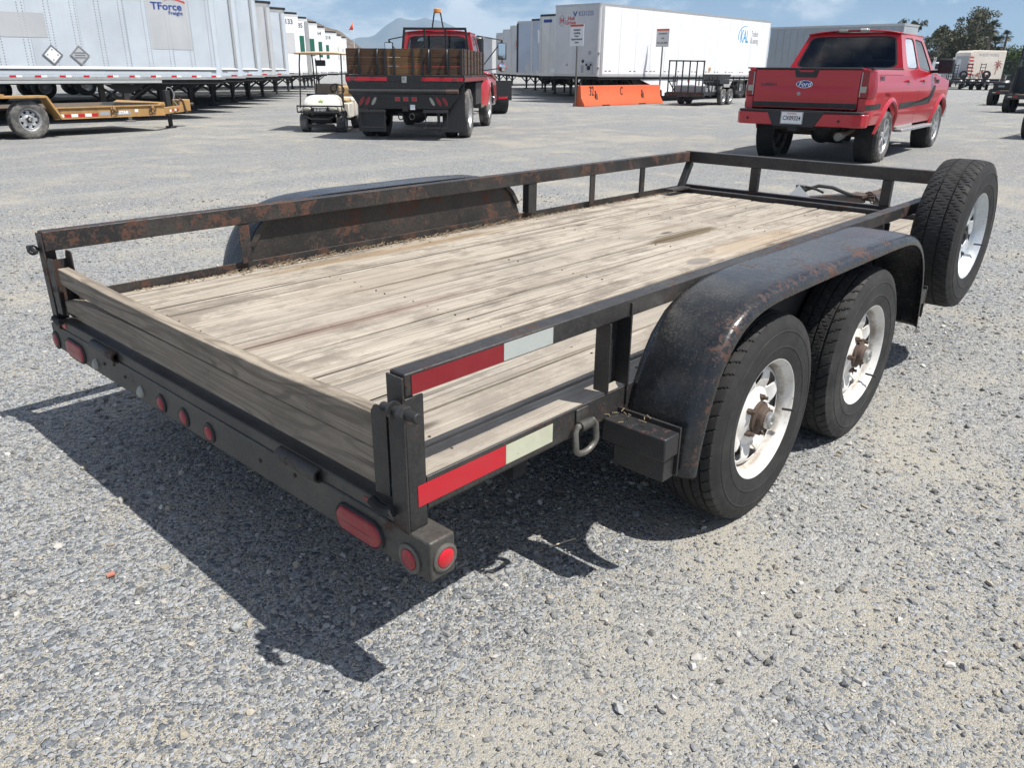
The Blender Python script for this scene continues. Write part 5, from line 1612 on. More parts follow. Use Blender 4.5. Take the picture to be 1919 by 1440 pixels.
    def w(x, y, o, inner=False):
        t = tyre_bm((0, 0, 0), 0.50, 0.25, 0.285, 96, 'block', o).build('wheel', M['rubber_dusty'] if not inner else M['rubber_worn'], T, smooth=28)
        t.location = (x, y, 0.497)
        b = MB()
        s = -1 if (x < 1) else 1        # rear wheels dish inwards
        b.lathe([(0.295, o*0.10), (0.30, o*0.112), (0.285, o*0.112), (0.26, o*0.08), (0.25, 0.0), (0.24, -o*0.03 if x < 1 else o*0.06), (0.14, -o*0.04 if x < 1 else o*0.10), (0.10, -o*0.04 if x < 1 else o*0.11), (0.10, o*0.06 if x < 1 else o*0.13), (0.0, o*0.07 if x < 1 else o*0.14)], (0, 0, 0), 40)
        b.build('rim', M['silver'], t, smooth=40)
    for sg in (-1, 1):
        w(0, sg*1.06, sg)
        w(0, sg*0.76, sg, True)
        w(3.95, sg*1.02, sg)
M['bag'] = simple('brown_canvas', (0.20, 0.11, 0.10), 0.8, 0, 0.35, 8, 0.6, 14)
stake_truck()

# ------------------------------------------------------------------ golf cart
M['rubber_grey'] = rubber('grey_dusty_tyre_rubber', 0.10, 0.9, (0.34, 0.32, 0.28))
def golf_cart():
    T = thing('golf_cart', 'cream golf cart with tan roof and black front bars, facing the viewer', 'golf cart', (10.13, 15.09, 0), 222.5, scale=0.94)
    cr, bk = M['cream'], M['black']
    # cowl
    rows = []
    for x, zt, hw_, zb in ((0.30, 0.47, 0.36, 0.44), (0.31, 0.60, 0.47, 0.42), (0.27, 0.70, 0.50, 0.42), (0.18, 0.78, 0.51, 0.42), (0.02, 0.835, 0.50, 0.42), (-0.20, 0.86, 0.47, 0.42), (-0.32, 0.86, 0.44, 0.42)):
        row = []
        for k in range(15):
            v = -1+2*k/14
            row.append((x-0.12*abs(v)**4, v*hw_, zb+(zt-zb)*(1-abs(v)**7)**0.5 if abs(v) < 1 else zb))
        rows.append(row)
    MB().grid(rows).build('front_cowl', cr, T, smooth=60, solid=0.012)
    nose = MB().box(0.20, 0.315, -0.43, 0.43, 0.42, 0.585).build('nose_panel', bk, T, bev=0.02)
    for y in (-0.32, 0.32):
        h = MB().ball((0.31, y, 0.54), 0.035, 0.11, 0.05, 14).build('headlight', M['lens_clear'], T)
    MB().box(0.318, 0.326, -0.17, 0.17, 0.49, 0.555).build('name_plate', M['darkprint'], T, bev=0.003)
    text('E-Z-GO', 0.072, (0.328, 0, 0.523), (R(90), 0, R(90)), M['whiteprint'], T, sx=1.15, bold=0.002)
    st = []
    for k in range(10):
        r = 0.075 if k % 2 == 0 else 0.035
        st.append((r*math.sin(2*PI*k/10)*1.15, r*0.7*math.cos(2*PI*k/10)))
    sm = Matrix.Translation((0.262, 0.02, 0.722)) @ Matrix.Rotation(R(52), 4, 'Y') @ Matrix.Rotation(R(90), 4, 'Z')
    MB().prism(st, 'z', 0.0, 0.006, sm).build('star_emblem', M['leafgreen'], T)
    # brush guard
    for zz in (0.615, 0.475):
        MB().tube([(0.20, -0.57, zz), (0.36, -0.54, zz), (0.39, -0.4, zz), (0.39, 0.4, zz), (0.36, 0.54, zz), (0.20, 0.57, zz)], 0.018, 8).build('guard_bar', bk, T)
    for y in (-0.54, -0.2, 0.2, 0.54): MB().cyl((0.37, y, 0.47), (0.37, y, 0.62), 0.014, n=8).build('guard_bar', bk, T)
    MB().tube([(0.30, -0.33, 0.46), (0.38, -0.31, 0.36), (0.38, -0.22, 0.315), (0.38, 0.22, 0.315), (0.38, 0.31, 0.36), (0.30, 0.33, 0.46)], 0.018, 8).build('guard_bar', bk, T)
    MB().box(-0.2, 0.22, -0.26, 0.26, 0.20, 0.40).build('front_frame', M['dark'], T, bev=0.01)
    MB().box(0.26, 0.31, -0.32, 0.32, 0.12, 0.20).build('skid_plate', M['darkmetal'], T, bev=0.01)
    # roof, struts
    rows = [[(0.10-1.85*i/6, v*0.58, 1.79+0.045*(1-v**4)*(math.sin(PI*(0.15+0.7*i/6)))) for v in [-1+2*j/10 for j in range(11)]] for i in range(7)]
    MB().grid(rows).build('roof', M['tan_roof'], T, smooth=60, solid=0.035)
    for y in (-0.515, 0.515):
        MB().tube([(0.10, y*1.03, 0.56), (0.06, y, 0.85), (-0.06, y*0.99, 1.55), (-0.14, y*0.97, 1.78)], 0.018, 8).build('roof_strut', bk, T)
        MB().tube([(-1.42, y*0.98, 0.78), (-1.40, y*0.98, 1.1), (-1.34, y*0.96, 1.6), (-1.28, y*0.95, 1.78)], 0.018, 8).build('roof_strut', bk, T)
    MB().tube([(-0.45, -0.25, 0.70), (-0.9, -0.34, 1.05), (-1.30, -0.40, 1.3), (-1.33, -0.42, 1.70)], 0.014, 8).build('roof_strut', bk, T)
    mi = MB().box(-0.13, -0.09, -0.12, 0.12, 1.515, 1.65).build('mirror', bk, T, bev=0.03)
    MB().cyl((-0.11, 0, 1.64), (-0.11, 0, 1.80), 0.012, n=8).build('mirror_stem', bk, T)
    # seats
    MB().box(-1.20, -1.12, -0.46, 0.40, 0.83, 1.10).build('seat_back', M['taupe'], T, bev=0.06, seg=3)
    MB().box(-1.15, -1.02, 0.16, 0.60, 0.80, 1.06).build('seat_back', M['tan'], T, bev=0.07, seg=3)
    MB().box(-1.18, -0.62, -0.48, 0.48, 0.66, 0.76).build('seat', M['tan'], T, bev=0.04)
    MB().box(-1.20, -0.60, -0.52, 0.52, 0.28, 0.66).build('seat_box', cr, T, bev=0.03)
    MB().box(-0.62, -0.22, -0.50, 0.50, 0.26, 0.30).build('floor', bk, T)
    MB().box(-0.36, -0.30, -0.46, 0.46, 0.42, 0.88).build('dash', bk, T, bev=0.02)
    # steering
    c = Vector((-0.52, 0.27, 0.98))
    ax = Vector((-0.75, 0, 0.62)).normalized()
    u = Vector((0, 1, 0))
    v = ax.cross(u)
    MB().tube([c+u*(0.165*math.cos(t))+v*(0.165*math.sin(t)) for t in [2*PI*k/24 for k in range(24)]], 0.016, 8, True).build('steering_wheel', bk, T)
    sp = MB()
    for a in (0.5, 2.6, 4.7): sp.cyl(c-ax*0.03, c+u*(0.16*math.cos(a))+v*(0.16*math.sin(a)), 0.014, n=6)
    sp.cyl(c, c-ax*0.45, 0.022, n=8)
    sp.build('steering_column', bk, T)
    # tail
    MB().prism([(-1.22, 0.30), (-1.22, 0.72), (-1.35, 0.78), (-2.05, 0.76), (-2.10, 0.55), (-2.05, 0.42), (-1.95, 0.42)]+arc(-1.66, 0.23, 0.29, 45, 150, 8), 'y', -0.58, 0.58).build('rear_body', cr, T, bev=0.04)
    for y in (-0.62, 0.62):
        pass
    MB().box(-1.25, -0.2, -0.25, 0.25, 0.20, 0.28).build('chassis', M['dark'], T)
    MB().cyl((-1.65, -0.45, 0.225), (-1.65, 0.45, 0.225), 0.04).build('axle', M['dark'], T)
    MB().cyl((0, -0.45, 0.225), (0, 0.45, 0.225), 0.03).build('axle', M['dark'], T)
    for x, y in ((0, -0.45), (0, 0.45), (-1.65, -0.47), (-1.65, 0.47)):
        o = -1 if y < 0 else 1
        t = tyre_bm((0, 0, 0), 0.225, 0.21, 0.105, 72, 'road', o).build('wheel', M['rubber_grey'], T, smooth=28)
        t.location = (x, y, 0.224)
        MB().lathe([(0.105, o*0.09), (0.09, o*0.08), (0.05, o*0.05), (0.03, o*0.08), (0, o*0.08)], (0, 0, 0), 24).build('hub_cap', M['white'], t)
        if x == 0:
            rows = [[(0.27*math.cos(t_), y+q, 0.235+0.265*math.sin(t_)) for q in (-0.10, -0.05, 0.05, 0.10)] for t_ in [R(55+95*k/10) for k in range(11)]]
            MB().grid(rows).build('mudguard', bk, T, solid=0.01)
    # flag whip on the back
    MB().cyl((-1.9, 0.50, 0.75), (-1.88, 0.50, 2.62), 0.008, 0.005, 8).build('flag_pole', M['whiteprint'], T)
    fl = MB().grid([[(-1.882, 0.50, 2.60), (-1.88, 0.50, 2.40)], [(-1.89, 0.445, 2.50), (-1.87, 0.44, 2.395)], [(-1.87, 0.41, 2.43), (-1.88, 0.385, 2.39)]])
    fl.build('flag', M['flag'], T, solid=0.004)
M['leafgreen'] = simple('green_print', (0.22, 0.38, 0.06), 0.5, 0, 0.1)
M['tan_roof'] = simple('tan_roof_plastic', (0.66, 0.50, 0.33), 0.5, 0, 0.08, 2)
golf_cart()

# ------------------------------------------------------------------ parked semi trailers
def semi(label, x, y, dirx, L, zb, zt, W, side, nose, group, r=0.12, detail=0, name='semi_trailer', dark_top=False, gear=2.9, axles=1, capm=None):
    """nose at x, right hand face at y (towards -y); the box runs dirx*L away from the nose"""
    T = thing(name, label, 'semi trailer', (x, y, 0), 0, group)
    X = lambda u: dirx*u
    plan = [(X(L), 0.0), (X(L), W)]
    for k in range(7): plan.append((X(r-r*math.sin(R(90*k/6))), W-r+r*math.cos(R(90*k/6))))
    for k in range(7): plan.append((X(r-r*math.cos(R(90*k/6))), r-r*math.sin(R(90*k/6))))
    top = zt-0.10
    MB().prism(plan, 'z', zb, top).build('box_body', nose, T, smooth=40)
    MB().prism([(a*1.0+(0.004*(-1 if dirx > 0 else 1) if abs(a) < r*0.9 else 0), b-0.006 if b < W/2 else b+0.006) for a, b in plan], 'z', top, zt).build('top_rail', capm or M['alu'], T, smooth=40)
    if dark_top: MB().box(*sorted((X(0.05), X(L-0.05))), 0.02, W-0.02, zt+0.002, zt+0.10).build('roof_edge', M['dark'], T)
    MB().box(*sorted((X(0.05), X(L))), -0.012, -0.001, zb-0.02, zb+0.05).build('bottom_rail', M['alu'], T)
    MB().box(*sorted((X(0.1), X(L-0.1))), 0.03, W-0.03, zb-0.13, zb-0.002).build('floor_beams', M['dark'], T)
    # legs
    for yy in (0.42, W-0.42):
        lg = MB().box(*sorted((X(gear-0.07), X(gear+0.07))), yy-0.07, yy+0.07, 0.42, zb-0.13)
        lg.box(*sorted((X(gear-0.05), X(gear+0.05))), yy-0.05, yy+0.05, 0.03, 0.42)
        lg.box(*sorted((X(gear-0.13), X(gear+0.13))), yy-0.12, yy+0.12, 0.0, 0.035)
        lg.build('landing_leg', M['darkmetal'] if detail < 3 else M['zinc_worn'], T, bev=0.006)
        for s in (-1, 1): MB().bar((X(gear+s*0.1), yy, 0.55), (X(gear+s*0.75), yy, zb-0.13), 0.06, 0.06, (0, 1, 0)).build('leg_brace', M['darkmetal'], T)
    if detail:
        MB().prism([(X(gear-0.55), zb-0.14), (X(gear+0.55), zb-0.14), (X(gear+0.16), 0.72), (X(gear-0.16), 0.72)], 'y', 0.33, 0.345).build('gear_plate', M['darkmetal'], T)
    for k in range(axles):
        ax = L-1.4-1.25*k
        for yy, o in ((0.28, -1), (W-0.28, 1)):
            t = tyre_bm((0, 0, 0), 0.50, 0.52, 0.28, 48, 'rib', o).build('wheel', M['rubber_worn'], T, smooth=30)
            t.location = (X(ax), yy, 0.49)
            MB().lathe([(0.30, o*0.22), (0.27, o*0.24), (0.25, o*0.1), (0.10, o*0.06), (0.10, o*0.16), (0, o*0.16)], (0, 0, 0), 28).build('rim', M['silver'], t)
    MB().cyl((X(L-1.4), 0.3, 0.49), (X(L-1.4), W-0.3, 0.49), 0.07, n=10).build('axle', M['dark'], T)
    return T, X

def fleet_side(T, X, L, W, zb, zt, sheet, r, n_det, gap=0.575, number=None, reflect=99):
    """riveted sheets, rub rail, reflectors on the face that looks towards -y"""
    u = r+0.02
    k = 0
    z1 = 1.375
    while u < L-0.1 and k < n_det:
        e = min(u+gap*2, L-0.02)
        MB().box(*sorted((X(u+0.003), X(e-0.003))), -0.006-0.0015*(k % 2), -0.001, z1+0.002, zt-0.11).build('panel', sheet, T, bev=0.0015)
        u = e
        k += 1
    MB().box(*sorted((X(r), X(L))), -0.022, -0.001, 1.285, 1.372).build('rub_rail', M['frp'], T, bev=0.008)
    MB().box(*sorted((X(r), X(L))), -0.0245, -0.0225, 1.286, 1.312).build('rail_groove', M['darkmetal'], T)
    MB().box(*sorted((X(r), X(L))), -0.010, -0.001, zb+0.052, 1.283).build('lower_panel', sheet, T)
def rivets(T, X, us, z0, z1, dz, y=-0.0085, r=0.015):
    b = MB()
    for u in us:
        z = z0
        while z < z1:
            b.add([(X(u)-r, y, z), (X(u)+r, y, z), (X(u), y, z-r), (X(u), y, z+r), (X(u), y-0.009, z)], [(0, 2, 4), (2, 1, 4), (1, 3, 4), (3, 0, 4)])
            z += dz
    b.build('rivets', M['darkalu'], T, smooth=None, kind='stuff')
M['darkalu'] = simple('dull_rivet_metal', (0.20, 0.215, 0.235), 0.5, 0.3, 0.2)
M['ltgrey'] = simple('light_grey_rubber', (0.40, 0.42, 0.42), 0.6, 0, 0.15)

GL = 'grey freight trailers in a row on the left'
# nearest grey trailer with the freight company name
def freight():
    L, W, zb, zt, r = 16.15, 2.44, 1.08, 3.72, 0.30
    T, X = semi('grey riveted freight trailer with blue company name and two diamond placards, nearest on the left', 11.10, 21.2, -1, L, zb, zt, W, M['fleet_grey'], M['fleet_grey'], GL, r, 3, gear=2.75, dark_top=True)
    fleet_side(T, X, L, W, zb, zt, M['fleet_grey'], r, 99)
    cols = []
    u = 0.30
    while u < L-0.3:
        cols += [u, u+0.105]
        u += 0.585
    rivets(T, X, cols, 1.40, zt-0.12, 0.062)
    rivets(T, X, [0.32+0.05*k for k in range(150)], 1.185, 1.19, 1, y=-0.0105, r=0.008)
    xs = [10.71, 10.13, 9.56, 8.99, 8.43, 7.87, 7.29, 6.73, 6.17, 5.62, 5.05, 4.5, 3.9]
    for i, x in enumerate(xs):
        xx = x-11.10
        MB().box(xx-0.075, xx+0.065, -0.015, -0.0125, 1.120, 1.165).build('reflector', M['tape_red_bright'], T)
        if i not in (6,): MB().box(xx+0.067, xx+0.20, -0.015, -0.0125, 1.120, 1.165).build('reflector', M['whiteprint'], T)
    MB().box(-8.4, -1.9, -0.004, 0.02, 0.975, 1.055).build('side_skirt_rail', M['ltgrey'], T, bev=0.006)
    # placards
    for x, mats in ((6.59-11.10, (M['zinc'], M['whiteprint'])), (7.22-11.10, (M['greyprint'], M['patch']))):
        z = 1.635
        q = 0.235
        m45 = Matrix.Translation((x, 0, z)) @ Matrix.Rotation(R(45), 4, 'Y')
        s = q/math.sqrt(2)
        fr = MB()
        for a0, a1, b0, b1 in ((-s, s, -s, -s+0.03), (-s, s, s-0.03, s), (-s, -s+0.03, -s+0.03, s-0.03), (s-0.03, s, -s+0.03, s-0.03)): fr.box(a0, a1, -0.03, -0.008, b0, b1, m45)
        p = fr.build('placard_frame', M['darkalu'] if mats[0] is M['zinc'] else M['zinc'], T, smooth=None)
        MB().box(-s+0.03, s-0.03, -0.022, -0.008, -s+0.03, s-0.03, m45).build('placard', mats[1], p)
        if mats[0] is M['zinc']:
            for a in range(4):
                MB().box(-0.012, 0.012, -0.028, -0.022, s*0.62, s*0.80, m45 @ Matrix.Rotation(R(90*a+45), 4, 'Y')).build('clip', M['darkalu'], p)
        else:
            for dz in (-0.055, 0.0, 0.055): MB().box(x-0.13, x+0.13, -0.027, -0.0225, z+dz-0.012, z+dz+0.012).build('slat', M['darkalu'], p)
    # sticker patches and the company name
    MB().box(9.08-11.1, 10.20-11.1, -0.0122, -0.0098, 1.82, 3.30).build('sticker', M['patch'], T)
    MB().prism([(5.0-11.1, 2.54), (6.57-11.1, 2.56), (6.57-11.1, 2.02), (5.0-11.1, 2.0)], 'y', -0.0122, -0.0098).build('sticker', M['patch'], T)
    text('TForce', 0.245, (9.61-11.1, -0.0155, 2.865), RY, M['blue'], T, bold=0.006, sx=1.16, depth=0.001)
    text('Freight', 0.125, (9.84-11.1, -0.0155, 2.715), RY, M['blue'], T, bold=0.003, sx=1.12, depth=0.001)
    sw = [(-0.15+0.60*k/14, 0.0+0.085*math.sin(PI*(k/14)**0.75*0.86)) for k in range(15)]
    poly = [(a, b) for a, b in sw]+[(a, b-0.004-0.045*((a+0.15)/0.60)**1.3) for a, b in reversed(sw)]
    MB().prism([(9.68-11.1+a, 2.975+b) for a, b in poly], 'y', -0.0165, -0.0145).build('logo_swoosh', M['redprint'], T)
    text('279356', 0.05, (10.72-11.1, -0.0145, 1.245), RY, M['darkprint'], T, depth=0.001)
freight()
labs = ['grey freight trailer with a wide lower reflector plate, second from the left end', 'dented grey freight trailer, third from the left end',
        'grey freight trailer with a black roof edge, fourth from the left end', 'narrow sliver of grey freight trailer next to the white trailers']
for k, (x, y) in enumerate(((13.20, 23.8), (15.42, 26.4), (17.56, 29.0), (19.83, 31.6))):
    L, W, zb, zt, r = 16.15, 2.44, 1.08, 3.72, 0.30
    sh = M['fleet_grey'] if k != 2 else M['fleet_grey2']
    T, X = semi(labs[k], x, y, -1, L, zb, zt, W, sh, sh, GL, r, 2, gear=2.75, dark_top=True)
    fleet_side(T, X, L, W, zb, zt, sh, r, 4, gap=0.6)
    cols = []
    u = 0.30
    while u < 3.4:
        cols += [u, u+0.105]
        u += 0.585
    rivets(T, X, cols, 1.40, zt-0.12, 0.075)
    MB().box(*sorted((X(0.30), X(0.38))), -0.035, -0.001, 1.38, zt-0.11).build('corner_strip', M['alu'], T)
    for u in ((0.35, 0.85) if k == 0 else (0.55, 1.13)):
        MB().box(*sorted((X(u), X(u+0.2))), -0.016, -0.0125, 1.120, 1.165).build('reflector', M['tape_red_bright'], T)
    text(('279346', '279368', '279474', '279312')[k], 0.055, (X(0.75), -0.0145, 1.245), RY, M['darkprint'], T, depth=0.001)
# white reefer style trailers further down the row
wn = ['1133', '1185', '', '1164', '1218', '1142', '1150']
wl = ['white trailer numbered 1133 with a pale grey hatch, beside the last grey trailer', 'white trailer numbered 1185 with a green hatch and grey downpipe strip',
      'white trailer with a green hatch half hidden behind the strip of trailer 1185', 'white trailer numbered 1164 with a narrow green hatch', 'white trailer numbered 1218 with a large green hatch behind the golf cart roof',
      'white trailer with a pale hatch, second from the far end of the left row', 'white trailer with a pale hatch at the far end of the left row']
hc = ['pale', 'green', 'green', 'green', 'green', 'pale', 'pale']
def wx(u, y):
    # x at which bearing u meets the line y
    k = (u-959.5)/1456.127*0.9273
    dx, dy = HX+HY*k, HY-HX*k
    return CAMLOC.x+dx*(y-CAMLOC.y)/dy
for k, (u, y) in enumerate(((562, 34.2), (578.5, 36.8), (596, 40.0), (609.5, 44.0), (630.5, 49.5), (639, 53.5), (648, 57.0))):
    W, zb, zt = 2.44, 1.08, 3.75
    x = wx(u, y)
    T, X = semi(wl[k], x, y, -1, 16.15, zb, zt, W, M['frp'], M['frp'], 'white trailers further down the left row', 0.06, 1, gear=2.75, dark_top=True, capm=M['frp_grey'])
    for q in range(3): MB().box(*sorted((X(0.08+1.2*q), X(1.27+1.2*q))), -0.008, -0.001, zb+0.16, zt-0.12).build('panel', M['frp'], T, bev=0.002)
    m = M['green'] if hc[k] == 'green' else M['frp_grey']
    wu = 0.75 if k == 4 else 0.30
    ww = 1.15 if k in (1, 4) else 0.85
    MB().box(*sorted((X(wu), X(wu+ww))), -0.016, -0.0085, 2.05, 2.95).build('hatch', m, T, bev=0.002)
    if hc[k] == 'green': MB().prism([(X(wu+ww-0.02), 2.05), (X(wu+ww*0.35), 2.05), (X(wu+ww-0.05), 1.86)], 'y', -0.016, -0.0085).build('hatch_flap', m, T)
    if wn[k]: text(wn[k], 0.30, (X(0.62 if k < 4 else 0.85), -0.0095, 3.42), RY, M['darkprint'], T, bold=0.008, depth=0.001)
    if k == 1: MB().box(*sorted((X(0.0), X(0.22))), -0.05, -0.009, 1.1, zt-0.12).build('corner_strip', M['alu'], T)
    MB().box(*sorted((X(0.1), X(6.0))), -0.012, -0.0085, 1.14, 1.18).build('reflective_strip', M['greyprint'], T)
    for q in range(2): MB().box(*sorted((X(0.5+1.1*q), X(0.75+1.1*q))), -0.014, -0.0122, 1.14, 1.18).build('reflector', M['tape_red'], T)

GR = 'white semi trailers in a row on the right, seen from the nose end'
def leasing():
    L, W, zb, zt = 16.2, 2.6, 1.15, 4.12
    T, X = semi('long white box trailer with blue leasing company name on its side, behind the orange barrier', 29.0, 21.5, 1, L, zb, zt, W, M['frp'], M['frp_grey'], GR, 0.14, 2, gear=3.6, axles=2)
    u = 0.33
    k = 0
    while u < L-0.2:
        e = min(u+1.245, L-0.15)
        MB().box(X(u+0.007), X(e-0.007), -0.008, -0.001, zb+0.10, zt-0.12).build('panel', M['frp'], T, bev=0.003)
        MB().box(X(u-0.012), X(u+0.005), -0.0105, -0.001, zb+0.10, zt-0.12).build('seam_strip', M['frp_grey'], T)
        u = e
        k += 1
    rivets(T, X, [0.33+1.245*k+d for k in range(13) for d in (-0.03, 0.03)], zb+0.15, zt-0.14, 0.10, y=-0.0095, r=0.009)
    MB().box(X(0.15), X(0.32), -0.022, -0.001, zb+0.02, zt-0.11).build('corner_post', M['alu'], T, bev=0.02)
    for z in (3.02-0.9, 1.52): MB().ball((X(0.06), 0.02, z), 0.05, 0.05, 0.06, 10).build('marker_lamp', M['lens_clear'], T)
    for s in (0.5, 0.8, 2.4, 2.75, 3.75, 4.1, 4.4, 5.35, 5.7, 6.6, 7.0, 7.9, 8.2, 9.3, 9.6, 10.2, 10.5, 11.4, 11.8, 12.1, 13.0, 13.3, 14.1, 14.4, 14.7, 15.4):
        MB().box(X(s), X(s+0.16), -0.0125, -0.0085, 1.36, 1.40).build('reflector', M['tape_red'], T)
    MB().box(X(9.62), X(9.85), -0.0125, -0.0085, 1.42, 1.60).build('sticker', M['yellow'], T)
    # side skirt
    MB().prism([(X(3.0), 1.125), (X(5.4), 0.52), (X(5.45), 0.26), (X(9.75), 0.26), (X(9.65), 1.125)], 'y', 0.06, 0.075).build('side_skirt', M['frp'], T)
    MB().lathe([(0.09, 0), (0.06, -0.005), (0.0, -0.005)], (X(7.8), 0.058, 0.95), 14).build('skirt_emblem', M['orangeprint'], T)
    # company name
    text('KAL', 0.90, (X(13.15), -0.0115, 3.18), RY, M['skyblue'], T, sx=0.58, shear=0.15, bold=0.012, depth=0.001)
    sw = []
    for k in range(21):
        t = R(78+125*k/20)
        sw.append((0.78*math.cos(t), 0.52*math.sin(t)))
    inn = []
    for k in range(21):
        t = R(78+125*k/20)
        inn.append((0.035+0.745*math.cos(t), 0.03+0.47*math.sin(t)-0.04*k/20))
    MB().prism([(X(13.25)+a, 3.22+b) for a, b in sw+list(reversed(inn))], 'y', -0.0135, -0.0105).build('logo_swoosh', M['skyblue'], T)
    text('Trailers', 0.42, (X(14.35), -0.0115, 3.36), RY, M['greyprint'], T, sx=0.62, bold=0.006, depth=0.001)
    text('&Leasing', 0.42, (X(14.35), -0.0115, 3.02), RY, M['greyprint'], T, sx=0.62, bold=0.006, depth=0.001)
    # nose writing and fittings
    text('K531235', 0.27, (-0.0035, 0.77, 3.72), RX, M['blue'], T, bold=0.0, sx=0.80, spacing=1.08)
    MB().prism([(1.52, 3.83), (1.39, 3.60), (1.25, 3.84), (1.33, 3.82), (1.395, 3.70), (1.44, 3.82)], 'x', -0.0045, -0.001).build('emblem', M['blue'], T)
    hexo = [(2.13+0.19*math.cos(R(60*k+30)), 3.47+0.23*math.sin(R(60*k+30))) for k in range(6)]
    hb = MB()
    for p, q in zip(hexo, hexo[1:]+hexo[:1]): hb.bar((-0.004, *p), (-0.004, *q), 0.022, 0.006, (1, 0, 0))
    hb.build('hexagon_emblem', M['greyprint'], T)
    text('H', 0.30, (-0.0045, 2.13, 3.47), RX, M['redprint'], T, bold=0.014)
    text('Hub', 0.23, (-0.0045, 1.60, 3.55), RX, M['redprint'], T, bold=0.004)
    text('Group', 0.23, (-0.0045, 1.63, 3.38), RX, M['redprint'], T, bold=0.004)
    gb = MB().box(-0.05, -0.001, 0.30, 0.66, 1.22, 1.75).build('air_box', M['patch'], T, bev=0.02)
    MB().lathe([(0.10, 0), (0.10, -0.02), (0.05, -0.03), (0, -0.03)], (-0.05, 0.48, 1.50), 16, 'x').build('socket', M['black'], gb)
    for yy in (0.36, 0.60): MB().lathe([(0.05, 0), (0.05, -0.03), (0, -0.03)], (-0.05, yy, 1.63), 10, 'x').build('gladhand', M['black'], gb)
    MB().lathe([(0.07, 0), (0.07, -0.02), (0, -0.02)], (0, 0.85, 1.78), 14, 'x').build('vent', M['black'], T)
    MB().box(-0.004, -0.001, 0.40, 0.56, 2.05, 2.20).build('sticker', M['greyprint'], T)
    MB().box(-0.004, -0.001, 1.72, 1.84, 1.58, 1.68).build('sticker', M['greyprint'], T)
    MB().box(-0.004, -0.001, 0.80, 0.95, 1.30, 1.62).build('sticker', M['greyprint'], T)
    MB().box(-0.006, -0.001, 0.04, W-0.04, zb+0.0, zb+0.11).build('nose_rail', M['alu'], T)
leasing()
rl = [('stained grey white trailer nose with a dark top edge, beside the long leasing trailer', 'frp_old', 31.8, 24.85, 4.0),
      ('blue grey trailer nose with white script lettering', 'frp_blue', 34.9, 28.2, 4.05), ('pale blue trailer nose lettered USF', 'frp_blue', 36.75, 31.0, 4.1),
      ('grey white trailer nose with a red H emblem and a letter G', 'frp_grey', 40.1, 34.7, 4.1), ('narrow white trailer nose with a red H hexagon near its top', 'frp_grey', 43.6, 38.7, 4.1),
      ('pale trailer nose with a small diamond placard low down', 'frp_grey', 47.25, 42.9, 4.1), ('farthest pale trailer nose seen behind the truck mirror', 'frp_grey', 54.5, 53.0, 4.1), ('faint far trailer nose left of the truck mirror', 'frp_blue', 59.0, 58.0, 4.1)]
for k, (lab, mt, x, y, zt) in enumerate(rl):
    W, zb = 2.58, 1.12
    T, X = semi(lab, x, y, 1, 14.5, zb, zt, W, M[mt], M[mt], GR, 0.10, 0, gear=3.2, axles=2, capm=M['darkmetal'] if k in (0, 1) else M['alu'])
    MB().box(-0.006, -0.001, 0.04, W-0.04, zb, zb+0.14).build('nose_rail', M['alu'] if k else M['frp_old'], T)
    MB().box(-0.012, -0.001, W-0.16, W-0.02, zb+0.142, zt-0.12).build('corner_post', M['alu'] if k != 2 else M['darkmetal'], T)
    if k == 0:
        MB().box(-0.004, -0.001, 1.05, 1.75, 1.30, 1.48).build('sticker', M['frp'], T)
        MB().box(-0.004, -0.001, 1.75, 2.3, 3.62, 3.76).build('sticker', M['blue'], T)
    if k == 1:
        text('Wa', 0.95, (-0.005, 1.55, 3.10), RX, M['whiteprint'], T, shear=0.3, bold=0.02)
        MB().box(-0.004, -0.001, 0.9, 1.7, 2.72, 2.78).build('stripe', M['whiteprint'], T)
        MB().box(-0.010, -0.0065, 0.5, 2.1, 1.14, 1.38).build('sticker', M['frp_old'], T)
    if k == 2:
        text('USF', 0.42, (-0.005, 0.95, 2.12), RX, M['darkprint'], T, bold=0.012)
        text('F', 0.9, (-0.005, 0.85, 3.0), RX, M['frp_grey'], T)
        MB().prism([(1.9, 1.5), (1.65, 1.25), (1.4, 1.5), (1.65, 1.75)], 'x', -0.004, -0.001).build('placard', M['frp_grey'], T)
    if k in (3, 4):
        yc = 1.85 if k == 3 else 1.2
        hexo = [(yc+0.30*math.cos(R(60*q+30)), 2.95+0.34*math.sin(R(60*q+30))) for q in range(6)]
        hb = MB()
        for p, q in zip(hexo, hexo[1:]+hexo[:1]): hb.bar((-0.004, *p), (-0.004, *q), 0.03, 0.006, (1, 0, 0))
        hb.build('hexagon_emblem', M['greyprint'], T)
        text('H', 0.42, (-0.005, yc, 2.95), RX, M['redprint'] if k == 3 else M['greyprint'], T, bold=0.02)
        if k == 3: text('G', 0.40, (-0.005, 0.92, 2.85), RX, M['redprint'], T, bold=0.01)
    if k == 5:
        MB().prism([(1.75, 1.45), (1.45, 1.2), (1.15, 1.45), (1.45, 1.8)], 'x', -0.004, -0.001).build('placard', M['greyprint'], T)
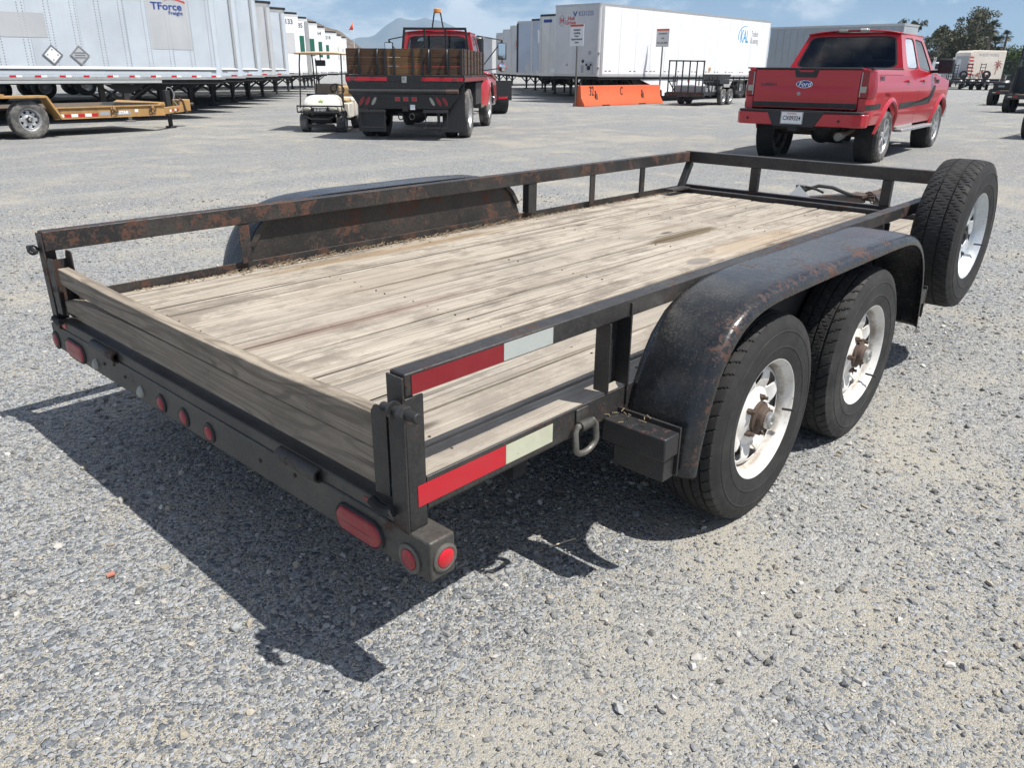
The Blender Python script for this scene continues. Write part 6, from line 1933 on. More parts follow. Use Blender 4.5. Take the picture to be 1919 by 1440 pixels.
# ribbed grey trailer side on to the yard, behind the pickup
def ribbed():
    T = thing('semi_trailer', 'long grey ribbed trailer seen side on behind the red pickup cab', 'semi trailer', (51.4, 16.2, 0))
    MB().box(0, 2.5, 0, 8.3, 1.12, 4.0).build('box_body', M['container'], T)
    for k in range(18):
        y = 0.15+k*0.45
        MB().box(-0.035, -0.001, y, y+0.10, 1.2, 3.85).build('rib', M['container'], T)
    MB().box(-0.05, 2.55, -0.02, 8.32, 4.0, 4.12).build('top_rail', M['alu'], T)
    MB().box(-0.04, -0.001, 0, 8.3, 1.08, 1.19).build('bottom_rail', M['darkmetal'], T)
    for y in (1.5, 2.8):
        for x, o in ((0.3, -1), (2.2, 1)):
            t = MB().lathe([(0.26, -0.26), (0.48, -0.26), (0.5, -0.2), (0.5, 0.2), (0.48, 0.26), (0.26, 0.26)], (0, 0, 0), 32, 'x').build('wheel', M['rubber_worn'], T)
            t.location = (x, y, 0.49)
    for x in (0.4, 2.1): MB().box(x-0.07, x+0.07, 6.3, 6.44, 0, 1.1).build('landing_leg', M['darkmetal'], T)
ribbed()

# ------------------------------------------------------------------ yellow equipment trailer
def yellow_trailer():
    T = thing('equipment_trailer', 'worn yellow equipment trailer with tie down rings, in front of the grey freight trailer', 'trailer', (4.5, 17.35, 0), 7)
    ye = M['yellow']
    Wd = 2.0
    for y in (0.02, Wd-0.02):
        b = MB().box(0.62, 3.12, y-0.02, y+0.02, 0.355, 0.548)
        b.build('side_beam', ye, T, bev=0.004)
    MB().box(0.55, 3.12, -0.03, 0.07, 0.5485, 0.575).build('beam_flange', ye, T, bev=0.004)
    MB().box(0.62, 3.12, -0.025, 0.06, 0.335, 0.3545).build('beam_flange', ye, T, bev=0.004)
    MB().box(0.55, 3.12, Wd-0.07, Wd+0.03, 0.5485, 0.575).build('beam_flange', ye, T, bev=0.004)
    for i in range(9):
        y = 0.075+i*(Wd-0.15)/9
        MB().box(-3.2, 3.10, y+0.004, y+(Wd-0.15)/9-0.004, 0.545, 0.583).build('plank', M['plank_old'], T, bev=0.003)
    # front ramp plates and headboard
    MB().prism([(1.95, 0.576), (2.05, 0.64), (3.05, 0.60), (3.12, 0.576)], 'y', 0.10, 0.62).build('ramp_plate', M['darkmetal'], T)
    MB().prism([(3.02, 0.575), (3.13, 0.625), (3.14, 0.545), (3.02, 0.545)], 'y', -0.03, Wd+0.03).build('front_lip', ye, T)
    # drawbar
    for y0_ in (0.06, Wd-0.06):
        yb = Wd/2-0.12 if y0_ < 1 else Wd/2+0.12
        MB().bar((3.10, y0_, 0.43), (4.15, yb, 0.43), 0.06, 0.15).build('drawbar', ye, T, bev=0.006)
    MB().box(4.05, 4.35, Wd/2-0.16, Wd/2+0.16, 0.36, 0.64).build('hitch_box', ye, T, bev=0.02)
    MB().cyl((4.35, Wd/2, 0.52), (4.52, Wd/2, 0.52), 0.035, n=12).build('pintle_eye', M['rusty_iron'], T)
    MB().tube([(4.0, Wd/2-0.15, 0.45), (4.02, Wd/2-0.18, 0.60), (4.08, Wd/2-0.17, 0.66), (4.15, Wd/2-0.16, 0.60), (4.18, Wd/2-0.19, 0.40), (4.22, Wd/2-0.18, 0.30)], 0.022, 6).build('chain', M['rusty_iron'], T)
    jk = MB().box(3.58, 3.70, 0.62, 0.74, 0.42, 0.86)
    jk.box(3.60, 3.68, 0.64, 0.72, 0.05, 0.42)
    jk.box(3.55, 3.73, 0.59, 0.77, 0.0, 0.05)
    j = jk.build('jack', M['darkmetal'], T, bev=0.008)
    MB().tube([(3.64, 0.66, 0.86), (3.66, 0.64, 0.93), (3.74, 0.62, 0.91), (3.80, 0.61, 0.78), (3.76, 0.61, 0.62), (3.86, 0.62, 0.50)], 0.012, 8).build('hose', M['greyprint'], j)
    # reflective tape, maker's lettering, rings
    for k in range(6):
        x = 0.70+0.145*k
        MB().box(x, x+0.138, -0.0035, -0.0005, 0.375, 0.435).build('reflective_tape', M['whiteprint'] if k % 2 == 0 else M['tape_red_bright'], T)
    MB().box(1.60, 1.83, -0.0035, -0.0005, 0.385, 0.47).build('sticker', M['greyprint'], T)
    MB().box(1.98, 2.30, -0.0035, -0.0005, 0.385, 0.47).build('sticker', M['greyprint'], T)
    text('STAR', 0.09, (2.13, -0.005, 0.428), RY, M['whiteprint'], T, bold=0.004, shear=0.2)
    MB().box(2.40, 2.48, -0.0035, -0.0005, 0.43, 0.49).build('sticker', M['whiteprint'], T)
    for x in (0.68, 1.92, 2.82):
        MB().tube([(x+0.07*math.cos(2*PI*k/14), -0.035, 0.47+0.065*math.sin(2*PI*k/14)) for k in range(14)], 0.013, 8, True).build('tie_down_ring', M['rusty_iron'], T)
        MB().box(x-0.03, x+0.03, -0.05, -0.03, 0.50, 0.572).build('ring_bracket', ye, T, bev=0.004)
    for x in (1.85, 2.80): MB().box(x, x+0.03, -0.03, 0.03, 0.357, 0.546).build('beam_rib', ye, T)
    for k in range(5):
        p = Vector((3.22, 0.02, 0.43)).lerp(Vector((4.05, Wd/2-0.17, 0.43)), k/5+0.06)
        q = Vector((3.22, 0.02, 0.43)).lerp(Vector((4.05, Wd/2-0.17, 0.43)), k/5+0.20)
        MB().bar(p+Vector((0, -0.035, 0)), q+Vector((0, -0.035, 0)), 0.004, 0.05).build('reflective_tape', M['whiteprint'] if k % 2 == 0 else M['tape_red_bright'], T)
    # fender bar
    pts = [(-2.0, 0.80), (0.42, 0.80), (0.66, 0.36)]
    for p, q in zip(pts[:-1], pts[1:]): MB().bar((p[0], -0.14, p[1]), (q[0], -0.14, q[1]), 0.34, 0.045, (0, 1, 0) if False else (0, 0, 1)).build('fender', ye, T, bev=0.004)
    MB().box(-0.9, -0.35, -0.28, 0.0, 0.826, 0.855).build('fender_step', ye, T, bev=0.004)
    for x in (0.06, -0.92, -1.9):
        trailer_wheel(T, (x, -0.12, 0.368), 0.375, 0.24, 0.205, -1, 'rib', M['rubber_dusty'], M['silver'], M['darkmetal'], n=96)
        trailer_wheel(T, (x, Wd+0.12, 0.368), 0.375, 0.24, 0.205, 1, 'rib', M['rubber_dusty'], M['silver'], None, n=48)
    MB().box(-3.2, 0.6, 0.30, Wd-0.30, 0.36, 0.54).build('chassis', M['dark'], T)
yellow_trailer()

# ------------------------------------------------------------------ small trailer with ramp gate, barrier, signs
def gate_trailer():
    T = thing('utility_trailer', 'small black trailer with a tall raised ramp gate, beside the orange barrier', 'trailer', (32.67, 17.21, 0), 8.0, scale=1.01)
    b = M['black']
    MB().box(-1.85, 3.1, 0.22, 1.83, 0.50, 0.55).build('deck', M['plank_old'], T)
    for y in (0.20, 1.85): MB().box(-1.9, 3.1, y-0.03, y+0.03, 0.42, 0.549).build('side_rail', b, T)
    MB().box(-1.96, -1.88, 0.12, 1.93, 0.36, 0.52).build('bumper', M['steel_mid'], T)
    for y in (0.35, 0.5, 1.0, 1.45, 1.6): MB().box(-1.968, -1.961, y-0.03, y+0.03, 0.42, 0.47).build('marker_lamp', M['lens'], T)
    gx = -1.88
    MB().bar((gx, 0.22, 1.78), (gx, 1.86, 1.80), 0.055, 0.055).build('ramp_gate', b, T)
    for k in range(6):
        y = 0.25+1.58*k/5
        MB().bar((gx, y, 0.52), (gx, y, 1.78), 0.045, 0.045, (1, 0, 0)).build('ramp_bar', b, T)
    for y in (0.20, 1.85):
        MB().bar((-1.85, y, 0.98), (-0.9, y, 0.98), 0.04, 0.05).build('top_rail', b, T)
        MB().bar((-1.75, y, 0.98), (-1.1, y, 0.56), 0.035, 0.035).build('brace', b, T)
        for x in (-1.3, -0.9, -0.35, 1.6, 2.4, 3.0): MB().bar((x, y, 0.55), (x, y, 1.18), 0.04, 0.04, (1, 0, 0)).build('stake_post', b, T)
        MB().bar((1.2, y, 1.0), (3.05, y, 1.0), 0.04, 0.05).build('top_rail', b, T)
    MB().box(-0.2, 1.0, 0.15, 0.9, 0.86, 1.06).build('storage_box', b, T, bev=0.01)
    MB().prism([(-0.15, 1.065), (1.0, 1.065), (1.25, 1.27), (0.0, 1.27)], 'y', 0.2, 1.0).build('folded_ramp', M['darkmetal'], T)
    MB().box(-1.4, -0.3, 0.30, 1.75, 0.56, 0.80).build('grey_crate', M['grey'], T)
    for x in (0.0, 0.85):
        trailer_wheel(T, (x, 0.08, 0.34), 0.345, 0.2, 0.19, -1, 'rib', M['rubber_dusty'], M['silver'], M['darkmetal'], n=64)
        trailer_wheel(T, (x, 1.97, 0.34), 0.345, 0.2, 0.19, 1, 'rib', M['rubber_dusty'], M['silver'], None, n=48)
    pr = [(-0.55, 0.42), (-0.38, 0.74), (-0.2, 0.80), (1.05, 0.80), (1.23, 0.74), (1.40, 0.42)]
    for y0_, y1_ in ((-0.05, 0.19), (1.87, 2.10)):
        rows = [[(x, y0_, z), (x, y1_, z)] for x, z in pr]
        MB().grid(rows).build('fender', b, T, solid=0.012)
gate_trailer()
def barrier():
    T = thing('traffic_barrier', 'orange concrete traffic barrier stencilled 32 and C', 'barrier', (26.06, 19.88, 0), 1.27)
    pr = [(0.0, 0.0), (0.0, 0.075), (0.17, 0.33), (0.225, 0.81), (0.375, 0.81), (0.43, 0.33), (0.60, 0.075), (0.60, 0.0)]
    MB().prism(pr, 'x', 0, 6.12).build('barrier_body', M['orange'], T, bev=0.012)
    for x in (1.55, 4.35): MB().box(x-0.28, x+0.28, -0.004, 0.3, 0.0, 0.055).build('lift_pocket', M['dark'], T)
    for x in (1.0, 4.55):
        MB().box(x-0.045, x+0.045, 0.187, 0.20, 0.50, 0.60).build('drain_hole', M['dark'], T)
        MB().prism([(x-0.05, 0.50), (x+0.05, 0.50), (x+0.13, 0.20), (x-0.03, 0.20)], 'y', 0.118, 0.16).build('scuff', M['rust'], T)
    rot = (R(90-5), 0, 0)
    text('32', 0.52, (0.73, 0.186, 0.585), rot, M['blackprint'], T, sx=0.62, bold=0.002)
    text('C', 0.48, (2.92, 0.186, 0.565), rot, M['blackprint'], T, sx=0.62, bold=0.002)
barrier()
def sign(name, lab, loc, w0, h0, z0, lines, mat, bar, tilt=0, fs=0.10):
    T = thing(name, lab, 'sign', loc)
    MB().cyl((0, 0, 0), (0, 0, z0+0.1), 0.035, n=12).build('post', M['zinc_worn'], T)
    p = MB().box(-0.05, -0.038, -w0/2, w0/2, z0, z0+h0).build('sign_panel', mat, T, bev=0.003)
    MB().box(-0.053, -0.0505, -w0/2+0.01, w0/2-0.01, z0+h0-0.09, z0+h0-0.01).build('header_bar', M['orangeprint'], p)
    for k, t in enumerate(lines): text(t, fs, (-0.0515, 0, z0+h0-0.21-k*(h0-0.30)/max(len(lines)-0.6, 1)), RX, M['darkprint'], p, bold=0.004, depth=0.001)
    return T
sign('sign_post', 'white sign with orange header on a pole at the left end of the orange barrier', (25.98, 20.30, 0), 0.70, 0.80, 2.31, ['Assisted', 'Loading', 'Non-', 'Appointment', 'Lane'], M['whiteprint'], True, fs=0.105)
sign('sign_post', 'sign painted shade grey with orange header on a thin pole before the leasing trailer side', (33.0, 20.80, 0), 0.70, 0.78, 2.45, ['Questions?', 'Call', '951-443-4993'], M['frp_grey'], True, fs=0.10)  # grey puts the panel's shade into its colour
def marker():
    T = thing('marker_post', 'short white marker post with red bands left of the orange barrier', 'post', (27.34, 21.0, 0))
    MB().cyl((0, 0, 0), (0, 0, 0.50), 0.045, n=12).build('post', M['whiteprint'], T)
    for z in (0.12, 0.30): MB().lathe([(0.047, 0), (0.047, 0.09)], (0, 0, z), 12, 'z').build('band', M['tape_red_bright'], T)
marker()
def black_tractor():
    T = thing('tractor_unit', 'black tractor unit with a lit looking red tail lamp, mostly hidden behind the red stake truck', 'truck', (18.2, 18.3, 0), 54)
    T['label'] = 'black tractor unit with a red tail lamp, mostly hidden behind the red stake truck'
    b = M['blackgloss']
    for y in (-0.42, 0.42): MB().box(0.0, 7.0, y-0.05, y+0.05, 0.75, 1.0).build('chassis_rail', M['dark'], T)
    MB().box(3.3, 6.2, -0.85, 1.25, 1.0, 2.5).build('cab', b, T, bev=0.12, seg=3)
    MB().box(6.2, 7.6, -1.0, 1.0, 0.9, 1.75).build('bonnet', b, T, bev=0.15, seg=3)
    for y in (-0.93, 0.93):
        MB().box(-0.02, 0.0, y-0.30, y+0.30, 0.45, 1.06).build('mud_flap', M['black'], T)
        l = MB().box(-0.06, -0.021, y-0.24, y+0.24, 0.46, 0.60).build('lamp_bracket', M['black'], T)
        MB().box(-0.068, -0.061, y-0.15, y+0.15, 0.49, 0.56).build('tail_lamp', M['lens_bright'], l, bev=0.003)
        for x in (0.75, 2.05):
            t = MB().lathe([(0.27, -0.26), (0.48, -0.26), (0.5, -0.2), (0.5, 0.2), (0.48, 0.26), (0.27, 0.26)], (0, 0, 0), 40).build('wheel', M['rubber_worn'], T)
            t.location = (x, y, 0.5)
        t = MB().lathe([(0.27, -0.14), (0.48, -0.14), (0.5, -0.1), (0.5, 0.1), (0.48, 0.14), (0.27, 0.14)], (0, 0, 0), 40).build('wheel', M['rubber_worn'], T)
        t.location = (6.5, y, 0.5)
black_tractor()

# ------------------------------------------------------------------ right edge: dark trailers seen from behind
GD = 'dark trailers lined up along the right edge'
def ramp_trailer(lab, loc, rz, gate=True, Wd=2.1, Lr=6.0):
    T = thing('equipment_trailer', lab, 'trailer', loc, rz, GD)
    b, s = M['black'], M['steel']
    MB().box(0.05, Lr, 0, Wd, 0.58, 0.64).build('deck', M['plank_old'], T)
    MB().box(-0.06, 0.04, -0.06, Wd+0.06, 0.50, 0.66).build('bumper', s, T, bev=0.006)
    for y in (0.12, 0.30, Wd-0.30, Wd-0.12): MB().box(-0.068, -0.061, y-0.07, y+0.07, 0.56, 0.61).build('reflector', M['tape_white'] if y in (0.12, Wd-0.12) else M['tape_red_bright'], T)
    for y in (0.0, Wd): MB().box(0.05, Lr, y-0.04, y+0.04, 0.46, 0.578).build('side_rail', s, T)
    if gate:
        # slanted sides of the beavertail and an upright mesh ramp
        for y in (0.03, Wd-0.03):
            MB().prism([(-0.02, 0.66), (0.75, 1.95), (0.95, 1.95), (1.2, 0.66)], 'y', y-0.02, y+0.02).build('side_plate', b, T)
            MB().bar((0.72, y, 0.66), (0.85, y, 2.85), 0.06, 0.06, (1, 0, 0)).build('ramp_frame', b, T)
        MB().box(0.60, 0.64, 0.06, Wd-0.06, 0.70, 1.62).build('ramp_plate', M['navy'], T)
        for z in (1.62, 1.95, 2.85): MB().bar((0.78, 0.03, z), (0.78, Wd-0.03, z), 0.05, 0.05).build('ramp_frame', b, T)
        me = MB()
        for k in range(15):
            y = 0.1+(Wd-0.2)*k/14
            me.bar((0.80, y, 1.95), (0.86, y, 2.85), 0.008, 0.008, (1, 0, 0))
        for k in range(8):
            z = 2.0+0.11*k
            me.bar((0.81+0.007*k, 0.06, z), (0.81+0.007*k, Wd-0.06, z), 0.008, 0.008)
        me.build('ramp_mesh', b, T, kind='stuff')
    else:
        MB().box(0.1, 0.9, 0.0, Wd, 0.68, 1.02).build('load_box', b, T, bev=0.03)
        for y in (0.35, Wd-0.35): MB().box(0.085, 0.098, y-0.13, y+0.13, 0.82, 0.90).build('reflector', M['greyprint'], T)
        for y in (0.0, Wd): MB().bar((0.05, y, 0.95), (Lr, y, 0.95), 0.05, 0.05).build('top_rail', b, T)
        for x in (1.2, 2.4, 3.6, 4.8):
            for y in (0.0, Wd): MB().bar((x, y, 0.64), (x, y, 0.95), 0.05, 0.05, (1, 0, 0)).build('stake_post', b, T)
    for x in (1.5, 2.4):
        for y, o in ((-0.02, -1), (Wd+0.02, 1)):
            t = tyre_bm((0, 0, 0), 0.38, 0.24, 0.2, 48, 'rib', o).build('wheel', M['rubber_worn'], T, smooth=30)
            t.location = (x-1.0 if gate else x-1.2, y, 0.375)
            MB().lathe([(0.21, o*0.10), (0.18, o*0.08), (0.06, o*0.04), (0.05, o*0.1), (0, o*0.1)], (0, 0, 0), 24).build('rim', M['silver'], t)
    return T
M['navy'] = simple('dark_navy_sheet', (0.013, 0.016, 0.024), 0.5, 0, 0.3, 3)
ramp_trailer('dark trailer with a tall mesh ramp raised at its rear, at the right edge', (35.3, 4.55, 0), 0)
ramp_trailer('low black trailer with pale reflectors, farther back along the right edge', (43.6, 6.9, 0), 2, gate=False, Wd=2.2)
ramp_trailer('black trailer corner with a red and white reflector, cut off by the right edge', (20.6, 0.82, 0), 0, gate=False, Wd=2.1, Lr=5)

# ------------------------------------------------------------------ far side of the lot
def rv():
    # rear end towards the viewer, long painted side to the right
    p = at(1812, 92)
    T = thing('camper_trailer', 'cream camper trailer with red stripes and a palm tree painted on its side, far right', 'camper', (p.x, p.y, 0), 58)
    T.location = (at(1806, 95).x, at(1806, 95).y, 0)
    T.rotation_euler = (0, 0, R(-38))
    L, W, zb, zt = 4.5, 2.5, 0.9, 3.9
    MB().prism([(0, zb), (0, zt-0.25), (0.35, zt), (L, zt), (L, zb)], 'y', 0, W).build('camper_body', M['rv'], T, bev=0.06)
    MB().box(-0.02, -0.001, 0.15, W-0.15, zb+0.1, zt-0.6).build('rear_wall', M['grey'], T)
    MB().box(-0.03, -0.021, 1.3, 1.95, zb+0.15, zt-0.9).build('door', M['frp_grey'], T)
    for k in range(6):
        MB().prism([(0.0, 1.3+0.36*k), (0.9-0.06*k, 1.30+0.36*k), (0.75-0.06*k, 1.45+0.36*k), (0.0, 1.47+0.36*k)], 'y', -0.012, -0.001).build('stripe', M['redprint'], T)
    tr = []
    MB().bar((3.55, -0.008, 1.4), (3.70, -0.008, 2.5), 0.006, 0.10, (1, 0, 0)).build('palm_motif', M['rustprint'], T)
    for k in range(8):
        a = R(45*k+10)
        MB().prism([(3.72, 2.5), (3.72+0.28*math.cos(a)-0.07*math.sin(a), 2.5+0.28*math.sin(a)+0.07*math.cos(a)), (3.72+0.60*math.cos(a), 2.5+0.60*math.sin(a)-0.12), (3.72+0.28*math.cos(a)+0.06*math.sin(a), 2.5+0.28*math.sin(a)-0.06*math.cos(a))], 'y', -0.012, -0.002).build('palm_motif', M['rustprint'], T)
    for k, (x, z, r) in enumerate(((1.4, 1.35, 0.25), (1.9, 1.7, 0.2), (2.3, 1.2, 0.3), (2.8, 1.5, 0.22))):
        MB().prism([(x+r*math.cos(R(60*q+k*17))*(1 if q % 2 else 0.5), z+r*math.sin(R(60*q+k*17))) for q in range(6)], 'y', -0.012, -0.002).build('painted_flower', M['rustprint'], T)
    text('IN BODY WORKS', 0.42, (2.35, -0.004, 3.42), RY, M['greyprint'], T, sx=0.75, bold=0.006)
    for x in (1.9, 2.8):
        for y in (0.0, W):
            t = MB().lathe([(0.2, -0.12), (0.37, -0.12), (0.38, 0.12), (0.2, 0.12)], (0, 0, 0), 24).build('wheel', M['rubber_worn'], T)
            t.location = (x, y+(0.15 if y == 0 else -0.15), 0.38)
    MB().box(0.1, L, 0.2, W-0.2, 0.55, 0.9).build('chassis', M['dark'], T)
M['rustprint'] = simple('brown_red_print', (0.28, 0.075, 0.06), 0.6, 0, 0.2)
rv()
GF = 'flatbed trailers with folding ramps parked in front of the camper'
def far_trailer(u, dh, lab, ramps, spare, rz):
    p = at(u, dh)
    T = thing('flatbed_trailer', lab, 'trailer', (p.x, p.y, 0), rz, GF)
    b = M['black']
    MB().box(0, 5.2, -1.0, 1.0, 0.62, 0.78).build('deck', M['darkmetal'], T)
    for y in ramps:
        for s in (-0.20, 0.20): MB().bar((0.05, y+s, 0.75), (0.30, y+s, 2.35), 0.06, 0.06, (1, 0, 0)).build('ramp_frame', b, T)
        for k in range(6): MB().bar((0.07+0.04*k, y-0.2, 0.9+0.27*k), (0.07+0.04*k, y+0.2, 0.9+0.27*k), 0.06, 0.06).build('ramp_rung', b, T)
    for x in (1.6, 2.5):
        for y, o in ((-1.12, -1), (1.12, 1)):
            t = MB().lathe([(0.2, -0.12), (0.36, -0.12), (0.38, 0.0), (0.36, 0.12), (0.2, 0.12)], (0, 0, 0), 28).build('wheel', M['rubber_worn'], T)
            t.location = (x, y, 0.38)
            MB().lathe([(0.2, o*0.08), (0.05, o*0.03), (0, o*0.06)], (0, 0, 0), 20).build('rim', M['silver'], t)
            rows = [[(0.47*math.cos(R(a)), -0.14, 0.02+0.47*math.sin(R(a))), (0.47*math.cos(R(a)), 0.14, 0.02+0.47*math.sin(R(a)))] for a in range(15, 170, 15)]
            MB().grid(rows).build('fender', M['alu'], t, solid=0.015)
    if spare:
        t = MB().lathe([(0.2, -0.12), (0.36, -0.12), (0.38, 0.0), (0.36, 0.12), (0.2, 0.12)], (0, 0, 0), 28, 'x').build('spare_wheel', M['rubber_worn'], T)
        t.location = (-0.15, spare, 1.35)
    for y in (-0.95, 0.95): MB().bar((0.4, y, 1.35), (5.2, y, 1.35), 0.05, 0.05).build('side_rail', b, T)
    for x in (0.4, 1.6, 2.8, 4.0, 5.2):
        for y in (-0.95, 0.95): MB().bar((x, y, 0.78), (x, y, 1.35), 0.05, 0.05, (1, 0, 0)).build('stake_post', b, T)
    MB().box(3.5, 6.6, -0.1, 0.1, 0.55, 0.68).build('drawbar', b, T)
far_trailer(1790, 80, 'black flatbed trailer with rear spare wheel and one ladder ramp, left of the camper', (0.6,), -0.5, 8)
far_trailer(1822, 79, 'black flatbed trailer with two tall ladder ramps in front of the camper', (-0.55, 0.55), None, 12)
far_trailer(1853, 78, 'black flatbed trailer with a spare wheel, right of the camper', (), 0.4, 5)
far_trailer(1778, 88, 'farther black flatbed trailer with one ladder ramp, partly behind the pickup mirror', (-0.3,), None, 10)
def far_truck():
    p = at(1762, 96)
    T = thing('work_truck', 'white work truck with upright rack posts, behind the pickup mirror', 'truck', (p.x, p.y, 0), 20)
    MB().box(0, 5, -1.1, 1.1, 0.9, 1.6).build('bed', M['white'], T)
    MB().box(3.0, 5, -1.0, 1.0, 1.6, 2.7).build('cab', M['white'], T, bev=0.1)
    MB().box(2.98, 2.998, -0.8, 0.8, 1.9, 2.5).build('rear_window', M['blackgloss'], T)
    for y in (-1.0, 1.0):
        for x in (0.1, 2.8): MB().bar((x, y, 1.6), (x, y, 3.2), 0.09, 0.09, (1, 0, 0)).build('rack_post', M['white'], T)
        MB().bar((0.1, y, 3.1), (2.8, y, 3.1), 0.07, 0.07).build('rack_bar', M['white'], T)
        for x in (0.9, 4.2):
            t = MB().lathe([(0.2, -0.14), (0.40, -0.14), (0.42, 0.14), (0.2, 0.14)], (0, 0, 0), 24).build('wheel', M['rubber_worn'], T)
            t.location = (x, y, 0.42)
far_truck()
def fence():
    T = thing('chain_link_fence', 'low dark wire fence with posts at the far right of the lot', 'fence', (0, 0, 0))
    a, b_ = at(1790, 104), at(1990, 98)
    d = b_-a
    n = 8
    for k in range(n+1):
        p = a+d*(k/n)
        MB().cyl((p.x, p.y, 0), (p.x, p.y, 2.9), 0.06, n=8).build('post', M['darkmetal'], T)
    for z in (0.5, 1.7, 2.85): MB().cyl((a.x, a.y, z), (b_.x, b_.y, z), 0.04, n=6).build('rail', M['darkmetal'], T)
    w_ = MB()
    m = 110
    for k in range(m):
        p = a+d*(k/m)
        w_.cyl((p.x, p.y, 0.1), (p.x, p.y, 2.85), 0.012, n=4, cap=False)
    w_.build('wires', M['darkmetal'], T, kind='stuff')
fence()

# ------------------------------------------------------------------ trees
def leaf_mat(name, a, b):
    n = NT(name)
    at_ = n.node('Attribute')
    at_.attribute_name = 'tint'
    f = n.sep(at_.outputs['Vector'])[0]
    col = n.mix(f, a, b)
    n.set(col=col, rough=0.6, spec=0.25)
    return n.m
M['euc'] = leaf_mat('eucalyptus_leaves', (0.045, 0.052, 0.03), (0.145, 0.14, 0.085))
M['palmleaf'] = leaf_mat('palm_fronds', (0.03, 0.04, 0.016), (0.09, 0.09, 0.04))
M['bush'] = leaf_mat('bright_green_leaves', (0.035, 0.062, 0.018), (0.10, 0.14, 0.045))
M['bark'] = simple('pale_bark', (0.26, 0.215, 0.165), 0.9, 0, 0.35, 2)
M['bark_dark'] = simple('palm_bark', (0.14, 0.11, 0.085), 0.95, 0, 0.35, 2)
def leaves(name, mat, parent, centres, n_each, leaf, flat=0.8, droop=0.0):
    V, F, C = [], [], []
    for (c, r) in centres:
        for _ in range(n_each):
            d = rng.normal(0, 1, 3)
            d /= np.linalg.norm(d)
            rr = r*rng.random()**0.45
            p = np.array(c)+d*rr*np.array([1, 1, flat])
            p[2] -= droop*rng.random()*r
            a = rng.normal(0, 1, 3)
            a /= np.linalg.norm(a)
            b = np.cross(a, rng.normal(0, 1, 3))
            b /= np.linalg.norm(b)
            s = leaf*rng.uniform(0.6, 1.4)
            i = len(V)
            V += [p-a*s, p+b*s*0.42, p+a*s, p-b*s*0.42]
            F.append((i, i+1, i+2, i+3))
            C += [rng.random()*0.8+0.2*rng.random()]*4
    me = bpy.data.meshes.new(name)
    me.from_pydata([tuple(v) for v in V], [], F)
    at_ = me.color_attributes.new('tint', 'FLOAT_COLOR', 'POINT')
    cc = np.ones((len(V), 4), np.float32)
    cc[:, 0] = C
    cc[:, 1] = C
    cc[:, 2] = C
    at_.data.foreach_set('color', cc.ravel())
    me.materials.append(mat)
    o = bpy.data.objects.new(name, me)
    COL.objects.link(o)
    o.parent = parent
    return o
def euc(u, dh, h, spread, lab, seed, dens=1.0):
    rnd = random.Random(seed)
    p = at(u, dh)
    T = thing('eucalyptus_tree', lab, 'tree', (p.x, p.y, 0), 0, 'eucalyptus trees beyond the lot')
    b = MB()
    cents = []
    trunks = rnd.choice((1, 2, 2))
    for t in range(trunks):
        ox, oy = rnd.uniform(-0.3, 0.3), rnd.uniform(-0.3, 0.3)
        lean = rnd.uniform(-0.12, 0.12), rnd.uniform(-0.12, 0.12)
        pts = [Vector((ox+lean[0]*z+0.15*math.sin(z*0.7+t), oy+lean[1]*z, z)) for z in np.linspace(0, h*0.82, 7)]
        for q in range(6): b.cyl(pts[q], pts[q+1], 0.26*h/10*(1-q/7.5), 0.26*h/10*(1-(q+1)/7.5), 8, False)
        for k in range(7):
            i = rnd.randint(2, 5)
            s = pts[i]
            a = rnd.uniform(0, 2*PI)
            L = spread*rnd.uniform(0.35, 0.95)*(1.1-0.12*i)
            e = s+Vector((L*math.cos(a), L*math.sin(a), rnd.uniform(0.12, 0.32)*h*0.6))
            mid = (s+e)/2+Vector((0, 0, 0.3))
            b.cyl(s, mid, 0.10*h/10, 0.07*h/10, 6, False)
            b.cyl(mid, e, 0.07*h/10, 0.03*h/10, 6, False)
            for _ in range(3):
                cents.append(((e.x+rnd.gauss(0, 0.5), e.y+rnd.gauss(0, 0.5), min(e.z+rnd.gauss(0.2, 0.5), h*0.95)), rnd.uniform(0.55, 1.05)*h/10))
        for _ in range(4): cents.append(((pts[-1].x+rnd.gauss(0, spread*0.25), pts[-1].y+rnd.gauss(0, spread*0.25), h*rnd.uniform(0.80, 0.97)), rnd.uniform(0.5, 0.95)*h/10))
    for _ in range(4): cents.append(((rnd.gauss(0, spread*0.4), rnd.gauss(0, spread*0.4), h*rnd.uniform(0.25, 0.5)), rnd.uniform(0.7, 1.2)*h/10))
    b.build('trunk', M['bark'], T, smooth=60)
    leaves('crown', M['euc'], T, cents, int(68*dens), 0.20, 0.75, 0.35)
euc(1742, 128, 8.0, 2.6, 'eucalyptus tree at the left end of the tree line, right of the pickup roof', 1)
euc(1757, 132, 8.6, 2.6, 'second eucalyptus from the left in the tree line', 2)
euc(1778, 130, 9.6, 2.6, 'slender eucalyptus in the middle of the tree line', 3)
euc(1801, 128, 11.6, 2.7, 'tallest eucalyptus with an open crown', 4, 1.15)
euc(1822, 131, 11.0, 2.5, 'tall open crowned eucalyptus right of the tallest one', 5)
euc(1770, 140, 8.2, 3.0, 'shorter eucalyptus standing behind the slender one', 6)
euc(1800, 138, 7.0, 3.2, 'low spreading eucalyptus behind the tallest one', 7, 1.2)
euc(1664, 130, 8.9, 3.2, 'eucalyptus crown showing just above the pickup roof, left part', 8)
euc(1688, 131, 9.2, 2.8, 'eucalyptus crown showing just above the pickup roof, right part', 9)
euc(1828, 140, 6.0, 3.0, 'dark low tree behind the camper', 10, 1.3)
euc(1733, 136, 7.4, 2.6, 'low eucalyptus behind the left end of the tree line', 31)
euc(1765, 142, 7.6, 3.0, 'dense eucalyptus filling the gap behind the second tree', 32, 1.2)
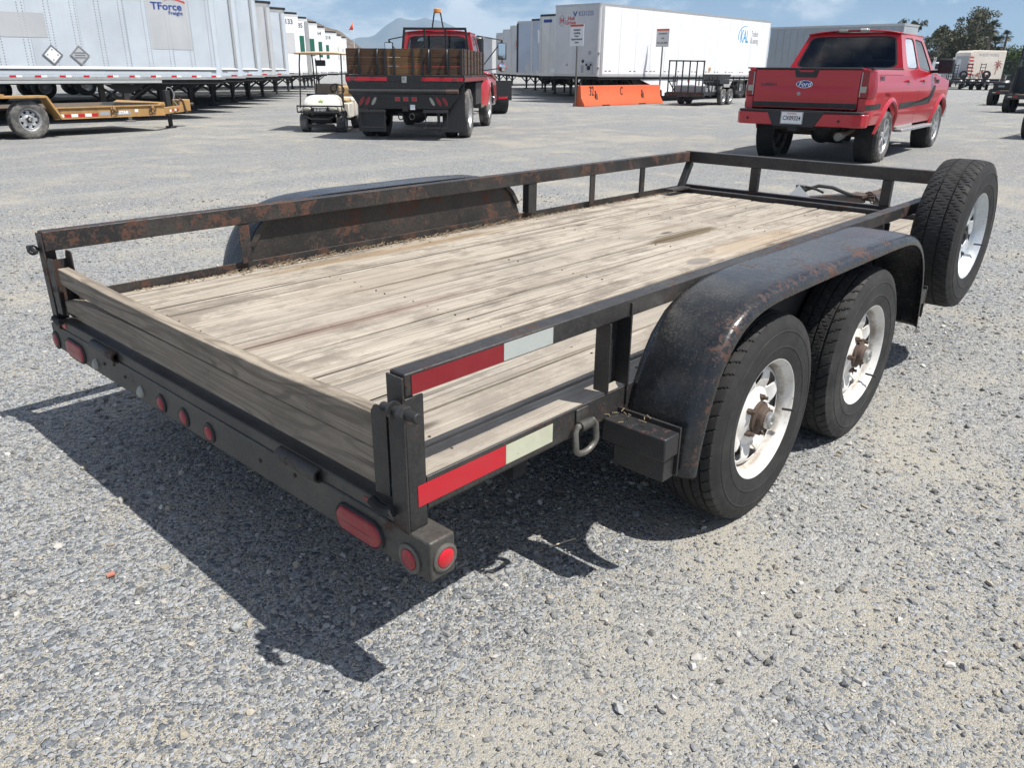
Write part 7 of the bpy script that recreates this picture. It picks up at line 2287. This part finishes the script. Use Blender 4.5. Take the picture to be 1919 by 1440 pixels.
euc(1788, 134, 8.6, 2.8, 'medium eucalyptus between the slender and the tallest one', 33)
euc(1814, 138, 8.2, 3.0, 'medium dense eucalyptus between the two tallest ones', 34, 1.2)
def palm(u, dh, h, r, lab, seed, n=44):
    rnd = random.Random(seed)
    p = at(u, dh)
    T = thing('palm_tree', lab, 'tree', (p.x, p.y, 0), 0, 'fan palms beyond the camper')
    b = MB()
    for q in range(6): b.cyl((0.05*math.sin(q), 0, h*q/6), (0.05*math.sin(q+1), 0, h*(q+1)/6), 0.24-0.015*q, 0.24-0.015*(q+1), 10, False)
    b.build('trunk', M['bark_dark'], T, smooth=60)
    V, F, C = [], [], []
    for k in range(n):
        a = rnd.uniform(0, 2*PI)
        el = rnd.uniform(-0.7, 1.3)
        L = r*rnd.uniform(0.75, 1.1)
        d = Vector((math.cos(a)*math.cos(el), math.sin(a)*math.cos(el), math.sin(el)))
        sd = d.cross(Vector((0, 0, 1))).normalized()
        base = Vector((0.05*math.sin(6), 0, h))
        st = base+d*L*0.5
        for j in range(9):
            t = (j-4)/4
            tip = st+(d*math.cos(t*1.15)+sd*math.sin(t*1.15))*L*0.5+Vector((0, 0, -0.16*L*rnd.random()))
            w_ = sd*0.05+d*0.02
            i = len(V)
            V += [st-w_*0.4, st+w_*0.4, (st+tip)/2+w_*1.2, tip, (st+tip)/2-w_*1.2]
            F.append((i, i+1, i+2, i+3, i+4))
            C += [rnd.random()]*5
        i = len(V)
        V += [base-sd*0.03, base+sd*0.03, st+sd*0.02, st-sd*0.02]
        F.append((i, i+1, i+2, i+3))
        C += [0.5]*4
    me = bpy.data.meshes.new('crown')
    me.from_pydata([tuple(v) for v in V], [], F)
    at_ = me.color_attributes.new('tint', 'FLOAT_COLOR', 'POINT')
    cc = np.ones((len(V), 4), np.float32)
    cc[:, :3] = np.array(C)[:, None]
    at_.data.foreach_set('color', cc.ravel())
    me.materials.append(M['palmleaf'])
    o = bpy.data.objects.new('crown', me)
    COL.objects.link(o)
    o.parent = T
palm(1836, 120, 7.3, 1.5, 'bushy fan palm in front of the tall eucalyptus', 11)
palm(1848, 122, 5.3, 1.9, 'short broad fan palm left of the thin palm', 12, 60)
palm(1866, 124, 6.6, 1.1, 'thin fan palm standing alone against the sky', 13, 34)
palm(1874, 126, 4.2, 1.3, 'small fan palm right of the thin palm', 14)
def bush(u, dh, h, r, lab, seed):
    rnd = random.Random(seed)
    p = at(u, dh)
    T = thing('bushy_tree', lab, 'tree', (p.x, p.y, 0), 0, 'bright green bushy trees at the right edge')
    b = MB()
    for k in range(4):
        a = rnd.uniform(0, 2*PI)
        b.cyl((0, 0, 0), (r*0.5*math.cos(a), r*0.5*math.sin(a), h*0.6), 0.16, 0.05, 7, False)
    b.build('trunk', M['bark_dark'], T)
    cents = [((rnd.gauss(0, r*0.45), rnd.gauss(0, r*0.45), h*(0.25+0.62*rnd.random()**0.7)), rnd.uniform(0.6, 1.1)*h/5) for _ in range(26)]
    leaves('crown', M['bush'], T, cents, 95, 0.19, 0.8)
bush(1893, 120, 4.6, 2.0, 'bright green bushy tree right of the small palm', 21)
bush(1912, 116, 5.4, 2.4, 'bright green bushy tree at the right edge behind the mesh ramp', 22)
bush(1880, 128, 3.6, 2.4, 'low green bush behind the fence', 23)
bush(1935, 118, 5.0, 2.6, 'green bushy tree just past the right edge', 24)

# small litter on the gravel
def twig(lab, p, q):
    b = MB().tube([p, ((p[0]+q[0])/2+0.006, (p[1]+q[1])/2-0.004, 0.014), q], 0.0028, 5)
    o = b.build('dry_twig', M['straw_pale'], None)
    tag(o, lab, 'twig')
M['straw_pale'] = simple('pale_straw', (0.5, 0.42, 0.30), 0.8, 0, 0.2)
twig('pale dry twig lying in the trailer shadow left of the middle lamps', (0.32, 1.26, 0.01), (0.40, 1.225, 0.012))
twig('pale dry twig in the shadow below the ring on the side rail', (0.71, 0.16, 0.01), (0.80, 0.13, 0.012))
M['chip'] = simple('faded_orange_plastic', (0.42, 0.17, 0.12), 0.7, 0, 0.2)
def chip():
    b = MB().prism([(-0.012, -0.008), (0.010, -0.010), (0.013, 0.006), (-0.006, 0.010)], 'z', 0.006, 0.011, Matrix.Translation((-0.265, 0.985, 0.0)))
    o = b.build('plastic_chip', M['chip'], None)
    tag(o, 'small orange plastic chip on the gravel left of the trailer shadow', 'litter')
chip()
